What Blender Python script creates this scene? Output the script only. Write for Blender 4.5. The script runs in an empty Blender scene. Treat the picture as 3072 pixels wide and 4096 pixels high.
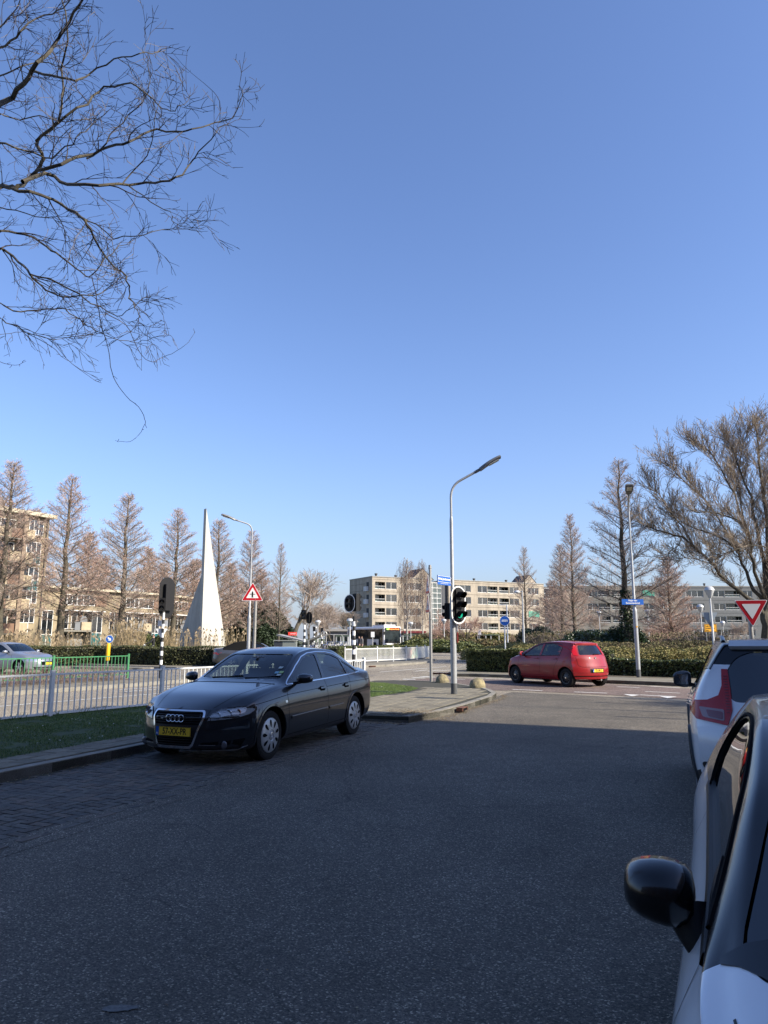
import bpy, bmesh, math, random
import numpy as np
from mathutils import Vector, Matrix, noise
from mathutils.bvhtree import BVHTree
from mathutils.geometry import delaunay_2d_cdt

SC = bpy.context.scene
COL = SC.collection
R = math.radians
# ------------------------------------------------------------------ camera
EYE = 1.62
TILT = math.atan(502.0 / 2840.0)
cam = bpy.data.objects.new("camera", bpy.data.cameras.new("camera"))
COL.objects.link(cam)
cam.location = (0, 0, EYE)
cam.rotation_euler = (R(90) + TILT, 0, 0)
cam.data.sensor_fit = 'VERTICAL'
cam.data.sensor_height = 36.0
cam.data.sensor_width = 27.0
cam.data.lens = 2840.0 / 4096.0 * 36.0
cam.data.clip_start = 0.05
cam.data.clip_end = 3000
SC.camera = cam
# ------------------------------------------------------------------ light
SUN_EL = R(33)
SUN_H = Vector((0.914, -0.405, 0)).normalized()          # horizontal direction towards the sun
SUN = (SUN_H * math.cos(SUN_EL) + Vector((0, 0, math.sin(SUN_EL)))).normalized()
world = bpy.data.worlds.new("World")
SC.world = world
world.use_nodes = True
wt = world.node_tree
bg = wt.nodes["Background"]
sky = wt.nodes.new("ShaderNodeTexSky")
sky.sky_type = 'NISHITA'
sky.sun_disc = False
sky.sun_elevation = SUN_EL
sky.sun_rotation = math.atan2(SUN_H.x, SUN_H.y)
sky.altitude = 0
sky.air_density = 1.0
sky.dust_density = 1.0
sky.ozone_density = 4.0
tint = wt.nodes.new('ShaderNodeMix'); tint.data_type = 'RGBA'; tint.blend_type = 'MULTIPLY'; tint.inputs[0].default_value = 1.0
tint.inputs[7].default_value = (1.08, 1.09, 1.26, 1)
wt.links.new(sky.outputs[0], tint.inputs[6])
# the pale spring haze low over the horizon, the same all round
wtc = wt.nodes.new('ShaderNodeTexCoord'); wsep = wt.nodes.new('ShaderNodeSeparateXYZ'); wt.links.new(wtc.outputs['Generated'], wsep.inputs[0])
def wm(op, a_, b_):
    n_ = wt.nodes.new('ShaderNodeMath'); n_.operation = op
    for i_, q_ in enumerate((a_, b_)):
        if isinstance(q_, (int, float)): n_.inputs[i_].default_value = q_
        else: wt.links.new(q_, n_.inputs[i_])
    return n_.outputs[0]
wz = wm('MAXIMUM', wsep.outputs['Z'], 0.0)
hz = wm('POWER', 2.71828, wm('MULTIPLY', wz, -1 / 0.115))
hazemix = wt.nodes.new('ShaderNodeMix'); hazemix.data_type = 'RGBA'; hazemix.inputs[7].default_value = (2.3, 2.6, 3.15, 1)
wt.links.new(wm('MULTIPLY', hz, 0.92), hazemix.inputs[0]); wt.links.new(tint.outputs[2], hazemix.inputs[6]); wt.links.new(hazemix.outputs[2], bg.inputs[0])
bg.inputs[1].default_value = 0.108
sun = bpy.data.objects.new("sun", bpy.data.lights.new("sun", 'SUN'))
COL.objects.link(sun)
sun.data.energy = 5.0
sun.data.angle = R(0.53)
sun.data.color = (1.0, 0.90, 0.74)
sun.rotation_euler = SUN.to_track_quat('Z', 'Y').to_euler()
sun.location = (20, -10, 30)
SC.view_settings.view_transform = 'Standard'
SC.view_settings.look = 'None'
SC.view_settings.gamma = 1
SC.view_settings.exposure = 0.85
SC.view_settings.use_curve_mapping = False
SC.render.engine = 'CYCLES'
SC.cycles.max_bounces = 8
SC.cycles.transparent_max_bounces = 16

# ------------------------------------------------------------------ placement: the road frame (s along, t to the right)
_c, _s = math.cos(TILT), math.sin(TILT)
def ray(x, y):
    a = (x - 1536) / 2840.0; b = (2048 - y) / 2840.0
    return (a, _c - b * _s, _s + b * _c)
def G(x, y, z=0.0):
    d = ray(x, y); t = (z - EYE) / d[2]
    return (d[0] * t, d[1] * t)
def P(x, y, Y):
    d = ray(x, y); t = Y / d[1]
    return Vector((d[0] * t, Y, EYE + d[2] * t))
RV = Vector((0.3827, 0.9239)); NV = Vector((0.9239, -0.3827))
def ST(s, t):
    return (RV.x * s + NV.x * t, RV.y * s + NV.y * t)
FU = Vector((0.5446, 0.8387)); FV = Vector((-0.8387, 0.5446)); F0 = Vector((-7.0, 13.42))
def A(p, q):
    v = F0 + FU * p + FV * q
    return (v.x, v.y)

# ------------------------------------------------------------------ materials
MATS = {}
def mat(name, col, rough=0.6, metal=0.0, coat=0.0, noise_amt=0.0, noise_scale=8.0, bump=0.0, bump_scale=60.0, emit=None, spec=0.5, col2=None):
    if name in MATS: return MATS[name]
    m = bpy.data.materials.new(name); m.use_nodes = True
    nt = m.node_tree; b = nt.nodes["Principled BSDF"]
    b.inputs['Base Color'].default_value = (*col, 1)
    b.inputs['Roughness'].default_value = rough
    b.inputs['Metallic'].default_value = metal
    b.inputs['Coat Weight'].default_value = coat
    b.inputs['Coat Roughness'].default_value = 0.03
    b.inputs['Specular IOR Level'].default_value = spec
    if noise_amt > 0 or col2:
        tc = nt.nodes.new('ShaderNodeTexCoord')
        n = nt.nodes.new('ShaderNodeTexNoise'); n.inputs['Scale'].default_value = noise_scale
        n.inputs['Detail'].default_value = 6; n.inputs['Roughness'].default_value = 0.65
        nt.links.new(tc.outputs['Object'], n.inputs['Vector'])
        r = nt.nodes.new('ShaderNodeValToRGB')
        c2 = col2 if col2 else tuple(max(0, c * (1 - noise_amt)) for c in col)
        c1 = col if col2 else tuple(min(1, c * (1 + noise_amt)) for c in col)
        r.color_ramp.elements[0].position = 0.32; r.color_ramp.elements[1].position = 0.68
        r.color_ramp.elements[0].color = (*c2, 1); r.color_ramp.elements[1].color = (*c1, 1)
        nt.links.new(n.outputs['Fac'], r.inputs['Fac']); nt.links.new(r.outputs['Color'], b.inputs['Base Color'])
    if bump > 0:
        tc = nt.nodes.new('ShaderNodeTexCoord')
        n = nt.nodes.new('ShaderNodeTexNoise'); n.inputs['Scale'].default_value = bump_scale
        n.inputs['Detail'].default_value = 4
        nt.links.new(tc.outputs['Object'], n.inputs['Vector'])
        bp = nt.nodes.new('ShaderNodeBump'); bp.inputs['Strength'].default_value = bump; bp.inputs['Distance'].default_value = 0.02
        nt.links.new(n.outputs['Fac'], bp.inputs['Height']); nt.links.new(bp.outputs['Normal'], b.inputs['Normal'])
    if emit:
        b.inputs['Emission Color'].default_value = (*emit[:3], 1); b.inputs['Emission Strength'].default_value = emit[3]
    MATS[name] = m
    return m

def glass_mat(name, tint, gloss_col=(1, 1, 1), base=0.05):
    m = bpy.data.materials.new(name); m.use_nodes = True; nt = m.node_tree
    for n in list(nt.nodes): nt.nodes.remove(n)
    out = nt.nodes.new('ShaderNodeOutputMaterial'); mix = nt.nodes.new('ShaderNodeMixShader')
    tr = nt.nodes.new('ShaderNodeBsdfTransparent'); tr.inputs[0].default_value = (*tint, 1)
    gl = nt.nodes.new('ShaderNodeBsdfGlossy'); gl.inputs['Roughness'].default_value = 0.01; gl.inputs[0].default_value = (*gloss_col, 1)
    geo = nt.nodes.new('ShaderNodeNewGeometry')
    dt = nt.nodes.new('ShaderNodeVectorMath'); dt.operation = 'DOT_PRODUCT'
    nt.links.new(geo.outputs['Normal'], dt.inputs[0]); nt.links.new(geo.outputs['Incoming'], dt.inputs[1])
    def mth(op, a_, b_=None):
        n_ = nt.nodes.new('ShaderNodeMath'); n_.operation = op; n_.use_clamp = True
        for i_, q_ in enumerate((a_, b_)):
            if q_ is None: continue
            if isinstance(q_, (int, float)): n_.inputs[i_].default_value = q_
            else: nt.links.new(q_, n_.inputs[i_])
        return n_.outputs[0]
    ab = mth('ABSOLUTE', dt.outputs['Value']); om = mth('SUBTRACT', 1.0, ab); pw = mth('POWER', om, 4.5)
    sc_ = mth('MULTIPLY', pw, 0.9); fac = mth('ADD', sc_, base + 0.03)
    nt.links.new(fac, mix.inputs[0])
    nt.links.new(tr.outputs[0], mix.inputs[1]); nt.links.new(gl.outputs[0], mix.inputs[2]); nt.links.new(mix.outputs[0], out.inputs[0])
    MATS[name] = m
    return m

def paint(name, col, metal=0.0, rough=0.4, flake=0.0, dirt=0.06):
    m = mat(name, col, rough=rough, metal=metal, coat=1.0, noise_amt=dirt, noise_scale=2.5)
    m.node_tree.nodes["Principled BSDF"].inputs['Coat IOR'].default_value = 1.5
    return m

def asphalt(name, dark, light, warm=0.0, speck=0.5, crack=True):
    m = bpy.data.materials.new(name); m.use_nodes = True; nt = m.node_tree; N = nt.nodes; L = nt.links
    b = N["Principled BSDF"]; b.inputs['Roughness'].default_value = 0.85; b.inputs['Specular IOR Level'].default_value = 0.35
    tc = N.new('ShaderNodeTexCoord')
    n1 = N.new('ShaderNodeTexNoise'); n1.inputs['Scale'].default_value = 0.55; n1.inputs['Detail'].default_value = 9; n1.inputs['Roughness'].default_value = 0.62
    n2 = N.new('ShaderNodeTexNoise'); n2.inputs['Scale'].default_value = 95; n2.inputs['Detail'].default_value = 3
    v = N.new('ShaderNodeTexVoronoi'); v.inputs['Scale'].default_value = 115; v.inputs['Randomness'].default_value = 1
    v2 = N.new('ShaderNodeTexVoronoi'); v2.inputs['Scale'].default_value = 300
    for t in (n1, n2, v, v2): L.new(tc.outputs['Object'], t.inputs['Vector'])
    r1 = N.new('ShaderNodeValToRGB'); r1.color_ramp.elements[0].position = 0.3; r1.color_ramp.elements[1].position = 0.72
    r1.color_ramp.elements[0].color = (*dark, 1); r1.color_ramp.elements[1].color = (*light, 1)
    L.new(n1.outputs['Fac'], r1.inputs['Fac'])
    # aggregate: each voronoi cell its own grey, a few pale stones
    sep = N.new('ShaderNodeSeparateColor'); L.new(v.outputs['Color'], sep.inputs[0])
    r2 = N.new('ShaderNodeValToRGB'); e = r2.color_ramp.elements
    e[0].position = 0.0; e[0].color = (0.42, 0.42, 0.42, 1); e[1].position = 0.86; e[1].color = (1.15, 1.13, 1.1, 1)
    x = e.new(0.93); x.color = (1.6 + speck, 1.6 + speck * .95, 1.55 + speck * .8, 1)
    x = e.new(1.0); x.color = (2.6 + 2 * speck, 2.55 + 2 * speck, 2.4 + 1.7 * speck, 1)
    L.new(sep.outputs[0], r2.inputs['Fac'])
    sep2 = N.new('ShaderNodeSeparateColor'); L.new(v2.outputs['Color'], sep2.inputs[0])
    mm = N.new('ShaderNodeMapRange'); mm.inputs[3].default_value = 0.72; mm.inputs[4].default_value = 1.28; L.new(sep2.outputs[1], mm.inputs[0])
    mul = N.new('ShaderNodeMix'); mul.data_type = 'RGBA'; mul.blend_type = 'MULTIPLY'; mul.inputs[0].default_value = 1
    L.new(r1.outputs['Color'], mul.inputs[6]); L.new(r2.outputs['Color'], mul.inputs[7])
    mul2 = N.new('ShaderNodeVectorMath'); mul2.operation = 'SCALE'; L.new(mul.outputs[2], mul2.inputs[0]); L.new(mm.outputs[0], mul2.inputs['Scale'])
    # worn blotches
    n3 = N.new('ShaderNodeTexNoise'); n3.inputs['Scale'].default_value = 2.3; n3.inputs['Detail'].default_value = 8; n3.inputs['Roughness'].default_value = .7
    L.new(tc.outputs['Object'], n3.inputs['Vector'])
    mr3 = N.new('ShaderNodeMapRange'); mr3.inputs[1].default_value = .25; mr3.inputs[2].default_value = .75; mr3.inputs[3].default_value = 0.80; mr3.inputs[4].default_value = 1.18
    L.new(n3.outputs['Fac'], mr3.inputs[0])
    mul3 = N.new('ShaderNodeVectorMath'); mul3.operation = 'SCALE'; L.new(mul2.outputs[0], mul3.inputs[0]); L.new(mr3.outputs[0], mul3.inputs['Scale'])
    # broad patches, and thin meandering cracks that come and go
    n4 = N.new('ShaderNodeTexNoise'); n4.inputs['Scale'].default_value = 0.16; n4.inputs['Detail'].default_value = 3; L.new(tc.outputs['Object'], n4.inputs['Vector'])
    mr4 = N.new('ShaderNodeMapRange'); mr4.inputs[1].default_value = .35; mr4.inputs[2].default_value = .65; mr4.inputs[3].default_value = .86; mr4.inputs[4].default_value = 1.12; L.new(n4.outputs['Fac'], mr4.inputs[0])
    mul4 = N.new('ShaderNodeVectorMath'); mul4.operation = 'SCALE'; L.new(mul3.outputs[0], mul4.inputs[0]); L.new(mr4.outputs[0], mul4.inputs['Scale'])
    wn = N.new('ShaderNodeTexNoise'); wn.inputs['Scale'].default_value = 1.3; wn.inputs['Detail'].default_value = 5; L.new(tc.outputs['Object'], wn.inputs['Vector'])
    wa = N.new('ShaderNodeVectorMath'); wa.operation = 'MULTIPLY_ADD'; wa.inputs[1].default_value = (.9, .9, .9); L.new(wn.outputs['Color'], wa.inputs[0]); L.new(tc.outputs['Object'], wa.inputs[2])
    vc = N.new('ShaderNodeTexVoronoi'); vc.feature = 'DISTANCE_TO_EDGE'; vc.inputs['Scale'].default_value = .23; L.new(wa.outputs[0], vc.inputs['Vector'])
    cr_ = N.new('ShaderNodeMapRange'); cr_.inputs[1].default_value = 0.0; cr_.inputs[2].default_value = .0035; cr_.inputs[3].default_value = .6; cr_.inputs[4].default_value = 1.0; L.new(vc.outputs['Distance'], cr_.inputs[0])
    msk = N.new('ShaderNodeMapRange'); msk.inputs[1].default_value = .56; msk.inputs[2].default_value = .62; L.new(n3.outputs['Fac'], msk.inputs[0])
    mx = N.new('ShaderNodeMath'); mx.operation = 'MAXIMUM'; L.new(cr_.outputs[0], mx.inputs[0]); L.new(msk.outputs[0], mx.inputs[1])
    mul5 = N.new('ShaderNodeVectorMath'); mul5.operation = 'SCALE'; L.new(mul4.outputs[0], mul5.inputs[0]); L.new(mx.outputs[0], mul5.inputs['Scale'])
    L.new(mul5.outputs[0], b.inputs['Base Color'])
    bp = N.new('ShaderNodeBump'); bp.inputs['Strength'].default_value = 0.65; bp.inputs['Distance'].default_value = 0.006
    ad = N.new('ShaderNodeMath'); ad.operation = 'ADD'; L.new(v.outputs['Distance'], ad.inputs[0]); L.new(n2.outputs['Fac'], ad.inputs[1])
    L.new(ad.outputs[0], bp.inputs['Height']); L.new(bp.outputs['Normal'], b.inputs['Normal'])
    MATS[name] = m
    return m

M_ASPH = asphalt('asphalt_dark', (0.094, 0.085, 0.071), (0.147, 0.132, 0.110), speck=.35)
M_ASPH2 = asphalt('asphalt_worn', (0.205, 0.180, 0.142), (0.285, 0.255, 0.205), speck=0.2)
M_RED = asphalt('asphalt_red', (0.135, 0.106, 0.095), (0.185, 0.140, 0.124), speck=0.2)
M_LINE = mat('road_paint', (0.62, 0.62, 0.58), 0.7, noise_amt=0.35, noise_scale=30)
M_GRASS_BASE = mat('grass_soil', (0.045, 0.075, 0.02), 0.95, noise_scale=3, col2=(0.035, 0.05, 0.02), bump=0.6)
M_FIELD = mat('far_ground', (0.10, 0.12, 0.05), 0.95, noise_scale=0.15, col2=(0.07, 0.075, 0.04))
M_DRY = mat('dry_soil', (0.16, 0.13, 0.09), 0.95, noise_scale=2.5, col2=(0.08, 0.07, 0.045), bump=0.5)
M_CONC = mat('concrete', (0.26, 0.245, 0.21), 0.9, noise_scale=6, col2=(0.16, 0.15, 0.125), bump=0.4, bump_scale=120)
M_TILE = mat('pavement_tile', (0.22, 0.20, 0.155), 0.9, noise_scale=5, col2=(0.13, 0.12, 0.09), bump=0.35, bump_scale=140)
M_JOINT = mat('joint_dirt', (0.045, 0.045, 0.03), 0.95, noise_scale=12, col2=(0.03, 0.028, 0.02))
M_WHITE = mat('white_paint', (0.58, 0.58, 0.55), 0.5, noise_amt=0.12, noise_scale=14)
M_GREEN = mat('green_paint', (0.035, 0.22, 0.10), 0.5, noise_scale=9, col2=(0.05, 0.16, 0.05))
M_BLACK = mat('black_plastic', (0.012, 0.012, 0.013), 0.5, spec=.25)
M_BLACKM = mat('matt_black', (0.006, 0.006, 0.007), 0.9, spec=.08)
M_GALV = mat('galvanised_steel', (0.34, 0.335, 0.32), 0.45, metal=0.55, noise_amt=0.15, noise_scale=20)
M_POLE = mat('lamp_pole_paint', (0.35, 0.365, 0.375), 0.45, metal=0.3, noise_amt=0.1, noise_scale=9)
M_CHROME = mat('chrome', (0.75, 0.76, 0.78), 0.12, metal=1.0)
M_RUBBER = mat('tyre_rubber', (0.014, 0.014, 0.015), 0.8, spec=.2, noise_amt=0.2, noise_scale=30)
M_GLASS = glass_mat('car_glass', (0.42, 0.48, 0.47))
M_GLASSD = glass_mat('tinted_glass', (0.05, 0.055, 0.06), base=0.07)
M_GLASSW = glass_mat('clear_lens', (0.75, 0.78, 0.8), base=0.08)
M_WIN = mat('window_glass', (0.02, 0.024, 0.028), 0.04, spec=0.9, noise_amt=0.8, noise_scale=0.5)
M_CURT = mat('net_curtain', (0.42, 0.42, 0.40), 0.9, noise_scale=5, col2=(0.2, 0.2, 0.2))
M_RLIGHT = mat('red_lens', (0.42, 0.004, 0.008), 0.2, coat=.35, spec=.4)
M_AMBER = mat('amber_lens', (0.55, 0.15, 0.02), 0.15, coat=1)
M_REFL = mat('lamp_reflector', (0.6, 0.62, 0.65), 0.18, metal=0.9)
M_YEL = mat('plate_yellow', (0.80, 0.50, 0.03), 0.4)
M_BLUE = mat('sign_blue', (0.012, 0.10, 0.42), 0.35)
M_SRED = mat('sign_red', (0.45, 0.01, 0.02), 0.35)
M_SWHITE = mat('sign_white', (0.75, 0.76, 0.76), 0.4)
M_INT = mat('car_interior', (0.02, 0.021, 0.023), 0.8)
M_INTG = mat('car_interior_grey', (0.09, 0.09, 0.09), 0.8)
M_BARK = mat('tree_bark', (0.10, 0.085, 0.06), 0.9, noise_scale=7, col2=(0.045, 0.04, 0.028), bump=0.6, bump_scale=25)
M_TWIG = mat('brown_twigs', (0.40, 0.325, 0.27), 0.85, noise_scale=0.6, col2=(0.26, 0.21, 0.17))
M_TWIGR = mat('reddish_twigs', (0.46, 0.30, 0.24), 0.85, noise_scale=0.7, col2=(0.30, 0.20, 0.155))
M_TWIGG = mat('grey_twigs', (0.28, 0.225, 0.17), 0.85, noise_scale=0.8, col2=(0.17, 0.135, 0.10))

# ------------------------------------------------------------------ mesh builder
class MB:
    def __init__(self): self.v = []; self.f = []; self.m = []; self.cur = 0
    def add(self, vs, fs, mi=None):
        o = len(self.v); self.v.extend(vs); self.f.extend([tuple(i + o for i in f) for f in fs])
        self.m.extend([self.cur if mi is None else mi] * len(fs)); return self
    def box(self, cx, cy, cz, sx, sy, sz, rz=0.0, mi=None):
        h = [(-.5, -.5), (.5, -.5), (.5, .5), (-.5, .5)]; c, s = math.cos(rz), math.sin(rz); vs = []
        for z in (-.5, .5):
            for a, b in h:
                x, y = a * sx, b * sy
                vs.append((cx + x * c - y * s, cy + x * s + y * c, cz + z * sz))
        return self.add(vs, [(3, 2, 1, 0), (4, 5, 6, 7), (0, 1, 5, 4), (1, 2, 6, 5), (2, 3, 7, 6), (3, 0, 4, 7)], mi)
    def beam(self, p, q, w, h, mi=None, up=(0, 0, 1)):
        p = Vector(p); q = Vector(q); d = (q - p).normalized(); u = Vector(up)
        sd = d.cross(u)
        if sd.length < 1e-4: sd = d.cross(Vector((0, 1, 0)))
        sd.normalize(); u = sd.cross(d).normalized()
        vs = []
        for c in (p, q):
            for a, b in ((-1, -1), (1, -1), (1, 1), (-1, 1)): vs.append(tuple(c + sd * a * w / 2 + u * b * h / 2))
        return self.add(vs, [(0, 3, 2, 1), (4, 5, 6, 7), (0, 1, 5, 4), (1, 2, 6, 5), (2, 3, 7, 6), (3, 0, 4, 7)], mi)
    def tube(self, pts, rad, n=8, caps=True, mi=None):
        pts = [Vector(p) for p in pts]
        if not isinstance(rad, (list, tuple)): rad = [rad] * len(pts)
        o = len(self.v); up = None
        for i, p in enumerate(pts):
            d = (pts[min(i + 1, len(pts) - 1)] - pts[max(i - 1, 0)])
            if d.length < 1e-9: d = Vector((0, 0, 1))
            d.normalize()
            if up is None:
                up = d.cross(Vector((0, 0, 1)));
                if up.length < 0.05: up = d.cross(Vector((1, 0, 0)))
                up.normalize()
            else:
                up = (up - d * up.dot(d)).normalized()
            w = d.cross(up)
            for k in range(n):
                a = 2 * math.pi * k / n
                self.v.append(tuple(p + (up * math.cos(a) + w * math.sin(a)) * rad[i]))
        k0 = len(self.f)
        for i in range(len(pts) - 1):
            for k in range(n):
                a = o + i * n + k; b = o + i * n + (k + 1) % n
                self.f.append((a, b, b + n, a + n))
        if caps:
            self.f.append(tuple(o + k for k in range(n))[::-1]); e = o + (len(pts) - 1) * n
            self.f.append(tuple(e + k for k in range(n)))
        self.m.extend([self.cur if mi is None else mi] * (len(self.f) - k0)); return self
    def lathe(self, prof, origin=(0, 0, 0), axis='z', n=24, mi=None, closed=False):
        o = len(self.v); ox, oy, oz = origin; P_ = len(prof)
        for k in range(n):
            a = 2 * math.pi * k / n; c, s = math.cos(a), math.sin(a)
            for r, h in prof:
                if axis == 'z': self.v.append((ox + r * c, oy + r * s, oz + h))
                elif axis == 'y': self.v.append((ox + r * c, oy + h, oz + r * s))
                else: self.v.append((ox + h, oy + r * c, oz + r * s))
        k0 = len(self.f)
        for k in range(n):
            for i in range(P_ if closed else P_ - 1):
                a = o + k * P_ + i; b = o + k * P_ + (i + 1) % P_
                c2 = o + ((k + 1) % n) * P_ + (i + 1) % P_; d = o + ((k + 1) % n) * P_ + i
                self.f.append((a, b, c2, d))
        self.m.extend([self.cur if mi is None else mi] * (len(self.f) - k0)); return self
    def prism(self, poly, z0, z1, mi=None, mapf=None):
        n = len(poly); vs = [(x, y, z0) for x, y in poly] + [(x, y, z1) for x, y in poly]
        if mapf: vs = [mapf(*v) for v in vs]
        fs = [tuple(range(n))[::-1], tuple(range(n, 2 * n))] + [(i, (i + 1) % n, n + (i + 1) % n, n + i) for i in range(n)]
        return self.add(vs, fs, mi)
    def xf(self, M, start=0):
        for i in range(start, len(self.v)): self.v[i] = tuple(M @ Vector(self.v[i]))
        return self
    def build(self, name, mats, parent=None, smooth=False, loc=None, rz=None, sharp=None):
        me = bpy.data.meshes.new(name); me.from_pydata(self.v, [], self.f)
        if not isinstance(mats, (list, tuple)): mats = [mats]
        for m in mats: me.materials.append(m)
        if len(mats) > 1: me.polygons.foreach_set('material_index', self.m)
        if smooth:
            me.polygons.foreach_set('use_smooth', [True] * len(me.polygons))
            me.set_sharp_from_angle(angle=R(sharp or 35))
        me.update()
        return link(name, me, parent, loc, rz)

def link(name, data, parent=None, loc=None, rz=None):
    o = bpy.data.objects.new(name, data); COL.objects.link(o)
    if parent: o.parent = parent
    if loc is not None: o.location = loc
    if rz is not None: o.rotation_euler = (0, 0, rz) if not isinstance(rz, tuple) else rz
    return o
def tag(o, label=None, cat=None, group=None, kind=None):
    if label: o['label'] = label
    if cat: o['category'] = cat
    if group: o['group'] = group
    if kind: o['kind'] = kind
    return o
def thing(name, label, cat, loc=(0, 0, 0), rz=0.0, group=None):
    o = link(name, None, None, loc, rz)
    return tag(o, label, cat, group)
def struct(name, mb, mats, **k):
    return tag(mb.build(name, mats, **k), kind='structure')
def dup(o, loc=None, rz=None, label=None, scale=None, parent=None):
    c = o.copy(); COL.objects.link(c)
    if parent is not None: c.parent = parent
    if loc is not None: c.location = loc
    if rz is not None: c.rotation_euler = (0, 0, rz)
    if scale is not None: c.scale = (scale,) * 3 if not isinstance(scale, tuple) else scale
    if label: c['label'] = label
    for ch in list(o.children):
        if ch is not c: dup(ch, parent=c)
    return c
def text_mesh(txt, size, m, name='lettering', ext=0.002, align='CENTER', bold=0.0, sx=1.0):
    cu = bpy.data.curves.new('lettering', 'FONT'); cu.body = txt; cu.size = size; cu.align_x = align; cu.align_y = 'CENTER'
    cu.extrude = ext; cu.offset = bold; cu.resolution_u = 3
    ob = bpy.data.objects.new('tmp', cu); COL.objects.link(ob)
    dg = bpy.context.evaluated_depsgraph_get(); me = bpy.data.meshes.new_from_object(ob.evaluated_get(dg))
    bpy.data.objects.remove(ob); me.name = name
    if sx != 1.0:
        for v in me.vertices: v.co.x *= sx
    me.materials.clear(); me.materials.append(m)
    return me
def put_text(txt, size, m, parent, loc, rot, name='lettering', **k):
    me = text_mesh(txt, size, m, name, **k)
    o = link(name, me, parent, loc); o.rotation_euler = rot
    return o

def streak(m, amt=.35, sc=.7, zs=.10):
    nt = m.node_tree; b = nt.nodes["Principled BSDF"]; src = b.inputs['Base Color'].links[0].from_socket
    tc = nt.nodes.new('ShaderNodeTexCoord'); mp = nt.nodes.new('ShaderNodeMapping'); mp.inputs['Scale'].default_value = (1, 1, zs)
    n = nt.nodes.new('ShaderNodeTexNoise'); n.inputs['Scale'].default_value = sc; n.inputs['Detail'].default_value = 8; n.inputs['Roughness'].default_value = .7
    nt.links.new(tc.outputs['Object'], mp.inputs[0]); nt.links.new(mp.outputs[0], n.inputs['Vector'])
    mr = nt.nodes.new('ShaderNodeMapRange'); mr.inputs[1].default_value = .35; mr.inputs[2].default_value = .62; mr.inputs[3].default_value = 1 - amt; mr.inputs[4].default_value = 1.05
    nt.links.new(n.outputs['Fac'], mr.inputs[0]); sc_ = nt.nodes.new('ShaderNodeVectorMath'); sc_.operation = 'SCALE'
    nt.links.new(src, sc_.inputs[0]); nt.links.new(mr.outputs[0], sc_.inputs['Scale']); nt.links.new(sc_.outputs[0], b.inputs['Base Color'])
# ================================================================== CARS
def pchip(xs, ys, x):
    xs = np.asarray(xs, float); ys = np.asarray(ys, float)
    o = np.argsort(xs); xs = xs[o]; ys = ys[o]
    h = np.diff(xs); d = np.diff(ys) / h; m = np.zeros(len(xs))
    m[0] = d[0]; m[-1] = d[-1]
    for i in range(1, len(xs) - 1):
        if d[i - 1] * d[i] > 0:
            w1 = 2 * h[i] + h[i - 1]; w2 = h[i] + 2 * h[i - 1]
            m[i] = (w1 + w2) / (w1 / d[i - 1] + w2 / d[i])
    x = min(max(x, xs[0]), xs[-1]); i = int(min(max(np.searchsorted(xs, x) - 1, 0), len(xs) - 2))
    t = (x - xs[i]) / h[i]; t2 = t * t; t3 = t2 * t
    return (2 * t3 - 3 * t2 + 1) * ys[i] + (t3 - 2 * t2 + t) * h[i] * m[i] + (-2 * t3 + 3 * t2) * ys[i + 1] + (t3 - t2) * h[i] * m[i + 1]

def prof(tab):
    xs = [a for a, b in tab]; ys = [b for a, b in tab]
    return lambda x: float(pchip(xs, ys, x))
def lin(tab):
    t = sorted(tab); xs = [a for a, b in t]; ys = [b for a, b in t]
    return lambda x: float(np.interp(x, xs, ys))
def catmull(pts, sub):
    out = []
    n = len(pts)
    for i in range(n - 1):
        p0 = pts[max(i - 1, 0)]; p1 = pts[i]; p2 = pts[i + 1]; p3 = pts[min(i + 2, n - 1)]
        for k in range(sub):
            t = k / sub
            out.append(tuple(0.5 * ((2 * b) + (-a + c) * t + (2 * a - 5 * b + 4 * c - d) * t * t + (-a + 3 * b - 3 * c + d) * t ** 3) for a, b, c, d in zip(p0, p1, p2, p3)))
    out.append(pts[-1]); return out

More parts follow.
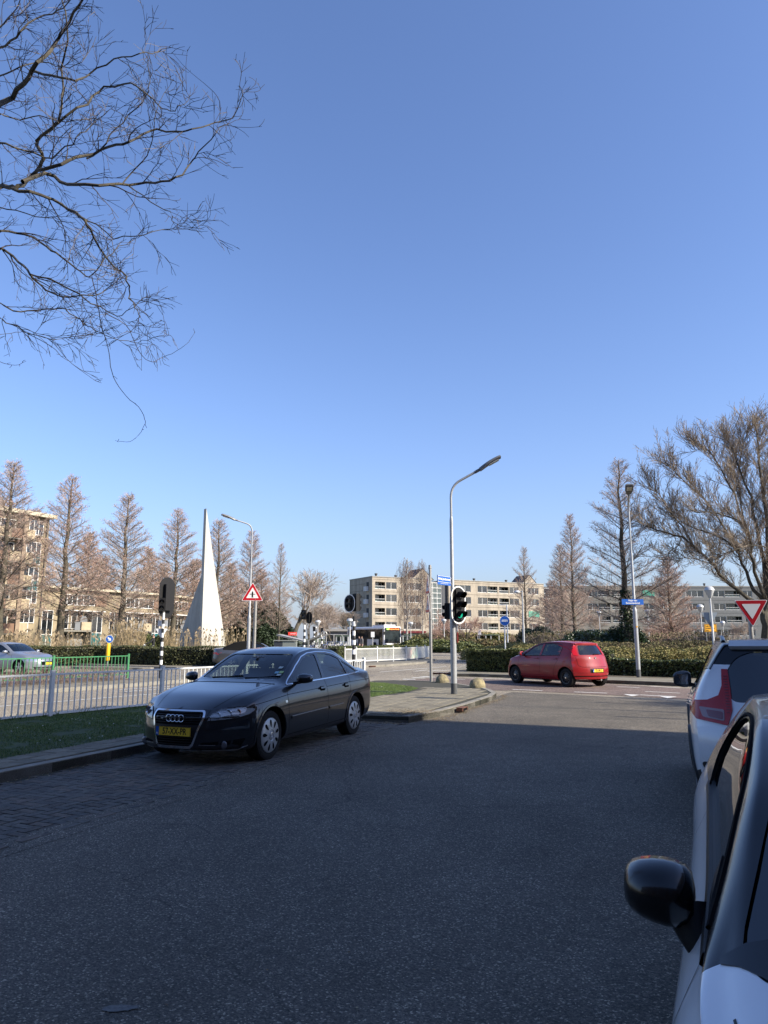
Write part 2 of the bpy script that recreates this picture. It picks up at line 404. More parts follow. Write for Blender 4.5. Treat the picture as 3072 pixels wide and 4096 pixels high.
def car_surface(sp, dx=0.075, sub=3):
    xf, xr = sp['xf'], sp['xr']
    W = prof(sp['W']); ZB = prof(sp['zb']); BE = prof(sp['belt']); TP = prof(sp['top']); CW = prof(sp['cw']); CZ = prof(sp['cz'])
    BW = lin(sp.get('bw', [(-9, .93), (9, .93)]))
    gf = lin(sp['nose']); gr = lin(sp['tail']); pf, pr = sp['plan']
    def warp(x, y, z, w):
        a = max(0.0, min(1.0, (x - (xf - 0.95)) / 0.95)) ** 2.0
        b = max(0.0, min(1.0, ((xr + 0.8) - x) / 0.8)) ** 2.0
        r = min(1.0, abs(y) / max(w, .01))
        return x - a * (pf * r ** 2.6 + gf(z)) + b * (pr * r ** sp.get('prp', 3.0) + gr(z))
    def ring(x):
        w, zb, be, tp, cw, cz, bw = W(x), ZB(x), BE(x), TP(x), CW(x), CZ(x), BW(x)
        zm = zb + (be - zb) * 0.52
        c = [(0, zb), (w * .78, zb), (w * .93, zb + .035), (w * .985, zb + .17 * (be - zb) + .03), (w, zm), (w * .985, zb + (be - zb) * .80),
             (w * bw, be)]
        bul = sp.get('bulge', .012)
        c += [((w * bw + cw) / 2 + bul, (be + cz) / 2), (cw, cz), (cw * .90, cz + (tp - cz) * .42), (cw * .62, cz + (tp - cz) * .80), (cw * .3, cz + (tp - cz) * .96), (0, tp)]
        return catmull(c, sub)
    n = int(round((xf - xr) / dx)); xs = [xr + (xf - xr) * i / n for i in range(n + 1)]
    V = []; F = []; rings = []; FM = []; mf = sp.get('matf')
    for x in xs:
        rg = ring(x); w = W(x); full = [(y, z) for y, z in rg] + [(-y, z) for y, z in rg[-2:0:-1]]
        rings.append(len(V)); m = len(full)
        for y, z in full: V.append((warp(x, y, z, w), y, z))
    for i in range(n):
        for k in range(m):
            a = rings[i] + k; b = rings[i] + (k + 1) % m
            F.append((a, rings[i + 1] + k, rings[i + 1] + (k + 1) % m, b))
            kk = min(k, m - 1 - k) + .5
            FM.append(mf((xs[i] + xs[i + 1]) / 2, kk / sub, (V[a][2] + V[b][2]) / 2, (V[a][1] + V[b][1]) / 2) if mf else 0)
    # end caps: rows between mirrored ring points
    K = 14; h = m // 2
    for end, x in ((0, xs[0]), (n, xs[-1])):
        w = W(x); rows = []
        for k in range(0, h + 1):
            a = rings[end] + k; b = rings[end] + (m - k) % m
            ya, za = V[a][1], V[a][2]
            if k in (0, h): rows.append([a] * (K + 1)); continue
            row = [a]
            for j in range(1, K):
                t = 1 - 2 * j / K; y = ya * t
                V.append((warp(x, y, za, w), y, za)); row.append(len(V) - 1)
            row.append(b); rows.append(row)
        for r in range(h):
            for j in range(K):
                q = [rows[r][j], rows[r][j + 1], rows[r + 1][j + 1], rows[r + 1][j]]
                u = []
                for i_ in q:
                    if i_ not in u: u.append(i_)
                if len(u) < 3: continue
                F.append(tuple(u) if end == 0 else tuple(u[::-1]))
                FM.append(mf(x, (r + .5) / sub, sum(V[t][2] for t in u) / len(u), 0) if mf else 0)
    return V, F, FM, dict(W=W, ZB=ZB, BE=BE, TP=TP, CW=CW, CZ=CZ, BW=BW)

def mesh_of(name, V, F, mats, smooth=True):
    me = bpy.data.meshes.new(name); me.from_pydata(V, [], F)
    for m in mats: me.materials.append(m)
    if smooth: me.polygons.foreach_set('use_smooth', [True] * len(F))
    me.update(); return me
def fix_normals(me):
    bm = bmesh.new(); bm.from_mesh(me); bmesh.ops.remove_doubles(bm, verts=bm.verts, dist=1e-5)
    bmesh.ops.recalc_face_normals(bm, faces=bm.faces); bm.to_mesh(me); bm.free()

def grid_patch(poly, step, proj, off, depth, holes=()):
    """polygon in 2D filled with triangles, every point projected on a surface; returns verts, faces with a skirt"""
    def dens(p):
        out = []
        for i in range(len(p)):
            a = Vector(p[i]); b = Vector(p[(i + 1) % len(p)]); k = max(1, int((b - a).length / step))
            out += [a.lerp(b, j / k) for j in range(k)]
        return out
    loops = [dens(poly)] + [dens(h) for h in holes]
    pts = []; edges = []; bnd = []
    for lp in loops:
        o = len(pts); pts += lp; edges += [(o + i, o + (i + 1) % len(lp)) for i in range(len(lp))]; bnd.append((o, len(lp)))
    x0 = min(p[0] for p in poly); x1 = max(p[0] for p in poly); y0 = min(p[1] for p in poly); y1 = max(p[1] for p in poly)
    nx = int((x1 - x0) / step); ny = int((y1 - y0) / step)
    def near(p):
        for q in pts[:bnd[-1][0] + bnd[-1][1]]:
            if (q - p).length < step * .45: return True
        return False
    extra = []
    for i in range(1, nx + 1):
        for j in range(1, ny + 1):
            p = Vector((x0 + i * step, y0 + j * step))
            if not near(p): extra.append(p)
    r = delaunay_2d_cdt(pts + extra, edges, [], 1, 1e-6)
    vs, fs = r[0], r[2]
    def inside(p, pl):
        c = False; n_ = len(pl)
        for i in range(n_):
            (x1_, y1_), (x2_, y2_) = pl[i], pl[i - 1]
            if (y1_ > p[1]) != (y2_ > p[1]) and p[0] < (x2_ - x1_) * (p[1] - y1_) / (y2_ - y1_) + x1_: c = not c
        return c
    if holes: fs = [f for f in fs if not any(inside(((vs[f[0]] + vs[f[1]] + vs[f[2]]) / 3), h) for h in holes)]
    V = []; ok = True
    for v in vs:
        q = proj(v[0], v[1])
        V.append(q)
    good = [i for i, q in enumerate(V) if q is not None]
    if not good: return [], []
    for i, q in enumerate(V):
        if q is None:
            j = min(good, key=lambda g: (vs[g] - vs[i]).length); V[i] = V[j]
    top = [tuple(p + n * off) for p, n in V]
    F = [tuple(f) for f in fs]
    if depth:
        cnt = {}
        for f in F:
            for i in range(3):
                e = (f[i], f[(i + 1) % 3]); cnt[e] = cnt.get(e, 0) + 1
        be = [e for e in cnt if (e[1], e[0]) not in cnt]
        low = {}
        for e in be:
            for i in e:
                if i not in low:
                    low[i] = len(top); p, n = V[i]; top.append(tuple(p + n * (off - depth)))
        for a, b in be: F.append((b, a, low[a], low[b]))
    return top, F

class CarBuild:
    def __init__(self, root, V, F):
        self.root = root; self.bvh = BVHTree.FromPolygons([Vector(v) for v in V], F)
    def p(self, axis, sgn=1):
        if axis == 'side':
            def f(x, z):
                h = self.bvh.ray_cast(Vector((x, 3 * sgn, z)), Vector((0, -sgn, 0)))
                return None if h[0] is None else (h[0], h[1] if h[1].y * sgn > 0 else -h[1])
        elif axis == 'front':
            def f(y, z):
                h = self.bvh.ray_cast(Vector((5 * sgn, y, z)), Vector((-sgn, 0, 0)))
                return None if h[0] is None else (h[0], h[1] if h[1].x * sgn > 0 else -h[1])
        else:
            def f(x, y):
                h = self.bvh.ray_cast(Vector((x, y, 4)), Vector((0, 0, -1)))
                return None if h[0] is None else (h[0], h[1] if h[1].z > 0 else -h[1])
        return f
    def patch(self, name, poly, axis, sgn, m, off=.003, depth=.012, step=.06, parent=None, holes=(), smooth=True, label=None):
        V, F = grid_patch(poly, step, self.p(axis, sgn), off, depth, holes)
        if not V: return None
        me = mesh_of(name, V, F, [m], smooth)
        if smooth: me.set_sharp_from_angle(angle=R(40))
        o = link(name, me, parent or self.root)
        if label: o['label'] = label
        return o
    def line(self, mb, pts, axis, sgn, w=.006, off=.0015, step=.05, mi=None, h=0.0):
        f = self.p(axis, sgn); dense = []
        for a, b in zip(pts[:-1], pts[1:]):
            a = Vector(a); b = Vector(b); k = max(1, int((b - a).length / step)); dense += [a.lerp(b, j / k) for j in range(k)]
        dense.append(Vector(pts[-1])); hit = [f(*q) for q in dense]; hit = [q for q in hit if q]
        if len(hit) < 2: return
        vs = []; 
        for i, (p, n) in enumerate(hit):
            d = (hit[min(i + 1, len(hit) - 1)][0] - hit[max(i - 1, 0)][0]).normalized(); s = d.cross(n).normalized()
            if h:
                vs += [tuple(p + s * w / 2 - n * .004), tuple(p + s * w * .4 + n * h), tuple(p - s * w * .4 + n * h), tuple(p - s * w / 2 - n * .004)]
            else:
                vs += [tuple(p + s * w / 2 + n * off), tuple(p - s * w / 2 + n * off)]
        k = 4 if h else 2; fs = []
        for i in range(len(hit) - 1):
            for j in range(k - 1): a = i * k + j; fs.append((a, a + 1, a + 1 + k, a + k))
        mb.add(vs, fs, mi)

def boolean(target_me, cutters, mats_extra=()):
    ob = bpy.data.objects.new('t', target_me); COL.objects.link(ob); tmp = []
    for V, F, m in cutters:
        me = bpy.data.meshes.new('c'); me.from_pydata(V, [], F); me.materials.append(m); fix_normals(me)
        c = bpy.data.objects.new('c', me); COL.objects.link(c); c.hide_render = True; tmp.append(c)
        md = ob.modifiers.new('b', 'BOOLEAN'); md.operation = 'DIFFERENCE'; md.object = c; md.solver = 'EXACT'; md.material_mode = 'TRANSFER'
    bpy.context.view_layer.update()
    dg = bpy.context.evaluated_depsgraph_get(); dg.update()
    res = bpy.data.meshes.new_from_object(ob.evaluated_get(dg))
    for c in tmp: 
        me = c.data; bpy.data.objects.remove(c); bpy.data.meshes.remove(me)
    bpy.data.objects.remove(ob)
    return res

def prism_xz(poly, y0, y1):
    n = len(poly); return ([(x, y0, z) for x, z in poly] + [(x, y1, z) for x, z in poly],
        [tuple(range(n)), tuple(range(n, 2 * n))[::-1]] + [(i, n + i, n + (i + 1) % n, (i + 1) % n) for i in range(n)])
def prism_yz(poly, x0, x1):
    n = len(poly); return ([(x0, y, z) for y, z in poly] + [(x1, y, z) for y, z in poly],
        [tuple(range(n)), tuple(range(n, 2 * n))[::-1]] + [(i, n + i, n + (i + 1) % n, (i + 1) % n) for i in range(n)])
def round_poly(poly, r=.04, k=4):
    out = []; n = len(poly)
    for i in range(n):
        p = Vector(poly[i]); a = Vector(poly[i - 1]) - p; b = Vector(poly[(i + 1) % n]) - p
        rr = min(r, a.length * .45, b.length * .45); a.normalize(); b.normalize()
        p0 = p + a * rr; p1 = p + b * rr
        for j in range(k + 1):
            t = j / k; out.append(tuple(p0 * (1 - t) ** 2 + p * 2 * t * (1 - t) + p1 * t * t))
    return out

def make_wheel(root, x, y, sgn, r, w, style, rimr, scale=1):
    """y = outer face position, sgn = +1 left side"""
    mb = MB(); hw = w
    pr = [(rimr, -hw * .98), (r * .86, -hw), (r * .97, -hw * .93), (r, -hw * .75), (r, -hw * .25), (r * .97, -hw * .07), (r * .86, 0), (rimr * 1.02, -hw * .02), (rimr * .97, -hw * .12)]
    mb.lathe([(a, b * 1.0) for a, b in pr], axis='y', n=40)
    for k in range(4):   # tread grooves as thin raised ribs
        pass
    o = mb.build('wheel', M_RUBBER, root, smooth=True, sharp=50)
    o.location = (x, y, r); 
    if sgn < 0: o.rotation_euler = (0, 0, math.pi)
    rim = MB(); R_ = rimr
    if style == 'cap':       # silver cap with nine slots
        rim.lathe([(R_ * .99, -.035), (R_ * .985, -.004), (R_ * .93, .004), (R_ * .6, .012), (R_ * .33, .018), (R_ * .30, .012), (R_ * .26, .012), (R_ * .24, .02), (0.001, .022)], axis='y', n=45, mi=0)
        for k in range(9):
            a = 2 * math.pi * k / 9 + .1; poly = []
            for t in range(14):
                b = 2 * math.pi * t / 14; rr = R_ * .67 + math.cos(b) * R_ * .225; ww = math.sin(b) * R_ * (.052 + .045 * (1 + math.cos(b)))
                ca, sa = math.cos(a), math.sin(a); px_, pz_ = rr * ca - ww * sa, rr * sa + ww * ca
                rn = math.hypot(px_, pz_) / R_
                yy = float(np.interp(rn, [.33, .6, .93, 1], [.018, .012, .004, 0])) + .0012
                poly.append((px_, yy, pz_))
            rim.add(poly, [tuple(range(14))[::-1]], 1)
        for k in range(5):
            a = 2 * math.pi * k / 5; rim.lathe([(.001, .0245), (.009, .0235), (.011, .0225)], (math.cos(a) * R_ * .14, 0, math.sin(a) * R_ * .14), axis='y', n=8, mi=1) if k < 0 else None
        rim.lathe([(R_ * .17, .0215), (R_ * .17, .026), (R_ * .14, .027), (R_ * .14, .0225)], axis='y', n=20, mi=2)
        mats = [mat('hubcap_silver', (0.40, 0.41, 0.42), 0.35, metal=.35, noise_amt=.08, noise_scale=12), M_BLACKM, M_CHROME]
    elif style == 'steel':   # black steel rim with small logo cap
        rim.lathe([(R_ * .99, -.02), (R_ * .97, .004), (R_ * .88, 0), (R_ * .84, -.03), (R_ * .5, -.015), (R_ * .3, .0), (.001, .003)], axis='y', n=32, mi=0)
        for k in range(10):
            a = 2 * math.pi * k / 10
            rim.lathe([(.001, -.016), (.02, -.0165)], (math.cos(a) * R_ * .66, 0, math.sin(a) * R_ * .66), axis='y', n=10, mi=1)
        rim.lathe([(.028, .002), (.027, .008), (.001, .009)], axis='y', n=14, mi=2)
        mats = [mat('steel_rim_black', (0.02, 0.02, 0.022), 0.4), M_BLACKM, M_CHROME]
    else:
        dark = mat('rim_dark', (0.02, 0.02, 0.022), 0.5)
        rim.lathe([(R_ * .99, -.03), (R_ * .985, .002), (R_ * .95, .006), (R_ * .91, -.005), (R_ * .88, -.06), (R_ * .2, -.07), (.001, -.07)], axis='y', n=36, mi=0)
        ns = 5
        for k in range(ns):
            for dd in (-.11, .11):
                a = 2 * math.pi * k / ns + .3; ca, sa = math.cos(a + dd * .55), math.sin(a + dd * .55); cb, sb = math.cos(a + dd * 1.5), math.sin(a + dd * 1.5)
                p = Vector((ca * R_ * .14, .0, sa * R_ * .14)); q = Vector((cb * R_ * .94, .0, sb * R_ * .94))
                rim.beam(p, q, .026, .022, mi=1, up=(0, 1, 0))
        rim.lathe([(R_ * .22, -.03), (R_ * .2, .008), (.001, .012)], axis='y', n=20, mi=1)
        mats = [dark if style != 'alloy_dark' else dark, mat('alloy_silver', (0.55, 0.56, 0.58), 0.3, metal=.8) if style != 'alloy_dark' else mat('alloy_black', (0.03, 0.03, 0.03), 0.3, metal=.4)]
    rim.build('rim', mats, o, smooth=True, sharp=30)
    return o

def build_car(sp, name, label, loc, heading, scale=1.0, group=None, cat='car'):
    root = thing(name, label, cat, loc, heading, group)
    root.scale = (scale,) * 3
    V, F, FM, fn = car_surface(sp, dx=sp.get('dx', .075), sub=sp.get('sub', 3))
    body_m = sp['paint']; trim = M_BLACK
    cuts = []
    wr = sp['wr']
    for ax in sp['axles']:
        for sg in (1, -1):
            rr = wr * sp.get('arch', 1.15); poly = []
            for k in range(36):
                a = 2 * math.pi * k / 36; poly.append((ax + rr * math.cos(a), wr * 1.02 + rr * math.sin(a)))
            w = fn['W'](ax)
            cv, cf = prism_xz(poly, (w - .30) * sg, (w + .4) * sg)
            cuts.append((cv, cf, M_BLACKM))
    # cabin cavity
    cb = sp.get('cabin')
    if cb:
        x0, x1 = cb; n = 16; cv = []; cf = []
        for i in range(n + 1):
            x = x0 + (x1 - x0) * i / n; w = fn['W'](x) * fn['BW'](x); be = fn['BE'](x); cw = fn['CW'](x); cz = fn['CZ'](x); tp = fn['TP'](x)
            th = .05
            zc = max(cz - .05, be - .02); zt = max(tp - .045, be + .0)
            fl = .40
            rg = [(0, fl), (w - .10, fl), (w - .06, be), (max(.05, cw - .055), zc), (max(.03, cw * .6), max(zc, zt - .02)), (0, max(zt, zc))]
            full = rg + [(-y, z) for y, z in rg[-2:0:-1]]
            for y, z in full: cv.append((x, y, z))
        m = len(full)
        for i in range(n):
            for k in range(m): cf.append((i * m + k, i * m + (k + 1) % m, (i + 1) * m + (k + 1) % m, (i + 1) * m + k))
        cf.append(tuple(range(m))[::-1]); cf.append(tuple(n * m + k for k in range(m)))
        cuts.append((cv, cf, M_INT))
        for poly in sp['side_windows']:
            cv, cf = prism_xz(round_poly(poly, .035), -2, 2); cuts.append((cv, cf, trim))
        if sp.get('windscreen'):
            cv, cf = prism_yz(round_poly(sp['windscreen'], .06), sp['ws_x'], 3.5); cuts.append((cv, cf, trim))
        if sp.get('rear_window'):
            cv, cf = prism_yz(round_poly(sp['rear_window'], .06), -3.5, sp['rw_x']); cuts.append((cv, cf, trim))
    me = mesh_of('body', V, F, body_m if isinstance(body_m, list) else [body_m])
    me.polygons.foreach_set('material_index', FM); fix_normals(me)
    me2 = boolean(me, cuts)
    me2.name = 'body'
    me2.polygons.foreach_set('use_smooth', [True] * len(me2.polygons)); me2.set_sharp_from_angle(angle=R(28))
    body = link('body', me2, root)
    cbd = CarBuild(root, V, F)
    gm = sp.get('glass', M_GLASS)
    if cb:
        for i, poly in enumerate(sp['side_windows']):
            for sg in (1, -1):
                cbd.patch('side_window', [(x, z) for x, z in poly], 'side', sg, sp.get('glass_side', gm) if not sp.get('glass_rear_side') or i == 0 else sp['glass_rear_side'], off=-.008, depth=0)
        if sp.get('windscreen'): cbd.patch('windscreen', sp['windscreen'], 'front', 1, gm, off=-.008, depth=0)
        if sp.get('rear_window'): cbd.patch('rear_window', sp['rear_window'], 'front', -1, sp.get('glass_back', gm), off=-.008, depth=0)
    # wheels
    for ax in sp['axles']:
        for sg in (1, -1): make_wheel(root, ax, (fn['W'](ax) - sp.get('inset', .035)) * sg, sg, wr, sp.get('tw', .2), sp['rim'], sp['rimr'])
    return root, body, cbd, fn

def seats(root, x_front, x_back, z0=.42, mi=M_INT, head=True, col=M_INTG):
    for x in (x_front, x_back):
        for y in (-.37, .37):
            mb = MB()
            mb.box(x + .02, y, z0 + .06, .50, .48, .16); s = len(mb.v)
            mb.box(0, 0, .30, .13, .46, .62); mb.xf(Matrix.Translation((x - .26, y, z0 + .06)) @ Matrix.Rotation(R(-14), 4, 'Y'), s)
            s = len(mb.v)
            mb.lathe([(.001, 0), (.08, .01), (.125, .07), (.12, .15), (.08, .19), (.001, .2)], n=12); mb.xf(Matrix.Translation((x - .43, y, z0 + .66)) @ Matrix.Diagonal((.55, 1.1, 1, 1)), s)
            mb.build('seat', mi, root, smooth=True, sharp=60)
def steering(root, x, y, z):
    mb = MB(); ring = []
    for k in range(25):
        a = 2 * math.pi * k / 24; ring.append((math.sin(a) * .0 + math.cos(a) * .07, math.sin(a) * .185, math.cos(a) * .17))
    mb.tube(ring, .014, 6, caps=False); mb.beam((0, -.17, 0), (0, .17, 0), .03, .04); mb.tube([(0, 0, 0), (.3, 0, -.12)], .03, 6)
    mb.build('steering_wheel', M_INT, root, loc=(x, y, z), smooth=True)

def plate(root, txt, loc, rot, w=.52, h=.11, parent=None):
    mb = MB(); mb.box(0, 0, 0, w, h, .006)
    p = mb.build('number_plate', M_YEL, parent or root, loc=loc); p.rotation_euler = rot
    b = MB(); b.box(-w / 2 + .024, 0, .0042, .044, h * .94, .003); b.build('country_band', M_BLUE, p)
    t = text_mesh('NL', .03, M_SWHITE, ext=.0006); o = link('lettering', t, p, (-w / 2 + .024, -.028, .0062))
    t = text_mesh(txt, h * .98, M_BLACK, ext=.0006, bold=.0016, sx=.80 * w / .52); o = link('lettering', t, p, (.02, -.002, .0042))
    f = MB()
    for a in (-1, 1): f.box(0, a * (h / 2 - .002), .004, w, .004, .003); f.box(a * (w / 2 - .002), 0, .004, .004, h, .003)
    f.build('plate_border', M_BLACK, p)
    return p

def mirror(cbd, x, z, sg, m_cap, parent, size=(.10, .22, .15), gap=.05, stalk=None):
    """door mirror: a shaped shell, the glass on its rear face"""
    f = cbd.p('side', sg)(x, z); y0 = f[0].y if f else .85 * sg
    mb = MB(); sx, sy, sz = size; nU, nV = 14, 9; vs = []; fs = []
    cy = y0 + sg * (gap + sy / 2)
    for i in range(nV + 1):
        a = math.pi * i / nV - math.pi / 2      # along y
        for k in range(nU):
            b = 2 * math.pi * k / nU
            ey = math.sin(a); er = max(.02, math.cos(a)) ** .45
            xx = math.cos(b); zz = math.sin(b)
            sgx = (abs(xx) ** .8) * (1 if xx > 0 else -1); sgz = (abs(zz) ** .75) * (1 if zz > 0 else -1)
            px = sgx * er * (sx * .9 if xx > 0 else sx * .25)
            taper = 1 - .12 * (ey * 1)
            vs.append((x + px - .02 * (ey + 1), cy + sg * ey * sy / 2, z + .07 + sgz * er * sz / 2 * taper))
    for i in range(nV):
        for k in range(nU): fs.append((i * nU + k, i * nU + (k + 1) % nU, (i + 1) * nU + (k + 1) % nU, (i + 1) * nU + k))
    fs.append(tuple(range(nU))); fs.append(tuple(nV * nU + k for k in range(nU))[::-1])
    mb.add(vs, fs, 0)
    if stalk:
        ringp = []
        (xa, ya, za), (xb, yb, zb_) = stalk
        mb.tube([(xa, ya * sg, za), ((xa + xb) / 2, (ya + yb) / 2 * sg, (za + zb_) / 2), (xb, yb * sg, zb_)], [.034, .05, .062], 12, mi=1)
    else: mb.beam((x, y0 - .01 * sg, z + .0), (x, cy - sg * .02, z + .03), .06, .04, mi=1)
    o = mb.build('door_mirror', [m_cap, M_BLACK], parent, smooth=True, sharp=50)
    g = MB(); g.box(x - sx * .262 - .02, cy, z + .07, .006, sy * .62, sz * .6); g.build('mirror_glass', mat('mirror_glass', (.6, .62, .65), .03, metal=1), o)
    return o
# ------------------------------------------------------------------ car types
SEDAN = dict(xf=2.30, xr=-2.29, axles=(1.43, -1.218), wr=.316, rimr=.222, tw=.21, arch=1.14, dx=.065, sub=4,
    W=[(2.30, .80), (1.9, .872), (1.4, .886), (0, .882), (-1.2, .886), (-1.9, .86), (-2.29, .80)],
    zb=[(2.3, .21), (1.9, .18), (1.0, .20), (-.9, .20), (-1.8, .24), (-2.29, .34)],
    belt=[(2.30, .63), (2.1, .71), (1.8, .775), (1.4, .835), (1.0, .885), (.5, .905), (-.5, .93), (-1.3, .96), (-1.7, .975), (-2.1, .975), (-2.29, .94)],
    top=[(2.30, .69), (2.15, .745), (1.8, .845), (1.4, .91), (1.15, .95), (1.0, .985), (.9, 1.025), (.55, 1.22), (.3, 1.335), (.1, 1.39), (-.3, 1.427), (-.8, 1.412), (-1.05, 1.375), (-1.35, 1.262), (-1.65, 1.125), (-1.8, 1.09), (-2.1, 1.075), (-2.29, 1.03)],
    cw=[(2.3, .62), (1.8, .70), (1.2, .745), (.95, .735), (.55, .66), (.15, .585), (-.3, .575), (-.9, .57), (-1.2, .59), (-1.7, .66), (-2.29, .68)],
    cz=[(2.3, .66), (1.8, .82), (1.2, .915), (.95, .945), (.55, 1.155), (.15, 1.33), (-.3, 1.37), (-.9, 1.345), (-1.2, 1.258), (-1.7, 1.058), (-1.9, 1.04), (-2.29, .985)],
    nose=[(.15, .10), (.24, .0), (.45, .0), (.60, .025), (.68, .08), (.9, .12)], tail=[(.3, .08), (.45, .0), (.6, .02), (.95, .06), (1.05, .1)], plan=(.40, .28),
    cabin=(-1.5, .84), windscreen=[(-.665, .995), (.665, .995), (.53, 1.325), (-.53, 1.325)], ws_x=0.1,
    rear_window=[(-.60, 1.115), (.60, 1.115), (.50, 1.32), (-.50, 1.32)], rw_x=-.8,
    side_windows=[[(.83, .945), (-.13, .965), (-.21, 1.315), (.05, 1.30), (.22, 1.245), (.5, 1.12)],
                  [(-.20, .967), (-1.0, .99), (-1.0, 1.225), (-.8, 1.29), (-.6, 1.315), (-.29, 1.322)],
                  [(-1.05, .993), (-1.42, 1.01), (-1.30, 1.085), (-1.05, 1.20)]], rim='cap')
DLO = [(.93, .925), (.5, 1.155), (.22, 1.285), (.0, 1.335), (-.3, 1.35), (-.6, 1.343), (-.85, 1.31), (-1.1, 1.22), (-1.3, 1.12), (-1.5, 1.0), (-1.0, .975), (-.2, .95), (.93, .925)]
M_AUDI = paint('dark_grey_blue_paint', (0.010, 0.012, 0.018), metal=0.5, rough=0.30, dirt=.1)

def door_lines(cb, root, sg, polys, m=M_BLACKM, w=.007):
    mb = MB()
    for p in polys: cb.line(mb, p, 'side', sg, w=w, off=.0012)
    mb.build('panel_gap', m, root)

def audi():
    sp = dict(SEDAN); sp['paint'] = M_AUDI
    f = Vector(ST(8.30 * 1.032, -5.03 * 1.032)); r = Vector(ST(10.95 * 1.032, -5.05 * 1.032))
    d = (f - r).normalized(); head = math.atan2(d.y, d.x); sc = 1.03
    left = Vector((-d.y, d.x))
    mid = (f + r) / 2 - left * (.86 * sc) - d * (.106 * sc)
    root, body, cb, fn = build_car(sp, 'parked_car', 'dark blue grey four-ring saloon parked by the grassy kerb, facing the viewer', (mid.x, mid.y, .004), head, sc)
    # chrome window surround
    for sg in (1, -1):
        mb = MB(); cb.line(mb, DLO, 'side', sg, w=.020, off=.002, h=.007, step=.03); mb.build('window_trim', M_CHROME, root, smooth=True)
        door_lines(cb, root, sg, [[(.98, .90), (1.02, .80), (1.00, .45), (.97, .27)], [(-.17, .955), (-.20, .6), (-.21, .27)], [(-1.02, .97), (-1.0, .75), (-.93, .66), (-.85, .5), (-.80, .3)],
             [(.97, .27), (-.80, .3)], [(2.02, .70), (1.6, .745), (1.0, .80), (0, .83), (-1.0, .86), (-1.9, .87)], [(1.9, .56), (1.82, .56), (1.8, .50), (1.80, .35)]])
        mb = MB(); cb.line(mb, [(.93, .49), (-.16, .515)], 'side', sg, w=.045, h=.012); mb.build('rubbing_strip', M_AUDI, root)
        mb = MB(); cb.line(mb, [(-.23, .518), (-.72, .53)], 'side', sg, w=.045, h=.012); mb.build('rubbing_strip', M_AUDI, root)
        mb = MB(); cb.line(mb, [(.93, .508), (-.16, .533)], 'side', sg, w=.010, h=.0145); cb.line(mb, [(-.23, .536), (-.72, .548)], 'side', sg, w=.010, h=.0145)
        mb.build('strip_chrome', mat('brushed_trim', (.3, .3, .31), .3, metal=.8), root)
        for x in (-.03, -.86):
            cb.patch('handle_recess', round_poly([(x - .085, .785), (x + .085, .785), (x + .085, .85), (x - .085, .85)], .03), 'side', sg, M_BLACKM, off=.001, depth=.004, step=.03)
            mb = MB(); cb.line(mb, [(x - .09, .825), (x + .09, .823)], 'side', sg, w=.034, h=.028); mb.build('door_handle', M_AUDI, root, smooth=True)
        cb.patch('side_repeater', round_poly([(1.10, .70), (1.04, .70), (1.04, .73), (1.10, .73)], .01), 'side', sg, M_REFL, off=.004, depth=.006, step=.03)
        # arch lips
        for ax in sp['axles']:
            mb = MB(); rr = sp['wr'] * 1.15 + .012
            pts = [(ax + rr * math.cos(a), sp['wr'] * 1.02 + rr * math.sin(a)) for a in [R(-8 + 196 * k / 30) for k in range(31)]]
            cb.line(mb, pts, 'side', sg, w=.03, h=.010, step=.1); mb.build('arch_lip', M_AUDI, root, smooth=True)
        # mirrors
        mirror(cb, .72, .93, sg, M_AUDI, root, size=(.11, .21, .135))
    # front
    gr = round_poly([(-.262, .235), (.262, .235), (.385, .60), (.365, .675), (-.365, .675), (-.385, .60)], .05)
    grin = round_poly([(-.242, .258), (.242, .258), (.362, .60), (.345, .655), (-.345, .655), (-.362, .60)], .045)
    cb.patch('grille', grin, 'front', 1, M_BLACKM, off=.002, depth=.01, step=.05)
    cb.patch('grille_frame', gr, 'front', 1, M_CHROME, off=.016, depth=.03, step=.05, holes=[grin])
    for k in range(14):
        z = .275 + k * .0285
        if .355 < z < .51: continue
        hw = float(np.interp(z, [.258, .60, .655], [.235, .355, .34]))
        mb = MB(); cb.line(mb, [(-hw, z), (hw, z)], 'front', 1, w=.010, h=.011, step=.06); mb.build('grille_slat', M_BLACK, root)
    cb.patch('plate_bracket', [(-.30, .352), (.30, .352), (.325, .505), (-.325, .505)], 'front', 1, M_BLACK, off=.01, depth=.02)
    h = cb.p('front', 1)(0, .43)[0]
    plate(root, '57-XX-PR', (h.x + .026, 0, .428), (R(90), 0, R(90)))
    h2 = cb.p('front', 1)(0, .58)[0]
    mb = MB()
    for k in range(4):
        y = (k - 1.5) * .062; ring = [(h2.x + .022 + .002 * (k % 2), y + .042 * math.cos(a), .582 + .042 * math.sin(a)) for a in [2 * math.pi * j / 28 for j in range(29)]]
        mb.tube(ring, .0055, 6, caps=False)
    mb.build('emblem', M_CHROME, root, smooth=True)
    for sg in (1, -1):
        hl = [(.405 * sg, .548), (.56 * sg, .562), (.70 * sg, .578), (.80 * sg, .615), (.845 * sg, .665), (.835 * sg, .70), (.70 * sg, .70), (.52 * sg, .682), (.44 * sg, .625)]
        bk = cb.patch('headlight', hl, 'front', 1, mat('headlight_back', (.50, .51, .53), .3, metal=.2), off=.001, depth=.006, step=.03)
        for (yy, zz, rr) in ((.515, .615, .042), (.615, .637, .047), (.70, .65, .034)):
            q = cb.p('front', 1)(yy * sg, zz)
            if q:
                m2 = MB(); m2.lathe([(.001, -.02), (rr * .5, -.016), (rr * .9, .0), (rr, .006), (rr * 1.06, .0)], axis='x', n=24)
                o = m2.build('lamp_bowl', M_REFL if rr > .035 else M_AMBER, bk, smooth=True); o.location = q[0] + Vector((.006, 0, 0))
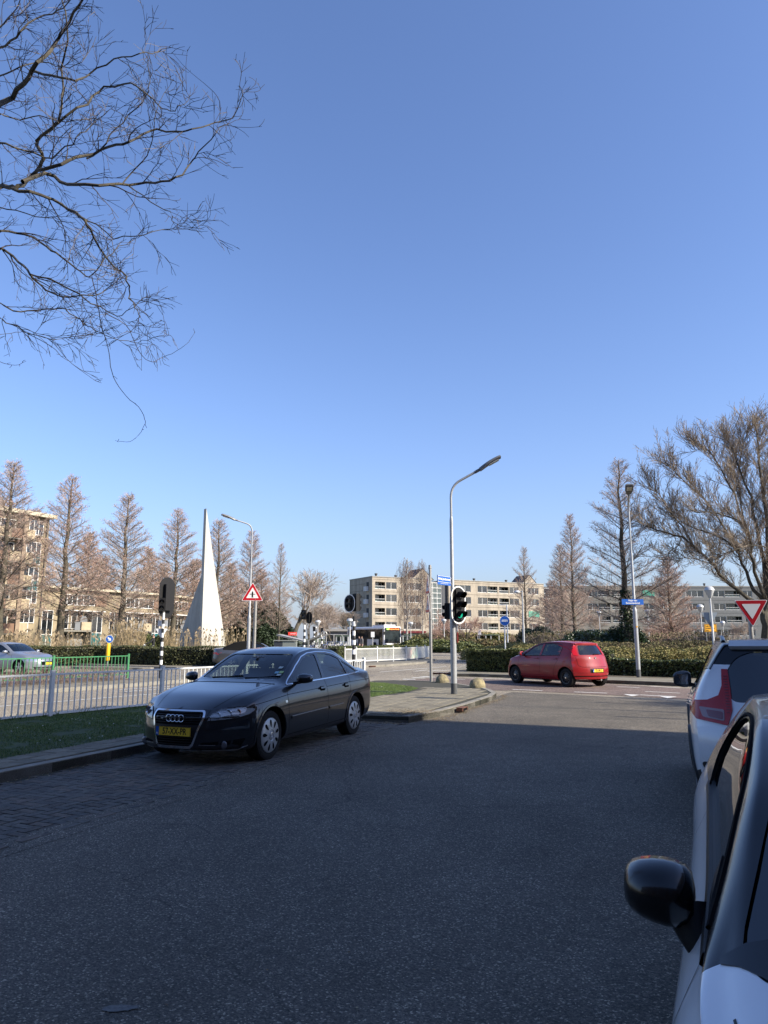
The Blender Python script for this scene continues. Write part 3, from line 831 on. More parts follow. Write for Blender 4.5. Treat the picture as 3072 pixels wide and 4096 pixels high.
        cb.patch('headlight_lens', hl, 'front', 1, M_GLASSW, off=.014, depth=.0, step=.04, parent=bk)
        fr = MB(); hlc = hl + [hl[0]]; cb.line(fr, hlc, 'front', 1, w=.012, h=.010, step=.03); fr.build('headlight_rim', M_BLACK, bk)
        cb.patch('lower_intake', round_poly([(.34 * sg, .215), (.74 * sg, .225), (.79 * sg, .34), (.62 * sg, .315), (.36 * sg, .30)], .02), 'front', 1, M_BLACKM, off=.002, depth=.006)
        q = cb.p('front', 1)(.60 * sg, .268)
        m2 = MB(); m2.lathe([(.001, .004), (.03, .006), (.042, .0), (.05, -.01)], axis='x', n=20); o = m2.build('fog_lamp', mat('fog_glass', (.10, .10, .11), .2, coat=.5), root, smooth=True); o.location = q[0] + Vector((.012, 0, 0))
        mb = MB(); cb.line(mb, [(.34 * sg, .27), (.52 * sg, .268)], 'front', 1, w=.008, h=.012); cb.line(mb, [(.30 * sg, .198), (.70 * sg, .205), (.80 * sg, .25)], 'front', 1, w=.012, h=.012)
        mb.build('bumper_trim', mat('brushed_trim', (.3, .3, .31), .3, metal=.8), root)
        tl = [(.55 * sg, .72), (.78 * sg, .70), (.80 * sg, .83), (.56 * sg, .84)]
        cb.patch('tail_light', tl, 'front', -1, M_RLIGHT, off=.006, depth=.01)
    mb = MB()
    for sg in (1, -1): cb.line(mb, [(2.2, .40 * sg), (1.9, .50 * sg), (1.5, .60 * sg), (1.05, .665 * sg)], 'top', 1, w=.006)
    cb.line(mb, [(1.10, -.70), (1.13, 0), (1.10, .70)], 'top', 1, w=.03)
    mb.build('bonnet_gap', M_BLACKM, root)
    # wipers, inside mirror, dash, stickers
    for y0 in (-.45, .12):
        mb = MB(); 
        a = cb.p('front', 1)(y0, 1.01)[0]; b = cb.p('front', 1)(y0 + .50, 1.035)[0]
        mb.tube([a + Vector((.012, 0, -.006)), (a + b) / 2 + Vector((.02, 0, -.01)), b + Vector((.012, 0, .0))], .008, 6); mb.build('wiper', M_BLACKM, root)
    mb = MB(); mb.box(.40, 0, 1.255, .03, .21, .06); mb.box(.44, 0, 1.285, .06, .03, .03); mb.build('inside_mirror', mat('pale_grey_plastic', (.25, .25, .26), .5), root)
    mb = MB(); mb.box(.72, 0, .90, .42, 1.3, .12); mb.box(.60, -.35, .96, .2, .4, .06); mb.build('dashboard', M_INT, root)
    seats(root, .05, -.85); steering(root, .42, .37, .93)
    colr = [mat('sticker_pale', (.45, .52, .5), .6), mat('sticker_green', (.35, .5, .2), .6), mat('sticker_blue', (.2, .4, .5), .6)]
    for i, (y, z) in enumerate([(.50, 1.13), (.56, 1.07), (.50, 1.065), (.555, 1.035)]):
        y = y * 1.0
        cb.patch('windscreen_sticker', [(y, z), (y + .055, z), (y + .055, z + .026), (y, z + .026)], 'front', 1, colr[i % 3], off=.001, depth=0, step=.02)
    return root
AUDI = audi()

HATCH = dict(bulge=.004, xf=2.0, xr=-2.03, axles=(1.12, -1.39), wr=.302, rimr=.20, tw=.2, arch=1.17, dx=.08, sub=3,
    W=[(2.0, .72), (1.6, .815), (1.1, .843), (0, .842), (-1.3, .843), (-2.03, .80)],
    zb=[(2.0, .22), (1.6, .20), (-1.1, .21), (-2.03, .27)],
    belt=[(2.0, .66), (1.7, .79), (1.2, .90), (.8, .94), (0, .965), (-1, .99), (-2.03, 1.02)],
    top=[(2.0, .71), (1.8, .82), (1.4, .94), (1.1, 1.01), (.95, 1.055), (.55, 1.24), (.1, 1.41), (-.2, 1.465), (-.7, 1.49), (-1.3, 1.465), (-2.03, 1.41)],
    cw=[(2.0, .56), (1.4, .69), (.98, .72), (.55, .64), (.1, .565), (-.7, .555), (-1.5, .54), (-2.03, .52)],
    cz=[(2.0, .69), (1.4, .89), (.98, .985), (.55, 1.19), (.1, 1.365), (-.7, 1.435), (-1.5, 1.40), (-2.03, 1.345)],
    nose=[(.15, .06), (.3, 0), (.5, 0), (.62, .05), (.72, .16), (.9, .2)], tail=[(.25, .06), (.42, 0), (.62, 0), (.72, .04), (.95, .10), (1.05, .17), (1.38, .40)], plan=(.42, .30), prp=2.3,
    cabin=(-1.55, .85), windscreen=[(-.66, 1.06), (.66, 1.06), (.51, 1.37), (-.51, 1.37)], ws_x=.1,
    rear_window=[(-.53, 1.035), (.53, 1.035), (.43, 1.345), (-.43, 1.345)], rw_x=-1.2,
    side_windows=[[(.70, .98), (-.12, 1.0), (-.16, 1.375), (.05, 1.345), (.3, 1.25)], [(-.22, 1.003), (-1.08, 1.035), (-1.10, 1.28), (-.98, 1.36), (-.6, 1.392), (-.26, 1.385)]], rim='steel')

def punto():
    M = paint('faded_red_paint', (0.25, 0.005, 0.008), rough=.5, dirt=.15); M.node_tree.nodes['Principled BSDF'].inputs['Coat Weight'].default_value = .8; M.node_tree.nodes['Principled BSDF'].inputs['Specular IOR Level'].default_value = .25
    sp = dict(HATCH); sp['paint'] = M
    f = Vector(G(2061, 2733)); r = Vector(G(2263, 2750)); d = (f - r).normalized(); left = Vector((-d.y, d.x)); sc = (f - r).length / 2.51
    mid = (f + r) / 2 - left * (.82 * sc) + d * (.135 * sc)
    # the near side is its left side
    root, body, cb, fn = build_car(sp, 'red_car', 'faded red hatchback driving over the crossing in front of the clipped hedge', (mid.x, mid.y, .004), math.atan2(d.y, d.x), sc)
    for sg in (1, -1):
        door_lines(cb, root, sg, [[(.80, .96), (.90, .85), (.92, .5), (.85, .27)], [(-.18, 1.0), (-.20, .7), (-.16, .25)], [(-1.12, 1.02), (-1.06, .85), (-.95, .72), (-.86, .5), (-.86, .3)], [(.85, .27), (-.86, .30)]], w=.009)
        mb = MB(); cb.line(mb, catmull([(.74, .968), (.32, 1.262), (.05, 1.365), (-.20, 1.395), (-.6, 1.408), (-.98, 1.378), (-1.13, 1.28), (-1.11, 1.03)], 3), 'side', sg, w=.03, h=.004); mb.build('window_seal', M_BLACK, root)
        mb = MB(); cb.line(mb, [(.74, .968), (-1.12, 1.018)], 'side', sg, w=.028, h=.006); cb.line(mb, [(.90, .965), (.6, 1.10)], 'side', sg, w=.05, h=.002); mb.build('window_trim', M_BLACK, root)
        for x in (-.02, -.92):
            mb = MB(); cb.line(mb, [(x - .09, .90), (x + .09, .895)], 'side', sg, w=.036, h=.03); mb.build('door_handle', M, root, smooth=True)
        mb = MB(); cb.line(mb, [(.8, .30), (-.8, .33)], 'side', sg, w=.02, h=.008); mb.build('sill_trim', M, root)
        mirror(cb, .64, .98, sg, M, root, size=(.11, .19, .15))
        tl = [(.575 * sg, 1.00), (.70 * sg, 1.03), (.665 * sg, 1.20), (.60 * sg, 1.35), (.485 * sg, 1.365), (.53 * sg, 1.2)]
        cb.patch('tail_light', tl, 'front', -1, M_RLIGHT, off=.008, depth=.012, step=.04)
        hl = [(.50 * sg, .66), (.74 * sg, .70), (.76 * sg, .80), (.66 * sg, .83), (.56 * sg, .78)]
        cb.patch('headlight', hl, 'front', 1, M_REFL, off=.006, depth=.01, step=.04)
    mb = MB(); cb.line(mb, [(-.66, 1.0), (-.64, .70), (-.55, .655), (.55, .655), (.64, .70), (.66, 1.0)], 'front', -1, w=.010)
    cb.line(mb, [(-.76, .36), (.76, .36)], 'front', -1, w=.03); cb.line(mb, [(-.78, .47), (.78, .47)], 'front', -1, w=.006); mb.build('panel_gap', M_BLACKM, root)
    cb.patch('plate_recess', round_poly([(-.30, .475), (.30, .475), (.30, .61), (-.30, .61)], .03), 'front', -1, M_BLACK, off=.002, depth=.004)
    h = cb.p('front', -1)(0, .54)[0]
    plate(root, 'TJ-G48-Z', (h.x - .012, 0, .54), (R(90), 0, R(-90)), w=.46, h=.10)
    q = cb.p('front', -1)(0, .93)
    mb = MB(); mb.lathe([(.045, .0), (.042, .01), (.001, .012)], axis='x', n=20); o = mb.build('emblem', M_CHROME, root, smooth=True); o.location = q[0] - Vector((.014, 0, 0))
    a = cb.p('front', -1)(0.02, 1.05)[0]; b = cb.p('front', -1)(-.30, 1.06)[0]
    mb = MB(); mb.tube([a - Vector((.02, 0, 0)), b - Vector((.02, 0, -.0))], .014, 6); mb.build('rear_wiper', M_BLACKM, root)
    mb = MB(); mb.tube([(-1.38, 0, 1.44), (-1.62, 0, 1.62)], .008, 5); mb.build('aerial', M_BLACKM, root)
    mb = MB(); mb.tube([(-1.75, -.2, .24), (-1.98, -.2, .235)], .03, 8); mb.build('exhaust', M_CHROME, root)
    mb = MB(); cb.line(mb, [(-.50, 1.385), (.50, 1.385)], 'front', -1, w=.05, h=.03); mb.build('roof_spoiler', M, root)
    seats(root, .05, -.8, z0=.45); steering(root, .42, .35, .95)
    # driver seen through the glass
    mb = MB(); mb.lathe([(.001, 0), (.06, .02), (.085, .09), (.08, .17), (.05, .22), (.001, .235)], origin=(-.22, .36, 1.09), n=12)
    mb.lathe([(.001, -.32), (.20, -.3), (.21, -.1), (.14, -.02), (.05, .02), (.05, .1)], origin=(-.22, .36, 1.03), n=12); 
    o = mb.build('person', mat('driver_dark', (.05, .04, .04), .9), None, smooth=True); tag(o, 'dark silhouette of the driver inside the red hatchback', 'person')
    o.matrix_world = Matrix.Translation(root.location) @ Matrix.Rotation(root.rotation_euler.z, 4, 'Z') @ Matrix.Diagonal((sc, sc, sc, 1))
    return root
PUNTO = punto()

SUV = dict(xf=2.2, xr=-2.22, axles=(1.34, -1.362), wr=.355, rimr=.245, tw=.23, arch=1.13, dx=.07, sub=4,
    W=[(2.2, .80), (1.8, .90), (1.3, .932), (0, .925), (-1.3, .935), (-1.9, .915), (-2.22, .875)],
    zb=[(2.2, .30), (1.8, .24), (-1.3, .25), (-2.22, .36)],
    belt=[(2.2, .90), (1.6, 1.0), (.9, 1.04), (0, 1.06), (-.7, 1.085), (-1.3, 1.13), (-1.8, 1.16), (-2.22, 1.15)],
    top=[(2.2, .96), (1.9, 1.04), (1.4, 1.10), (1.15, 1.13), (1.0, 1.19), (.6, 1.40), (.3, 1.52), (0, 1.575), (-.6, 1.61), (-1.4, 1.61), (-2.22, 1.585)],
    cw=[(2.2, .66), (1.4, .76), (1.02, .77), (.6, .70), (.3, .655), (-.6, .64), (-1.6, .635), (-2.22, .62)],
    cz=[(2.2, .94), (1.4, 1.06), (1.02, 1.10), (.6, 1.34), (.3, 1.46), (-.6, 1.555), (-1.6, 1.55), (-2.22, 1.52)],
    nose=[(.2, .1), (.4, 0), (.8, 0), (.95, .08)], tail=[(.30, .14), (.45, .05), (.62, 0), (.80, .0), (.95, .06), (1.10, .13), (1.30, .24), (1.58, .40)], plan=(.40, .26),
    cabin=(-1.7, .95), windscreen=[(-.70, 1.19), (.70, 1.19), (.58, 1.50), (-.58, 1.50)], ws_x=.1,
    rear_window=[(-.60, 1.085), (.60, 1.085), (.625, 1.22), (.62, 1.32), (.54, 1.44), (.42, 1.495), (-.42, 1.495), (-.54, 1.44), (-.62, 1.32), (-.625, 1.22)], rw_x=-1.3,
    side_windows=[[(.82, 1.085), (-.2, 1.11), (-.22, 1.49), (.05, 1.475), (.35, 1.36)], [(-.30, 1.115), (-.98, 1.14), (-1.40, 1.34), (-1.36, 1.465), (-1.0, 1.50), (-.32, 1.505)]],
    rim='alloy', glass_side=M_GLASSD, glass_back=M_GLASSD)
M_WHITECAR = paint('white_car_paint', (0.82, 0.83, 0.84), rough=.3, dirt=.03)
M_BLACKCAR = paint('gloss_black_paint', (0.004, 0.004, 0.005), rough=.25, dirt=.0); M_BLACKCAR.node_tree.nodes['Principled BSDF'].inputs['Coat Weight'].default_value = .5; M_BLACKCAR.node_tree.nodes['Principled BSDF'].inputs['Specular IOR Level'].default_value = .3
M_CLAD = mat('grey_black_cladding', (0.018, 0.019, 0.02), 0.6)

def volvo():
    def mf(x, k, z, y):
        if k < 2.2 or z < .50: return 2
        if z > 1.36 and x < .9: return 1
        if k > 6.1 and -1.2 < x < .95: return 1
        return 0
    sp = dict(SUV); sp['paint'] = [M_WHITECAR, M_BLACKCAR, M_CLAD]; sp['matf'] = mf
    s_rear = VOLVO_S; head = math.atan2(RV.y, RV.x); c = Vector(ST(s_rear + 2.22, VOLVO_T))
    root, body, cb, fn = build_car(sp, 'parked_car', 'white sports utility vehicle with black roof seen from behind, parked at the right edge', (c.x, c.y, .004), head)
    for sg in (1, -1):
        tl = [(x_ * sg, z_) for x_, z_ in [(.648, 1.345), (.602, 1.345), (.597, 1.2), (.597, 1.02), (.64, .90), (.87, .93), (.912, .98), (.905, 1.075), (.775, 1.09), (.69, 1.13), (.658, 1.21)]]
        o = cb.patch('tail_light', tl, 'front', -1, M_RLIGHT, off=.010, depth=.02, step=.03)
        cb.patch('reversing_lamp', round_poly([(.66 * sg, .93), (.82 * sg, .95), (.845 * sg, 1.03), (.655 * sg, 1.02)], .015), 'front', -1, mat('clear_red_lens', (.30, .16, .16), .15, coat=1), off=.014, depth=.004, step=.04, parent=o)
        cb.patch('lamp_core', round_poly([(.67 * sg, .94), (.775 * sg, .955), (.79 * sg, 1.01), (.665 * sg, 1.0)], .015), 'front', -1, mat('deep_red_lens', (.16, .004, .01), .15, coat=1), off=.017, depth=.004, step=.04, parent=o)
        for k in range(14):
            z = 1.0 + k * .022
            mb = MB(); cb.line(mb, [(.608 * sg, z), (.637 * sg, z)], 'front', -1, w=.006, h=.016); mb.build('lamp_rib', mat('deep_red_lens', (.16, .004, .01), .15, coat=1), o) if k < 14 else None
        mb = MB(); f = cb.p('top', 1)
        pts = [f(x, .60 * sg)[0] + Vector((0, 0, .038)) for x in [-1.35 + .15 * i for i in range(12)]]
        e0 = f(-1.48, .60 * sg)[0] + Vector((0, 0, .0)); e1 = f(.55, .60 * sg)[0]
        mb.tube([e0] + pts + [e1], .021, 8); mb.build('roof_rail', M_BLACKCAR, root, smooth=True)
        mirror(cb, .62, 1.06, sg, mat('mirror_dark_cap', (.03, .033, .038), .3, coat=.6), root, size=(.13, .20, .19), gap=.02)
        door_lines(cb, root, sg, [[(.95, 1.05), (1.0, .9), (.98, .45)], [(-.24, 1.1), (-.26, .45)], [(-1.05, 1.14), (-1.0, .9), (-.9, .75), (-.85, .45)], [(-1.45, 1.33), (-1.80, 1.35)]])
        for x in (-.05, -.88):
            mb = MB(); cb.line(mb, [(x - .10, .985), (x + .10, .98)], 'side', sg, w=.04, h=.04); mb.build('door_handle', M_WHITECAR, root, smooth=True)
        for ax in sp['axles']:
            mb = MB(); rr = sp['wr'] * 1.13 + .028
            pts = [(ax + rr * math.cos(a), sp['wr'] * 1.02 + rr * math.sin(a)) for a in [R(-12 + 204 * k / 30) for k in range(31)]]
            cb.line(mb, pts, 'side', sg, w=.065, h=.018, step=.1); mb.build('arch_cladding', M_CLAD, root, smooth=True)
        cb.patch('rear_reflector', [(.56 * sg, .52), (.70 * sg, .53), (.70 * sg, .565), (.56 * sg, .555)], 'front', -1, M_RLIGHT, off=.006, depth=.01, step=.04)
    cb.patch('rear_bumper_cladding', round_poly([(-.80, .40), (.80, .40), (.86, .59), (.70, .60), (.3, .575), (-.3, .575), (-.70, .60), (-.86, .59)], .03), 'front', -1, M_CLAD, off=.004, depth=.012)
    mb = MB(); cb.line(mb, [(-.66, .83), (-.63, .70), (-.55, .62)], 'front', -1, w=.008); cb.line(mb, [(.66, .83), (.63, .70), (.55, .62)], 'front', -1, w=.008); cb.line(mb, [(-.55, .62), (.55, .62)], 'front', -1, w=.008)
    mb.build('tailgate_gap', M_BLACKM, root)
    q = cb.p('front', -1)(.47, .80)[0]
    put_text('XC40', .075, M_BLACK, root, (q.x - .01, .47, .80), (R(90), 0, R(-90)), ext=.002)
    mb = MB(); cb.line(mb, [(-.56, 1.545), (.56, 1.545)], 'front', -1, w=.07, h=.05); mb.build('roof_spoiler', M_WHITECAR, root, smooth=True)
    plate(root, 'SX-734-J', (cb.p('front', -1)(0, .75)[0].x - .012, 0, .75), (R(90), 0, R(-90)), w=.50)
    seats(root, .1, -.85, z0=.6)
    return root
VOLVO_S, VOLVO_T = 6.55, .94
VOLVO = volvo()

MINI = dict(xf=1.95, xr=-2.0, axles=(1.18, -1.30), wr=.31, rimr=.22, tw=.21, arch=1.14, dx=.05, sub=5, bulge=.018,
    W=[(1.95, .72), (1.6, .835), (1.1, .862), (.3, .850), (-.6, .850), (-1.3, .862), (-2.0, .80)],
    zb=[(1.95, .20), (1.5, .18), (-1.3, .2), (-2.0, .28)],
    belt=[(1.95, .60), (1.6, .76), (1.25, .86), (1.0, .905), (.5, .925), (-.3, .95), (-1.0, .985), (-2.0, 1.0)],
    bw=[(-2, .90), (-.9, .905), (.9, .895), (1.5, .91), (1.95, .93)],
    top=[(1.95, .68), (1.75, .80), (1.5, .895), (1.35, .945), (1.2, .985), (1.05, 1.035), (.95, 1.07), (.6, 1.21), (.35, 1.31), (0, 1.385), (-.4, 1.41), (-1.0, 1.385), (-2.0, 1.29)],
    cw=[(1.95, .56), (1.4, .70), (1.05, .735), (.75, .685), (.47, .635), (0, .60), (-.7, .59), (-1.5, .565), (-2.0, .52)],
    cz=[(1.95, .65), (1.4, .86), (1.05, .935), (.75, 1.08), (.47, 1.215), (0, 1.322), (-.7, 1.33), (-1.5, 1.28), (-2.0, 1.20)],
    nose=[(.15, .06), (.3, 0), (.5, 0), (.7, .1)], tail=[(.25, .06), (.45, 0), (.7, 0), (1.0, .12), (1.3, .34)], plan=(.42, .24),
    cabin=(-1.5, .88), windscreen=[(-.705, .965), (0, .975), (.705, .965), (.66, 1.06), (.585, 1.215), (.52, 1.285), (0, 1.32), (-.52, 1.285), (-.585, 1.215), (-.66, 1.06)], ws_x=.12,
    rear_window=[(-.55, 1.03), (.55, 1.03), (.45, 1.26), (-.45, 1.26)], rw_x=-1.3,
    side_windows=[catmull([(.84, .955), (.45, .965), (-.35, .985), (-.70, 1.005), (-.76, 1.11), (-.66, 1.24), (-.40, 1.302), (0, 1.30), (.3, 1.228), (.6, 1.092), (.84, .962)], 3)],
    rim='alloy', glass=M_GLASSD, glass_side=M_GLASSD)
NEAR_S, NEAR_T = 2.70, .735
def near_car():
    def mf(x, k, z, y):
        if k < 1.0: return 2
        if k > 6.05 and x < 1.0: return 1
        return 0
    sp = dict(MINI); sp['paint'] = [M_WHITECAR, M_BLACKCAR, M_CLAD]; sp['matf'] = mf
    yaw = R(-2.2); piv = Vector(ST(1.0, NEAR_T)); dv = Matrix.Rotation(yaw, 2) @ RV; c = piv + dv * 1.7; head = math.atan2(-RV.y, -RV.x) + yaw
    root, body, cb, fn = build_car(sp, 'parked_car', 'white hatchback with black roof and black mirror parked closest at the right edge', (c.x, c.y, .004), head)
    root.scale = (1, 1, 1.01)
    for sg in (1, -1):
        mirror(cb, .60, .885, sg, M_BLACKCAR, root, size=(.135, .178, .152), gap=.005, stalk=((.67, .775, .84), (.61, .805, .915)))
        mb = MB(); cb.line(mb, [(.92, .922), (.5, .945), (-.3, .965), (-.78, .985)], 'side', sg, w=.034, h=.010, step=.03); mb.build('belt_seal', M_BLACK, root, smooth=True)
        mb = MB(); cb.line(mb, catmull([(.86, .968), (.6, 1.105), (.3, 1.243), (0, 1.312), (-.40, 1.314), (-.66, 1.25), (-.77, 1.11), (-.71, 1.0)], 5), 'side', sg, w=.016, h=.006, step=.03); mb.build('window_seal', M_BLACKM, root, smooth=True)
        door_lines(cb, root, sg, [[(.86, .91), (.93, .80), (.94, .5), (.90, .27)], [(-.46, .955), (-.5, .7), (-.44, .27)]], m=mat('gap_grey', (.05, .055, .06), .8), w=.006)
        cb.patch('mirror_triangle', [(.82, .955), (.62, .96), (.62, 1.06)], 'side', sg, M_BLACK, off=.004, depth=.01, step=.04)
        hl = [(.44 * sg, .60), (.70 * sg, .62), (.76 * sg, .70), (.66 * sg, .76), (.5 * sg, .72)]
        cb.patch('headlight', hl, 'front', 1, M_REFL, off=.004, depth=.01, step=.04)
    mb = MB()
    for sg in (1, -1): cb.line(mb, [(1.85, .45 * sg), (1.5, .66 * sg), (1.15, .715 * sg)], 'top', 1, w=.006)
    mb.build('bonnet_gap', mat('gap_grey', (.05, .055, .06), .8), root)
    arc = [(1.0 + .42 * min(1, max(0, .738 - abs(y)) / .38) ** 1.05, y) for y in [(-.735 + 1.47 * i / 40) for i in range(41)]]
    cb.patch('windscreen_surround', arc + [(.985, .735), (.985, -.735)], 'top', 1, M_BLACKCAR, off=.003, depth=.006, step=.05)
    a = cb.p('front', 1)(-.60, .99)[0]; b = cb.p('front', 1)(-.05, 1.01)[0]
    mb = MB(); mb.tube([a + Vector((.02, 0, .0)), (a + b) / 2 + Vector((.03, 0, 0)), b + Vector((.02, 0, 0))], .012, 6); mb.build('wiper', M_BLACKM, root, smooth=True)
    mb = MB(); mb.box(.78, 0, .88, .42, 1.3, .10); mb.build('dashboard', M_INT, root)
    seats(root, .0, -.8, z0=.4); steering(root, .45, -.36, .90)
    return root
NEAR = near_car()

def far_car(name, label, xy, head, m, soft=False, sp0=SEDAN, rim='alloy', extra=None, dxx=.12):
    sp = dict(sp0); sp['dx'] = dxx; sp['sub'] = 2; sp['rim'] = rim; sp['paint'] = m
    if soft:
        sp['rear_window'] = None; sp['side_windows'] = sp0['side_windows'][:1]
        sp['paint'] = [m, mat('black_soft_top', (.010, .010, .010), .95, spec=.05)]
        sp['matf'] = lambda x, k, z, y: 1 if (k > 6.2 and -1.7 < x < .5) else 0
    root, body, cb, fn = build_car(sp, name, label, (xy[0], xy[1], .004), head)
    for sg in (1, -1):
        mirror(cb, .70, .92, sg, m, root, size=(.11, .2, .14))
        cb.patch('headlight', [(.42 * sg, .58), (.80 * sg, .62), (.83 * sg, .69), (.50 * sg, .66)], 'front', 1, M_REFL, off=.008, depth=.01)
        cb.patch('tail_light', [(.52 * sg, .76), (.84 * sg, .74), (.85 * sg, .85), (.54 * sg, .86)], 'front', -1, M_RLIGHT, off=.008, depth=.01)
        door_lines(cb, root, sg, [[(.98, .90), (1.0, .45), (.97, .27)], [(-.17, .955), (-.21, .27)], [(-1.02, .97), (-.93, .66), (-.80, .3)], [(.97, .27), (-.80, .3)]], w=.012)
    cb.patch('grille', [(-.36, .40), (.36, .40), (.42, .56), (-.42, .56)], 'front', 1, M_BLACKM, off=.004, depth=.01)
    cb.patch('lower_intake', [(-.62, .24), (.62, .24), (.66, .33), (-.66, .33)], 'front', 1, M_BLACKM, off=.004, depth=.01)
    mb = MB()
    for z in (.27, .30): cb.line(mb, [(-.62, z), (.62, z)], 'front', 1, w=.01, h=.02)
    mb.build('intake_bar', M_CHROME, root)
    h = cb.p('front', 1)(0, .47)[0]; plate(root, '', (h.x + .02, 0, .47), (R(90), 0, R(90))) if not soft else None
    seats(root, .05, -.85)
    return root, cb
hv = math.atan2(.42, -.9075)
M_SILV = paint('silver_grey_paint', (0.30, 0.32, 0.35), metal=.6, rough=.3)
M_BMW = paint('graphite_paint', (0.060, 0.063, 0.070), metal=.5, rough=.35)
gc_ = Vector(G(30, 2697))
far_car('grey_car', 'silver grey saloon entering at the left behind the green railing', (gc_.x - .45, gc_.y + .9, 0), R(-18), M_SILV)
far_car('dark_convertible', 'graphite convertible with black soft top, half hidden behind the parked saloon', (-6.9, 38.9, 0), R(8), M_BMW, soft=True)
# ================================================================== GROUND
def poly_sheet(name, poly, z, m, kind='structure', thick=None):
    mb = MB()
    if thick: mb.prism(poly, z - thick, z)
    else: mb.add([(x, y, z) for x, y in poly], [tuple(range(len(poly)))])
    return struct(name, mb, m) if kind == 'structure' else mb.build(name, m)
def ccw(p):
    a = sum(p[i][0] * p[(i + 1) % len(p)][1] - p[(i + 1) % len(p)][0] * p[i][1] for i in range(len(p)))
    return p if a > 0 else p[::-1]
def chaikin(p, n=2, closed=True):
    for _ in range(n):
        q = []
        for i in range(len(p) if closed else len(p) - 1):
            a = p[i]; b = p[(i + 1) % len(p)]
            q += [(a[0] * .75 + b[0] * .25, a[1] * .75 + b[1] * .25), (a[0] * .25 + b[0] * .75, a[1] * .25 + b[1] * .75)]
        if not closed: q = [p[0]] + q + [p[-1]]
        p = q
    return p
def inpoly(p, pl):
    c = False
    for i in range(len(pl)):
        (x1, y1), (x2, y2) = pl[i], pl[i - 1]
        if (y1 > p[1]) != (y2 > p[1]) and p[0] < (x2 - x1) * (p[1] - y1) / (y2 - y1) + x1: c = not c
    return c

mb = MB(); N_ = 48
vs = [(0, 60, -.05)] + [(900 * math.cos(2 * math.pi * k / N_), 60 + 900 * math.sin(2 * math.pi * k / N_), -.05) for k in range(N_)]
mb.add(vs, [(0, k + 1, (k + 1) % N_ + 1) for k in range(N_)]); struct('ground', mb, M_FIELD)

# asphalt: the parking street and the worn main road
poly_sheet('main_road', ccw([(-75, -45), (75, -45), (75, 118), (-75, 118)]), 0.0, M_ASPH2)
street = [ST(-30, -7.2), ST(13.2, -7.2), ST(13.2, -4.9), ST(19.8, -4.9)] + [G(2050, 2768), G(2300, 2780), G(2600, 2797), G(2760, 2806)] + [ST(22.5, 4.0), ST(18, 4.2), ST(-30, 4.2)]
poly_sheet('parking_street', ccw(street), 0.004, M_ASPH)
# red cycle lane across the mouth
red_near = [G(1480, 2737), G(1600, 2738), G(1800, 2742), (3.0, 22.6), G(2050, 2762), G(2300, 2774), G(2500, 2784), G(2730, 2797), G(3060, 2812)]
red_far = [G(3060, 2772), G(2730, 2754), G(2450, 2738), G(2050, 2720), G(1830, 2714), G(1740, 2712), G(1600, 2724), G(1480, 2732)]
poly_sheet('cycle_lane', ccw(red_near + red_far), 0.008, M_RED)
worn = mat('asphalt_patch', (0.105, 0.098, 0.092), .85)
# kerbed islands
def island(name, poly, z=.115, m=M_JOINT):
    mb = MB(); mb.prism(ccw(poly), -.04, z); return struct(name, mb, m)
def kerb_run(name, pts, w=.14, z=.128, m=M_CONC, L=1.0, ramp=()):
    """kerb stones laid end to end along a polyline; every stone is a part"""
    base = link(name, None); base['kind'] = 'structure'
    d = []
    for a, b in zip(pts[:-1], pts[1:]):
        a = Vector(a); b = Vector(b); n = max(1, round((b - a).length / L))
        for k in range(n): d.append((a.lerp(b, k / n), a.lerp(b, (k + 1) / n)))
    for i, (a, b) in enumerate(d):
        u = (b - a).normalized(); nn = Vector((-u.y, u.x)); g = u * .006
        p0 = a + g; p1 = b - g; dz = random.Random(i).uniform(-.004, .004); zz = (.05 if i in ramp else z) + dz
        q = [(p0.x, p0.y), (p1.x, p1.y), (p1.x + nn.x * w, p1.y + nn.y * w), (p0.x + nn.x * w, p0.y + nn.y * w)]
        mb = MB(); ch = .02
        mid = (a + b) / 2; qi = [(x - mid.x, y - mid.y) for x, y in q]
        mb.prism(ccw(qi), -.03, zz)
        o = mb.build('kerb_stone', m, base, loc=(mid.x, mid.y, 0))
    return base
verge = [ST(-14, -7.2), ST(12.75, -7.2), ST(13.15, -6.9), ST(13.25, -4.98), ST(14.5, -4.75), ST(16.1, -4.66), ST(18.6, -4.68), ST(19.8, -4.85), ST(20.7, -5.2), (3.05, 22.3), (2.55, 23.8), (1.85, 25.35), (.9, 25.95), (-.4, 25.95), (-1.15, 24.2)]
verge_back = [A(11.5, .45), A(0, .45), A(-12, .45), A(-30, .45), ST(-14, -20)]
island('verge', verge + verge_back)
kerb_run('kerb', [ST(-6, -7.2), ST(12.75, -7.2), ST(13.15, -6.9), ST(13.25, -4.98), ST(14.5, -4.75), ST(16.1, -4.66), ST(18.6, -4.68), ST(19.8, -4.85), ST(20.7, -5.2), (3.05, 22.3), (2.55, 23.8), (1.85, 25.35), (.9, 25.95), (-.4, 25.95), (-1.15, 24.2), A(9, .45), A(0, .45), A(-10, .45)], ramp=(20, 21), z=.126)
grass_poly = ccw([ST(-14, -7.95), ST(12.2, -7.9), ST(13.2, -7.45), ST(17.4, -7.45), ST(19.4, -7.25), (1.05, 21.9), (.85, 22.6), (.1, 24.3), (-.6, 24.9), A(11, .3), A(0, .3), A(-12, .3), A(-28, .3), ST(-14, -18)])
poly_sheet('grass_ground', grass_poly, .122, M_GRASS_BASE)

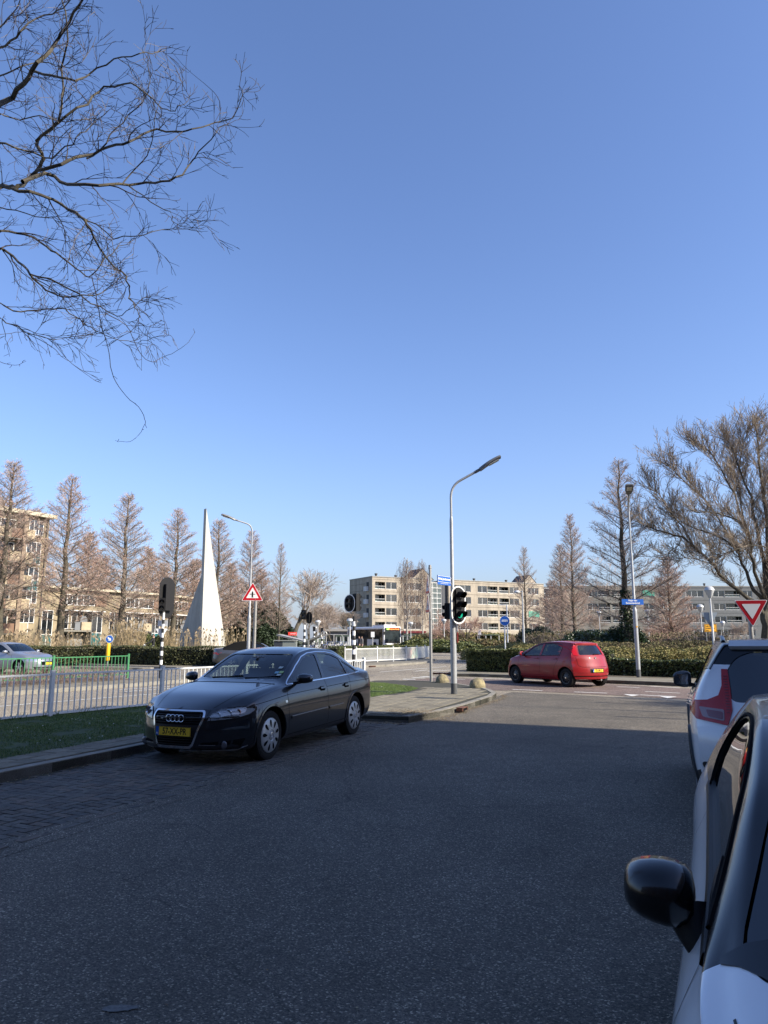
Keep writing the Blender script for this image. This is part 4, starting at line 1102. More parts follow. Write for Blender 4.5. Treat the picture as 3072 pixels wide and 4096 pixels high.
# grass blades (near verge), dense where it is seen
def grass(name, poly, n, z, h, seed, m, box, label, w=.0028):
    rnd = random.Random(seed); mb = MB(); c = 0
    x0, x1, y0, y1 = box
    while c < n:
        x = rnd.uniform(x0, x1); y = rnd.uniform(y0, y1)
        if not inpoly((x, y), poly): continue
        nv = noise.noise(Vector((x * 1.1, y * 1.1, 5))) + .5 * noise.noise(Vector((x * 4, y * 4, 2)))
        if nv < -.42: c += 1; continue
        c += 1; a = rnd.uniform(0, 6.28); hh = h * rnd.uniform(.5, 1.4) * (1 + .9 * nv); l = rnd.uniform(.2, .8) * hh
        cx, sx = math.cos(a), math.sin(a); b = rnd.uniform(0, 6.28); k = w * rnd.uniform(.7, 1.5) * (1 + y * .06)
        mb.add([(x - cx * k, y - sx * k, z), (x + cx * k, y + sx * k, z), (x + math.cos(b) * l, y + math.sin(b) * l, z + hh)], [(0, 1, 2)], rnd.choice((0, 0, 1, 2)))
    return tag(mb.build(name, m), label, 'grass', kind='stuff')
GM = [mat('grass_a', (.085, .15, .03), .7), mat('grass_b', (.15, .19, .05), .7), mat('grass_c', (.05, .10, .022), .7)]
grass('grass', grass_poly, 150000, .12, .020, 3, GM, (-9.5, 1.5, 6.5, 26), 'short green verge grass between the kerb and the white railing')
rnd = random.Random(5); mb = MB(); mb2 = MB(); c = 0
while c < 150:
    x, y = rnd.uniform(-7.5, 1), rnd.uniform(9, 24.5)
    if not inpoly((x, y), grass_poly): continue
    if noise.noise(Vector((x * .7, y * .7, 0))) < -.1: continue
    c += 1; r_ = rnd.uniform(.008, .014)
    mb.add([(x + r_ * math.cos(t), y + r_ * math.sin(t), .165 + rnd.uniform(0, .01)) for t in [k * 1.047 for k in range(6)]], [(0, 1, 2, 3, 4, 5)])
tag(mb.build('daisies', mat('daisy_white', (.75, .75, .7), .7)), 'small white daisies dotted over the verge grass', 'flowers', kind='stuff')

# pavement tiles on the corner (30 x 30, half bond) and the band along the kerb
pav_poly = ccw([ST(-4, -7.93), ST(12.2, -7.88), ST(13.2, -7.43), ST(17.4, -7.43), ST(19.4, -7.23), (1.07, 21.9), (.87, 22.6), (.12, 24.3), (-.5, 24.95), (-.35, 25.8), (.85, 25.8), (1.75, 25.2), (2.42, 23.72), (2.9, 22.25), ST(20.6, -5.33), ST(19.7, -5.0), ST(18.55, -4.84), ST(16.1, -4.82), ST(14.5, -4.91), ST(13.4, -5.1), ST(13.3, -6.95), ST(12.85, -7.35), ST(-4, -7.35)])
pav = poly_sheet('pavement', pav_poly, .117, M_JOINT)
rnd = random.Random(9); tiles = []
TS = .30
for i in range(-14, 70):
    for j in range(-30, 2):
        s = i * TS + (TS / 2 if j % 2 else 0); t = -4.7 + j * TS
        cs, ct = s + TS / 2, t + TS / 2
        if cs < 13.2: 
            if not (-7.93 < ct < -7.35): continue
        c4 = [ST(s + .02, t + .02), ST(s + TS - .02, t + .02), ST(s + TS - .02, t + TS - .02), ST(s + .02, t + TS - .02)]
        if cs > 13.2 and not all(inpoly(q, pav_poly) for q in c4): continue
        x, y = ST(cs, ct); tiles.append((x * x + y * y, x, y))
tiles.sort()
tm = []
for v in range(6):
    mb = MB(); a = TS / 2 - .005; b = a - .006; r2 = random.Random(v)
    z0 = [r2.uniform(-.002, .002) for _ in range(4)]
    vs = [(-a, -a, -.02), (a, -a, -.02), (a, a, -.02), (-a, a, -.02), (-a, -a, .003), (a, -a, .003), (a, a, .003), (-a, a, .003), (-b, -b, .008 + z0[0]), (b, -b, .008 + z0[1]), (b, b, .008 + z0[2]), (-b, b, .008 + z0[3])]
    mb.add(vs, [(0, 1, 5, 4), (1, 2, 6, 5), (2, 3, 7, 6), (3, 0, 4, 7), (4, 5, 9, 8), (5, 6, 10, 9), (6, 7, 11, 10), (7, 4, 8, 11), (8, 9, 10, 11)])
    g = r2.uniform(.75, 1.2); me = bpy.data.meshes.new('tile'); me.from_pydata(mb.v, [], mb.f)
    me.materials.append(mat('tile_tone_%d' % v, (.20 * g, .178 * g, .135 * g), .9, noise_scale=7, col2=(.13 * g, .12 * g, .085 * g), bump=.3, bump_scale=150)); tm.append(me)
rz0 = math.atan2(RV.y, RV.x)
joined = MB()
for k, (d, x, y) in enumerate(tiles):
    dz = rnd.uniform(-.002, .003)
    if k < 300:
        o = link('tile', rnd.choice(tm), pav, (x, y, .120 + dz)); o.rotation_euler = (rnd.uniform(-.012, .012), rnd.uniform(-.012, .012), rz0 + rnd.uniform(-.01, .01))
    else: joined.box(x, y, .1235 + dz, TS - .012, TS - .012, .016, rz0, mi=rnd.randrange(3))
if joined.v: tag(joined.build('tiles', [tm[0].materials[0], tm[1].materials[0], tm[2].materials[0]], pav), kind='stuff')

# parking bay: herringbone clinkers
lane = poly_sheet('parking_bay', ccw([ST(-6, -7.2), ST(13.1, -7.2), ST(13.1, -4.93), ST(-6, -4.93)]), 0.009, M_JOINT)
BL, BW_ = .21, .105; bricks = []
for i in range(-80, 160):
    for j in range(-120, 120):
        # double herringbone lattice in local axes (a along, b across) turned 45 degrees
        for kind in (0, 1):
            a = i * BW_ + j * BW_ ; b = -i * BW_ * 1 + j * BW_ * 1 if False else 0
        break
    break
cells = set()
def hb(i, j):
    k = (i - j) % 4
    return k
for i in range(-40, 150):
    for j in range(-60, 60):
        k = (i - j) % 4
        if k == 0: cells.add((i, j, 0))      # horizontal brick covers (i,j),(i+1,j)
        if k == 2: cells.add((i, j, 1))      # vertical brick covers (i,j),(i,j+1) 
for i, j, o_ in cells:
    if o_ == 0: a, b, ang = (i + 1) * BW_, (j + .5) * BW_, 0
    else: a, b, ang = (i + .5) * BW_, (j + 0.0) * BW_, math.pi / 2
    s, t = a + 3.5, b - 6.0
    if not (-7.1 < t < -5.0 and 2 < s < 13.0): continue
    x, y = ST(s, t); bricks.append((x * x + y * y, x, y, ang))
bricks.sort(); bm_ = []
for v in range(5):
    g = (.8, 1.0, 1.15, .9, 1.05)[v]; tint = ((.098, .084, .072), (.092, .085, .076), (.102, .083, .068), (.082, .078, .072), (.096, .089, .078))[v]
    mb = MB(); a, b = BL / 2 - .004, BW_ / 2 - .004; c, d = a - .005, b - .005
    mb.add([(-a, -b, -.02), (a, -b, -.02), (a, b, -.02), (-a, b, -.02), (-c, -d, .006), (c, -d, .006), (c, d, .006), (-c, d, .006)], [(0, 1, 5, 4), (1, 2, 6, 5), (2, 3, 7, 6), (3, 0, 4, 7), (4, 5, 6, 7)])
    me = bpy.data.meshes.new('brick'); me.from_pydata(mb.v, [], mb.f)
    me.materials.append(mat('clinker_%d' % v, tuple(q * g for q in tint), .85, noise_amt=.35, noise_scale=14, bump=.5, bump_scale=200)); bm_.append(me)
joined = MB()
for k, (d, x, y, ang) in enumerate(bricks):
    dz = rnd.uniform(-.0025, .0025)
    if k < 300:
        o = link('brick', bm_[rnd.randrange(5)], lane, (x, y, .014 + dz)); o.rotation_euler = (rnd.uniform(-.015, .015), rnd.uniform(-.015, .015), rz0 + ang + rnd.uniform(-.015, .015))
    else: joined.box(x, y, .011 + dz, BL - .009, BW_ - .009, .016, rz0 + ang, mi=rnd.randrange(5))
tag(joined.build('bricks', [m.materials[0] for m in bm_], lane), kind='stuff')

# the asphalt laps over the first row of clinkers with a ragged, gritty edge
rnd = random.Random(14); lap = MB(); k_ = 0
ea = [(-1 + i * .12) for i in range(int(14.0 / .12))]
for i, (s0, s1) in enumerate(zip(ea[:-1], ea[1:])):
    def ed(s_): return -5.10 + .10 * noise.noise(Vector((s_ * 1.3, 3, 0))) + .05 * noise.noise(Vector((s_ * 6, 1, 0)))
    q = [ST(s0, ed(s0)), ST(s0, -4.80), ST(s1, -4.80), ST(s1, ed(s1))]
    q2 = [ST(s0, ed(s0) - .03), ST(s1, ed(s1) - .03)]
    lap.add([(*q[0], .0235), (*q[1], .0062), (*q[2], .0062), (*q[3], .0235), (*q2[0], .012), (*q2[1], .012)], [(0, 1, 2, 3), (4, 0, 3, 5)])
struct('asphalt_edge', lap, M_ASPH)
# litter: dead leaves and grit along the kerb and on the ramp
rnd = random.Random(21); mb = MB()
def leaf(x, y, z, r):
    a = rnd.uniform(0, 6.28); b = rnd.uniform(-.5, .5); c = rnd.uniform(-.5, .5)
    mb.add([(x + r * math.cos(a + t) * q, y + r * math.sin(a + t) * q, z + r * (b * math.cos(t) + c * math.sin(t)) * .5 + r * .4) for t, q in ((0, 1), (1.57, .5), (3.14, 1), (4.71, .5))], [(0, 1, 2, 3)], rnd.randrange(3))
for k in range(900): s = rnd.uniform(3, 12.6); x, y = ST(s, -7.16 + abs(rnd.gauss(0, .10))); leaf(x, y, .018, rnd.uniform(.006, .02))
for k in range(2200): x, y = ST(rnd.gauss(13.9, .35), -5.0 + rnd.gauss(0, .42)); leaf(x, y, .015 if (x * NV.x + y * NV.y) > -4.72 else .135, rnd.uniform(.006, .018))
for k in range(900): x, y = ST(12.9 + rnd.gauss(0, .10), rnd.uniform(-7, -5.0)); leaf(x, y, .018, rnd.uniform(.008, .022))
for k in range(1100):
    s = rnd.uniform(14.5, 20.5); x, y = ST(s, -4.62 + abs(rnd.gauss(0, .09)) + (0 if s < 19 else -(s - 19) ** 2 * .12)); leaf(x, y, .01, rnd.uniform(.006, .018))
for k in range(120): x, y = ST(rnd.uniform(1.5, 13), rnd.uniform(-5, -.2)); leaf(x, y, .006, rnd.uniform(.005, .013))
tag(mb.build('leaf_litter', [mat('dead_leaf_a', (.20, .14, .07), .9), mat('dead_leaf_b', (.12, .08, .045), .9), mat('dead_leaf_c', (.28, .23, .14), .9)]), 'dry dead leaves and grit gathered along the kerbs', 'litter', kind='stuff')

# painted markings
def strip(mb, a, b, w, z):
    a = Vector(a); b = Vector(b); u = (b - a).normalized(); n = Vector((-u.y, u.x)) * w / 2
    mb.add([(a.x - n.x, a.y - n.y, z), (b.x - n.x, b.y - n.y, z), (b.x + n.x, b.y + n.y, z), (a.x + n.x, a.y + n.y, z)], [(0, 1, 2, 3)])
def marking(pts, w=.12, z=.012):
    mb = MB()
    for a, b in zip(pts[:-1], pts[1:]): strip(mb, a, b, w, z)
    return struct('road_marking', mb, M_LINE)
for a, b in (((2050, 2759), (2170, 2764)), ((2297, 2769), (2428, 2774)), ((1830, 2748), (1870, 2750)), ((1663, 2732), (1796, 2737)), ((1500, 2733), (1535, 2730)), ((2560, 2781), (2705, 2788)), ((1590, 2734), (1612, 2735))):
    marking([G(*a), G(*b)], .12)
for a, b in (((1499, 2735), (1535, 2729)), ((1554, 2727), (1597, 2722)), ((1612, 2718), (1662, 2718)), ((1650, 2712), (1700, 2713)), ((1685, 2707), (1733, 2710))): marking([G(*a), G(*b)], .30)
for a, b in (((1760, 2715), (1860, 2719)), ((1940, 2715), (2040, 2719)), ((2580, 2767), (2720, 2774)), ((2470, 2748), (2560, 2752)), ((2600, 2746), (2720, 2753))): marking([G(*a), G(*b)], .10)
for (x, y) in ((2494, 2778), (2637, 2786)):
    a = Vector(G(x, y)); b = Vector(G(x + 66, y + 3)); m_ = (a + b) / 2; n = Vector((m_.x, m_.y)).normalized() * -.62
    mb = MB(); mb.add([(a.x, a.y, .012), (m_.x + n.x, m_.y + n.y, .012), (b.x, b.y, .012)], [(0, 1, 2)]); struct('road_marking', mb, M_LINE)
marking([A(-22, 3.95), A(9.2, 3.95)], .11)
marking([G(1520, 2689), G(1787, 2667)], .11)
for a, b in (((1660, 2686), (1712, 2680)), ((1712, 2686), (1755, 2681)), ((1745, 2686), (1800, 2681)), ((480, 2760), (560, 2755)), ((560, 2756), (690, 2746)), ((500, 2768), (690, 2754)), ((630, 2728), (720, 2722)), ((400, 2698), (620, 2692)), ((190, 2699), (290, 2697))): marking([G(*a), G(*b)], .12)
# pale patch on the asphalt at the bottom
mb = MB(); rnd = random.Random(2); c0 = G(478, 4040)
pts = [(c0[0] + math.cos(t) * rnd.uniform(.045, .075) * 1.25 + .02 * math.sin(3 * t), c0[1] + math.sin(t) * rnd.uniform(.02, .04)) for t in [k * .35 for k in range(18)]]
mb.add([(x, y, .0085) for x, y in pts], [tuple(range(18))]); struct('paint_stain', mb, mat('worn_stain', (.16, .16, .15), .8, noise_scale=60, col2=(.07, .07, .07)))

# median, traffic islands, far verges
med = [A(-30, 7.15), A(8, 7.2), A(11.2, 7.6), A(12.4, 8.5), A(12.6, 9.6), A(11.5, 10.8), A(8, 11.2), A(-30, 11.2)]
island('median', med, .11, mat('median_paving', (.22, .195, .15), .9, noise_scale=3, col2=(.14, .125, .09), bump=.3))
kerb_run('kerb', [A(10.8, 10.95), A(12.4, 9.8), A(12.5, 8.5), A(11.2, 7.55), A(8, 7.15), A(-6, 7.1)][::-1][::-1], z=.12)
poly_sheet('planting_strip', ccw([A(-28, 8.9), A(10, 9.0), A(10, 10.6), A(-28, 10.6)]), .115, M_DRY)
keep = Vector(G(428, 2675)); island('traffic_island', chaikin([(keep.x - 2.2, keep.y - .3), (keep.x + 2.6, keep.y - 1.8), (keep.x + 3.0, keep.y - .9), (keep.x - 1.6, keep.y + .8)], 2), .12, M_CONC)
back = ccw([A(19.2, 60), A(19.0, 27), A(18.7, 22.5), A(18.6, 18), A(19.4, 15), A(22, 13.8), A(32, 14.2), A(40, 17), A(46, 26), A(70, 60), A(70, 120), A(0, 120)])
back_hedge = ccw([A(18.9, 60), A(18.6, 27), A(18.3, 22), A(18.3, 16.2), A(20.0, 14.6), A(26, 12.6), A(20.5, 11.2), A(21.5, 10.2), A(27, 9.2), A(32, 9.6), A(38, 12), A(42, 20), A(60, 45), A(60, 110), A(0, 110)])
island('far_verge', back_hedge, .11, mat('verge_paving', (.20, .18, .14), .9, noise_scale=2, col2=(.13, .12, .09)))
kerb_run('kerb', [A(18.6, 27), A(18.3, 22), A(18.3, 16.2), A(20.0, 13.6), A(20.5, 11.2), A(21.5, 10.2), A(27, 9.2), A(32, 9.6), A(38, 12)][::-1], z=.12, L=2.0)
poly_sheet('far_grass', ccw([A(20.4, 60), A(20.2, 18), A(23, 16), A(30, 15.5), A(40, 19), A(60, 45), A(60, 110), A(2, 110)]), .118, M_FIELD)
right = [(2.95, 30.7), (3.6, 30.5), (5.1, 29.7), (8.1, 25.95), (10.0, 24.5), (24, 14.5), (60, -8), (90, 0), (90, 110), (30, 110), (14, 74), (8.2, 56), (5.2, 44), (3.5, 36), (2.9, 32.4)]
island('right_verge', right, .115, M_TILE)
kerb_run('kerb', [(5.2, 44), (3.5, 36), (2.9, 32.4), (2.95, 30.7), (3.6, 30.5), (5.1, 29.7), (8.1, 25.95), (10.0, 24.5), (24, 14.5)][::-1][::-1], z=.125)
poly_sheet('planting_bed', ccw([(3.4, 33.4), (5.6, 31.9), (9.0, 28.4), (11.0, 27.3), (40, 10), (88, 20), (88, 108), (31, 108), (15, 74), (9.2, 56), (6.2, 44), (4.2, 36)]), .121, M_DRY)
# drain inlets in the kerbs
def drain(label, x, y, z, rz, w=.42):
    t = thing('kerb_drain', label, 'drain', (x, y, z), rz)
    mb = MB(); mb.box(0, 0, .062, w, .14, .012); mb.box(-w / 2 + .02, 0, .03, .04, .14, .07); mb.box(w / 2 - .02, 0, .03, .04, .14, .07); mb.build('drain_frame', mat('rusty_iron', (.13, .055, .03), .8, noise_amt=.4, noise_scale=30), t)
    mb = MB(); mb.box(0, .05, .03, w - .08, .03, .06); mb.build('drain_opening', M_BLACKM, t)
    for k in (-1, 0, 1): mb = MB(); mb.box(k * w * .2, -.03, .03, .022, .07, .06); mb.build('drain_bar', t and mat('rusty_iron', (.13, .055, .03), .8), t)
    return t
x, y = ST(15.55, -4.58); drain('rusty kerb drain below the central lamp post corner', x, y, .045, rz0 + math.pi)
x, y = G(1770, 2704); drain('rust red kerb drain in front of the clipped hedge corner', x, y, .06, math.atan2(-.35, .9), .9)
x, y = A(-1.0, 7.02); drain('brown kerb drain in the median kerb seen through the railing', x, y, .04, math.atan2(FU.y, FU.x), .5)
x, y = G(1489, 2672); drain('small dark kerb drain below the far white fence', x, y, .05, math.atan2(FU.y, FU.x), .5)

# ================================================================== FENCES
def railing(name, label, p0, p1, h, n_panels, bar_step, m, zb, z0, post_w=.06, bar_w=.022, end_post=True, group=None, post_extra=.05, flat=.018, m2=None):
    p0 = Vector(p0); p1 = Vector(p1); L = (p1 - p0).length; u = (p1 - p0) / L; rz = math.atan2(u.y, u.x)
    t = thing(name, label, 'railing', (p0.x, p0.y, z0), rz, group)
    pl = L / n_panels
    mb = MB(); mb.box(0, 0, (h + post_extra) / 2, post_w, post_w, h + post_extra); mb.box(0, 0, h + post_extra + .006, post_w + .008, post_w + .008, .012); pm = mb.build('post', m, t)
    mb = MB(); mb.box(0, 0, 0, pl - post_w, .045, .035); top = mb.build('top_rail', m, t); top.location = (pl / 2, 0, h - .0175)
    bot = dup(top, (pl / 2, 0, zb)); bot.name = 'bottom_rail'; bot.parent = t
    hb_ = h - .035 - zb - .0175
    mb = MB(); mb.box(0, 0, 0, bar_w, flat, hb_); bar = mb.build('bar', m2 or m, t)
    bar.location = (bar_step, 0, zb + .0175 + hb_ / 2)
    nb = int((pl - post_w) / bar_step)
    rnd = random.Random(int(L * 10))
    for k in range(n_panels + (1 if end_post else 0)):
        if k: o = dup(pm, (k * pl, 0, 0), parent=t)
        if k == n_panels: break
        if k:
            dup(top, (k * pl + pl / 2, 0, h - .0175), parent=t); dup(bot, (k * pl + pl / 2, 0, zb), parent=t)
        for b in range(1, nb + 1):
            if k == 0 and b == 1: continue
            o = dup(bar, (k * pl + b * pl / (nb + 1), 0, zb + .0175 + hb_ / 2), parent=t); o.rotation_euler = (0, rnd.uniform(-.012, .012), 0)
    return t
M_RAIL = mat('chipped_white_paint', (.62, .635, .63), .5, noise_scale=16, col2=(.50, .52, .53))
fa = Vector((-8.87, 10.46)); fb = Vector((-.64, 23.2)); u = (fb - fa).normalized()
p195 = Vector((-6.62, 13.95)); 
# posts fall 3 m apart, one of them at p195
def on_line(px_):
    a_ = (px_ - 1536) / 2840.0; best = None
    for i in range(1, 2400):
        q = fa + u * (i * .01); 
        depth = q.y * _c - (EYE - .1) * -_s * -1; depth = q.y * _c + (.1 - EYE) * _s
        e = abs(q.x / depth - a_)
        if best is None or e < best[0]: best = (e, q)
    return best[1]
p195 = on_line(197); fb = on_line(1455); PL = (fb - p195).length / round((fb - p195).length / 3.0)
start = p195 - u * PL * 2; nrem = int(round((fb - start).length / PL))
railing('pedestrian_railing', 'long chipped white railing on the verge behind the parked saloon', start, start + u * PL * nrem, .82, nrem, .128, M_RAIL, .06, .11, post_w=.075)
railing('pedestrian_railing', 'green railing along the planted median', A(-17.4, 9.62), A(10.35, 9.95), .84, 9, .15, M_GREEN, .14, .11, post_w=.07)
g0 = [G(1380, 2664), G(1425, 2661), G(1509, 2656), G(1573, 2653), G(1625, 2650), G(1668, 2645), G(1700, 2641), G(1726, 2638)]
g0 = [Vector(p) for p in g0]
wf = thing('garden_fence', 'low white picket fence with a painted panel curving round the far corner', 'fence', (g0[0].x, g0[0].y, .11), 0)
M_PAS = mat('pastel_mural', (.35, .55, .45), .6, noise_scale=.6, col2=(.70, .42, .36))
mbp = MB(); mbp.box(0, 0, .46, .07, .07, .92); mbp.lathe([(.001, .98), (.035, .965), (.045, .94), (.03, .92)], n=8); pm = None
for k, (a, b) in enumerate(zip(g0[:-1], g0[1:])):
    d = b - a; L = d.length; rz = math.atan2(d.y, d.x); la = a - g0[0]
    if pm is None: pm = mbp.build('post', M_WHITE, wf, loc=(0, 0, 0))
    else: dup(pm, (la.x, la.y, 0), rz, parent=wf)
    n = max(3, int(L / .12))
    for nm, z in (('top_rail', .84), ('bottom_rail', .12)):
        mb = MB(); mb.box(L / 2, 0, z, L, .04, .06); mb.build(nm, M_WHITE, wf, loc=(la.x, la.y, 0), rz=rz)
    if k == 4:
        mb = MB(); mb.box(L / 2, -.03, .48, L - .06, .015, .70); mb.build('painted_panel', M_PAS, wf, loc=(la.x, la.y, 0), rz=rz)
    elif k > 4:
        mb = MB(); mb.box(L / 2, -.03, .48, L - .06, .015, .70); mb.build('painted_panel', mat('pale_board', (.6, .6, .56), .7, noise_scale=4, col2=(.38, .40, .36)), wf, loc=(la.x, la.y, 0), rz=rz)
    bm0 = None
    for j in range(n):
        q = Vector((math.cos(rz), math.sin(rz))) * (L * (j + .5) / n)
        if bm0 is None: mb = MB(); mb.box(0, 0, .48, .036, .02, .66); bm0 = mb.build('picket', M_WHITE, wf, loc=(la.x + q.x, la.y + q.y, 0), rz=rz)
        else: dup(bm0, (la.x + q.x, la.y + q.y, 0), rz, parent=wf)
# ================================================================== STREET FURNITURE
M_POLEB = mat('pole_foot_dark', (.07, .075, .08), .7)
M_HEAD = mat('lamp_head_grey', (.16, .165, .17), .5, metal=.3)
def led_head(parent, loc, rot, L=.68, w=.30):
    mb = MB(); n = 10; vs = []; fs = []
    for i in range(n + 1):
        t = i / n; x = -L / 2 + L * t; ww = w / 2 * (0.55 + .45 * math.sin(min(1, t * 1.9) * 1.57)) * (1 if t < .93 else .9); h = .045 * (1 - .35 * t)
        z = .05 * math.sin(t * 2.2)
        vs += [(x, -ww, z - h), (x, -ww * .96, z + h * .2), (x, -ww * .6, z + h), (x, ww * .6, z + h), (x, ww * .96, z + h * .2), (x, ww, z - h)]
    for i in range(n):
        for k in range(6): fs.append((i * 6 + k, i * 6 + (k + 1) % 6, (i + 1) * 6 + (k + 1) % 6, (i + 1) * 6 + k))
    fs += [tuple(range(6)), tuple(n * 6 + k for k in range(6))[::-1]]
    mb.add(vs, fs)
    o = mb.build('lamp_head', M_HEAD, parent, smooth=True, sharp=40, loc=loc); o.rotation_euler = rot
    g = MB(); g.box(.10, 0, -.022, L * .45, w * .62, .012); q = g.build('lamp_glass', mat('lamp_glass', (.45, .46, .46), .15, coat=1), o)
    return o
def street_lamp(label, base, knee_z, arm_vec, head_rise, r=.082, hcurve=.5, group=None, foot=True, head_roll=0):
    t = thing('street_lamp', label, 'street lamp', (base[0], base[1], base[2] if len(base) > 2 else .11), 0, group)
    mb = MB(); mb.lathe([(r * 1.0, 0), (r, 2.45), (r * .93, 2.58), (r * .62, 2.66), (r * .60, 4.7), (r * .56, 4.76), (r * .43, 4.84)], n=20); mb.build('pole', M_POLE, t, smooth=True, sharp=50)
    if foot: mb = MB(); mb.lathe([(r * 1.03, 0), (r * 1.03, .30)], n=20); mb.build('pole_foot', M_POLEB, t, smooth=True)
    av = Vector(arm_vec); pts = [Vector((0, 0, 4.84)), Vector((0, 0, knee_z - .35))]
    end = Vector((av.x, av.y, knee_z + head_rise)); k = Vector((0, 0, knee_z))
    for i in range(1, 9):
        u = i / 8 * .42; pts.append(Vector((0, 0, knee_z - .35)) * (1 - u * 2.38) ** 2 + k * 2 * (u * 2.38) * (1 - u * 2.38) + (k + (end - k) * .35) * (u * 2.38) ** 2)
    pts.append(end)
    mb = MB(); mb.tube(pts, r * .43, 10); mb.build('arm', M_POLE, t, smooth=True)
    d = Vector((av.x, av.y, head_rise)).normalized()
    mb = MB(); mb.tube([end - d * .12, end + d * .1], r * .52, 10); mb.build('arm_sleeve', M_HEAD, t, smooth=True)
    led_head(t, end + d * .38, (head_roll, -math.asin(d.z), math.atan2(d.y, d.x)))
    return t
cl = G(1817, 2796)
LAMP = street_lamp('grey street lamp on the paved corner carrying a blue street name plate and traffic lights', (cl[0], cl[1], .11), 5.72, (.78, -.12), .42, r=.083)
hl_ = G(2556, 2722)
LAMP2 = street_lamp('grey street lamp right of the red car, with a blue name plate', (hl_[0], hl_[1], .11), 6.75, (-.25, -.85), .25, r=.082)
street_lamp('grey street lamp with arm to the left, right of the white monument', (P(993, 2600, 34)[0], 34, .02), 6.95, (-.75, -.3), .22, r=.08)

def name_plate(label, c, rz, w, h, lines, size, m=M_BLUE, border=True, sub=None, arms=None):
    t = thing('street_name_sign', label, 'sign', c, rz)
    mb = MB(); mb.box(0, 0, 0, w, .018, h); mb.build('sign_plate', m, t)
    if border:
        mb = MB(); z0 = -h / 2 + (h * .30 if sub else .018); z1 = h / 2 - .014
        for z in (z0, z1): mb.box(0, -.0115, z, w - .03, .004, .009)
        for x in (-w / 2 + .015, w / 2 - .015): mb.box(x, -.0115, (z0 + z1) / 2, .009, .004, z1 - z0)
        mb.build('border', M_SWHITE, t)
    for i, (tx, z) in enumerate(lines): put_text(tx, size, M_SWHITE, t, (0, -.011, z), (R(90), 0, 0), ext=.0015, bold=.002)
    if sub: put_text(sub, .035, M_SWHITE, t, (0, -.011, -h / 2 + h * .15), (R(90), 0, 0), ext=.001)
    if arms:
        for z in (-.07, .07): mb = MB(); mb.tube([(arms, .0, z), (arms + (.09 if arms > 0 else -.09), 0, z)], .012, 6); mb.build('bracket', M_GALV, t)
    return t
dn = Vector((-.40, -.60)).normalized(); c_ = Vector((cl[0], cl[1])) + dn * .47
z1 = P(1775, 2322, 19.2)[2]
name_plate('blue street name plate reading Aletta Jacobsstraat clamped to the corner lamp post', (c_.x, c_.y, z1), math.atan2(-dn.y, -dn.x), .72, .25, [('Aletta Jacobsstraat', .035)], .088, sub='arts en feministe 1854 - 1929', arms=.36)
z2 = P(2533, 2408, 27.8)[2]
name_plate('blue plate reading Haya van Somerensingel on the right-hand street lamp', (hl_[0] - .10, hl_[1] - .115, z2), R(4), .86, .215, [('Haya van', .055), ('Somerensingel', -.045)], .095, border=False)

def oval(w, h, n=32):
    r_ = w / 2; out = []
    for k in range(n):
        a = 2 * math.pi * k / n; z = math.sin(a) * r_ + (h / 2 - r_) * (1 if math.sin(a) >= 0 else -1); out.append((math.cos(a) * r_, z))
    return out
def signal_head(label, loc, rz, n=3, board=(.52, 1.05), ring=True, lit=None, visor=.24, lens=.10, name='traffic_light', thick=.10, boxw=.24):
    """faces local -Y"""
    t = thing(name, label, 'traffic light', loc, rz)
    if board:
        mb = MB(); mb.prism(oval(*board), 0, .02, mapf=lambda x, y, z: (x, z, y)); mb.build('backing_board', M_BLACK, t)
        if ring:
            o_ = oval(board[0], board[1], 48); i_ = oval(board[0] - .07, board[1] - .07, 48); N = 48; mb = MB()
            mb.add([(x, -.003, z) for x, z in o_] + [(x, -.003, z) for x, z in i_], [(k, (k + 1) % N, N + (k + 1) % N, N + k) for k in range(N)]); mb.build('white_border', M_SWHITE, t)
    H = n * (lens * 2 + .06) + .04
    mb = MB(); mb.box(0, thick / 2 + .022, 0, boxw, thick, H); mb.box(0, -.025, 0, boxw * .98, .05, H * .99); mb.build('housing', M_BLACK, t)
    for k in range(n):
        z = (n - 1) / 2 * (lens * 2 + .06) - k * (lens * 2 + .06)
        mb = MB(); arc = [(-math.cos(a) * lens * 1.05, math.sin(a) * lens * 1.05) for a in [R(-35 + 250 * i / 12) for i in range(13)]]
        vs = []
        for x, zz in arc:
            d = visor * (.45 + .55 * max(0, (zz / lens + .6) / 1.6)); vs += [(x, -.05, z + zz), (x, -.05 - d, z + zz * .98 - .02), (x * .94, -.05 - d, z + zz * .93 - .02), (x * .94, -.05, z + zz * .94)]
        fs = []
        for i in range(12):
            for q in range(4): fs.append((i * 4 + q, i * 4 + (q + 1) % 4, i * 4 + 4 + (q + 1) % 4, i * 4 + 4 + q))
        mb.add(vs, fs); mb.build('visor', M_BLACKM, t)
        mb = MB(); mb.lathe([(.001, -.066), (lens * .6, -.062), (lens * .92, -.052)], origin=(0, 0, z), axis='y', n=20)
        g = lit == k
        mb.build('lens', mat('green_lamp', (.02, .30, .20), .2, emit=(.02, .6, .35, .6)) if g else mat('dark_lens', (.02, .022, .022), .15, coat=1), t, smooth=True)
    return t
fx = Vector((.83, -.56)); rzs = math.atan2(fx.x, -fx.y)      # local -Y -> fx
def face(dx, dy): return math.atan2(dx, -dy)
pz = P(1831, 2420, 19.45)
signal_head('three-lamp traffic light with white-edged oval board on the corner lamp post, green lit', (pz[0] + .02, 19.42, pz[2]), face(.55, -.83), 3, (.50, 1.02), True, lit=2, visor=.25, lens=.10)
pz = P(1786, 2445, 19.7)
signal_head('small black signal box on the far side of the corner lamp post', (pz[0] + .02, 19.72, pz[2]), face(-.9, .35), 2, None, False, visor=.10, lens=.07, boxw=.18)
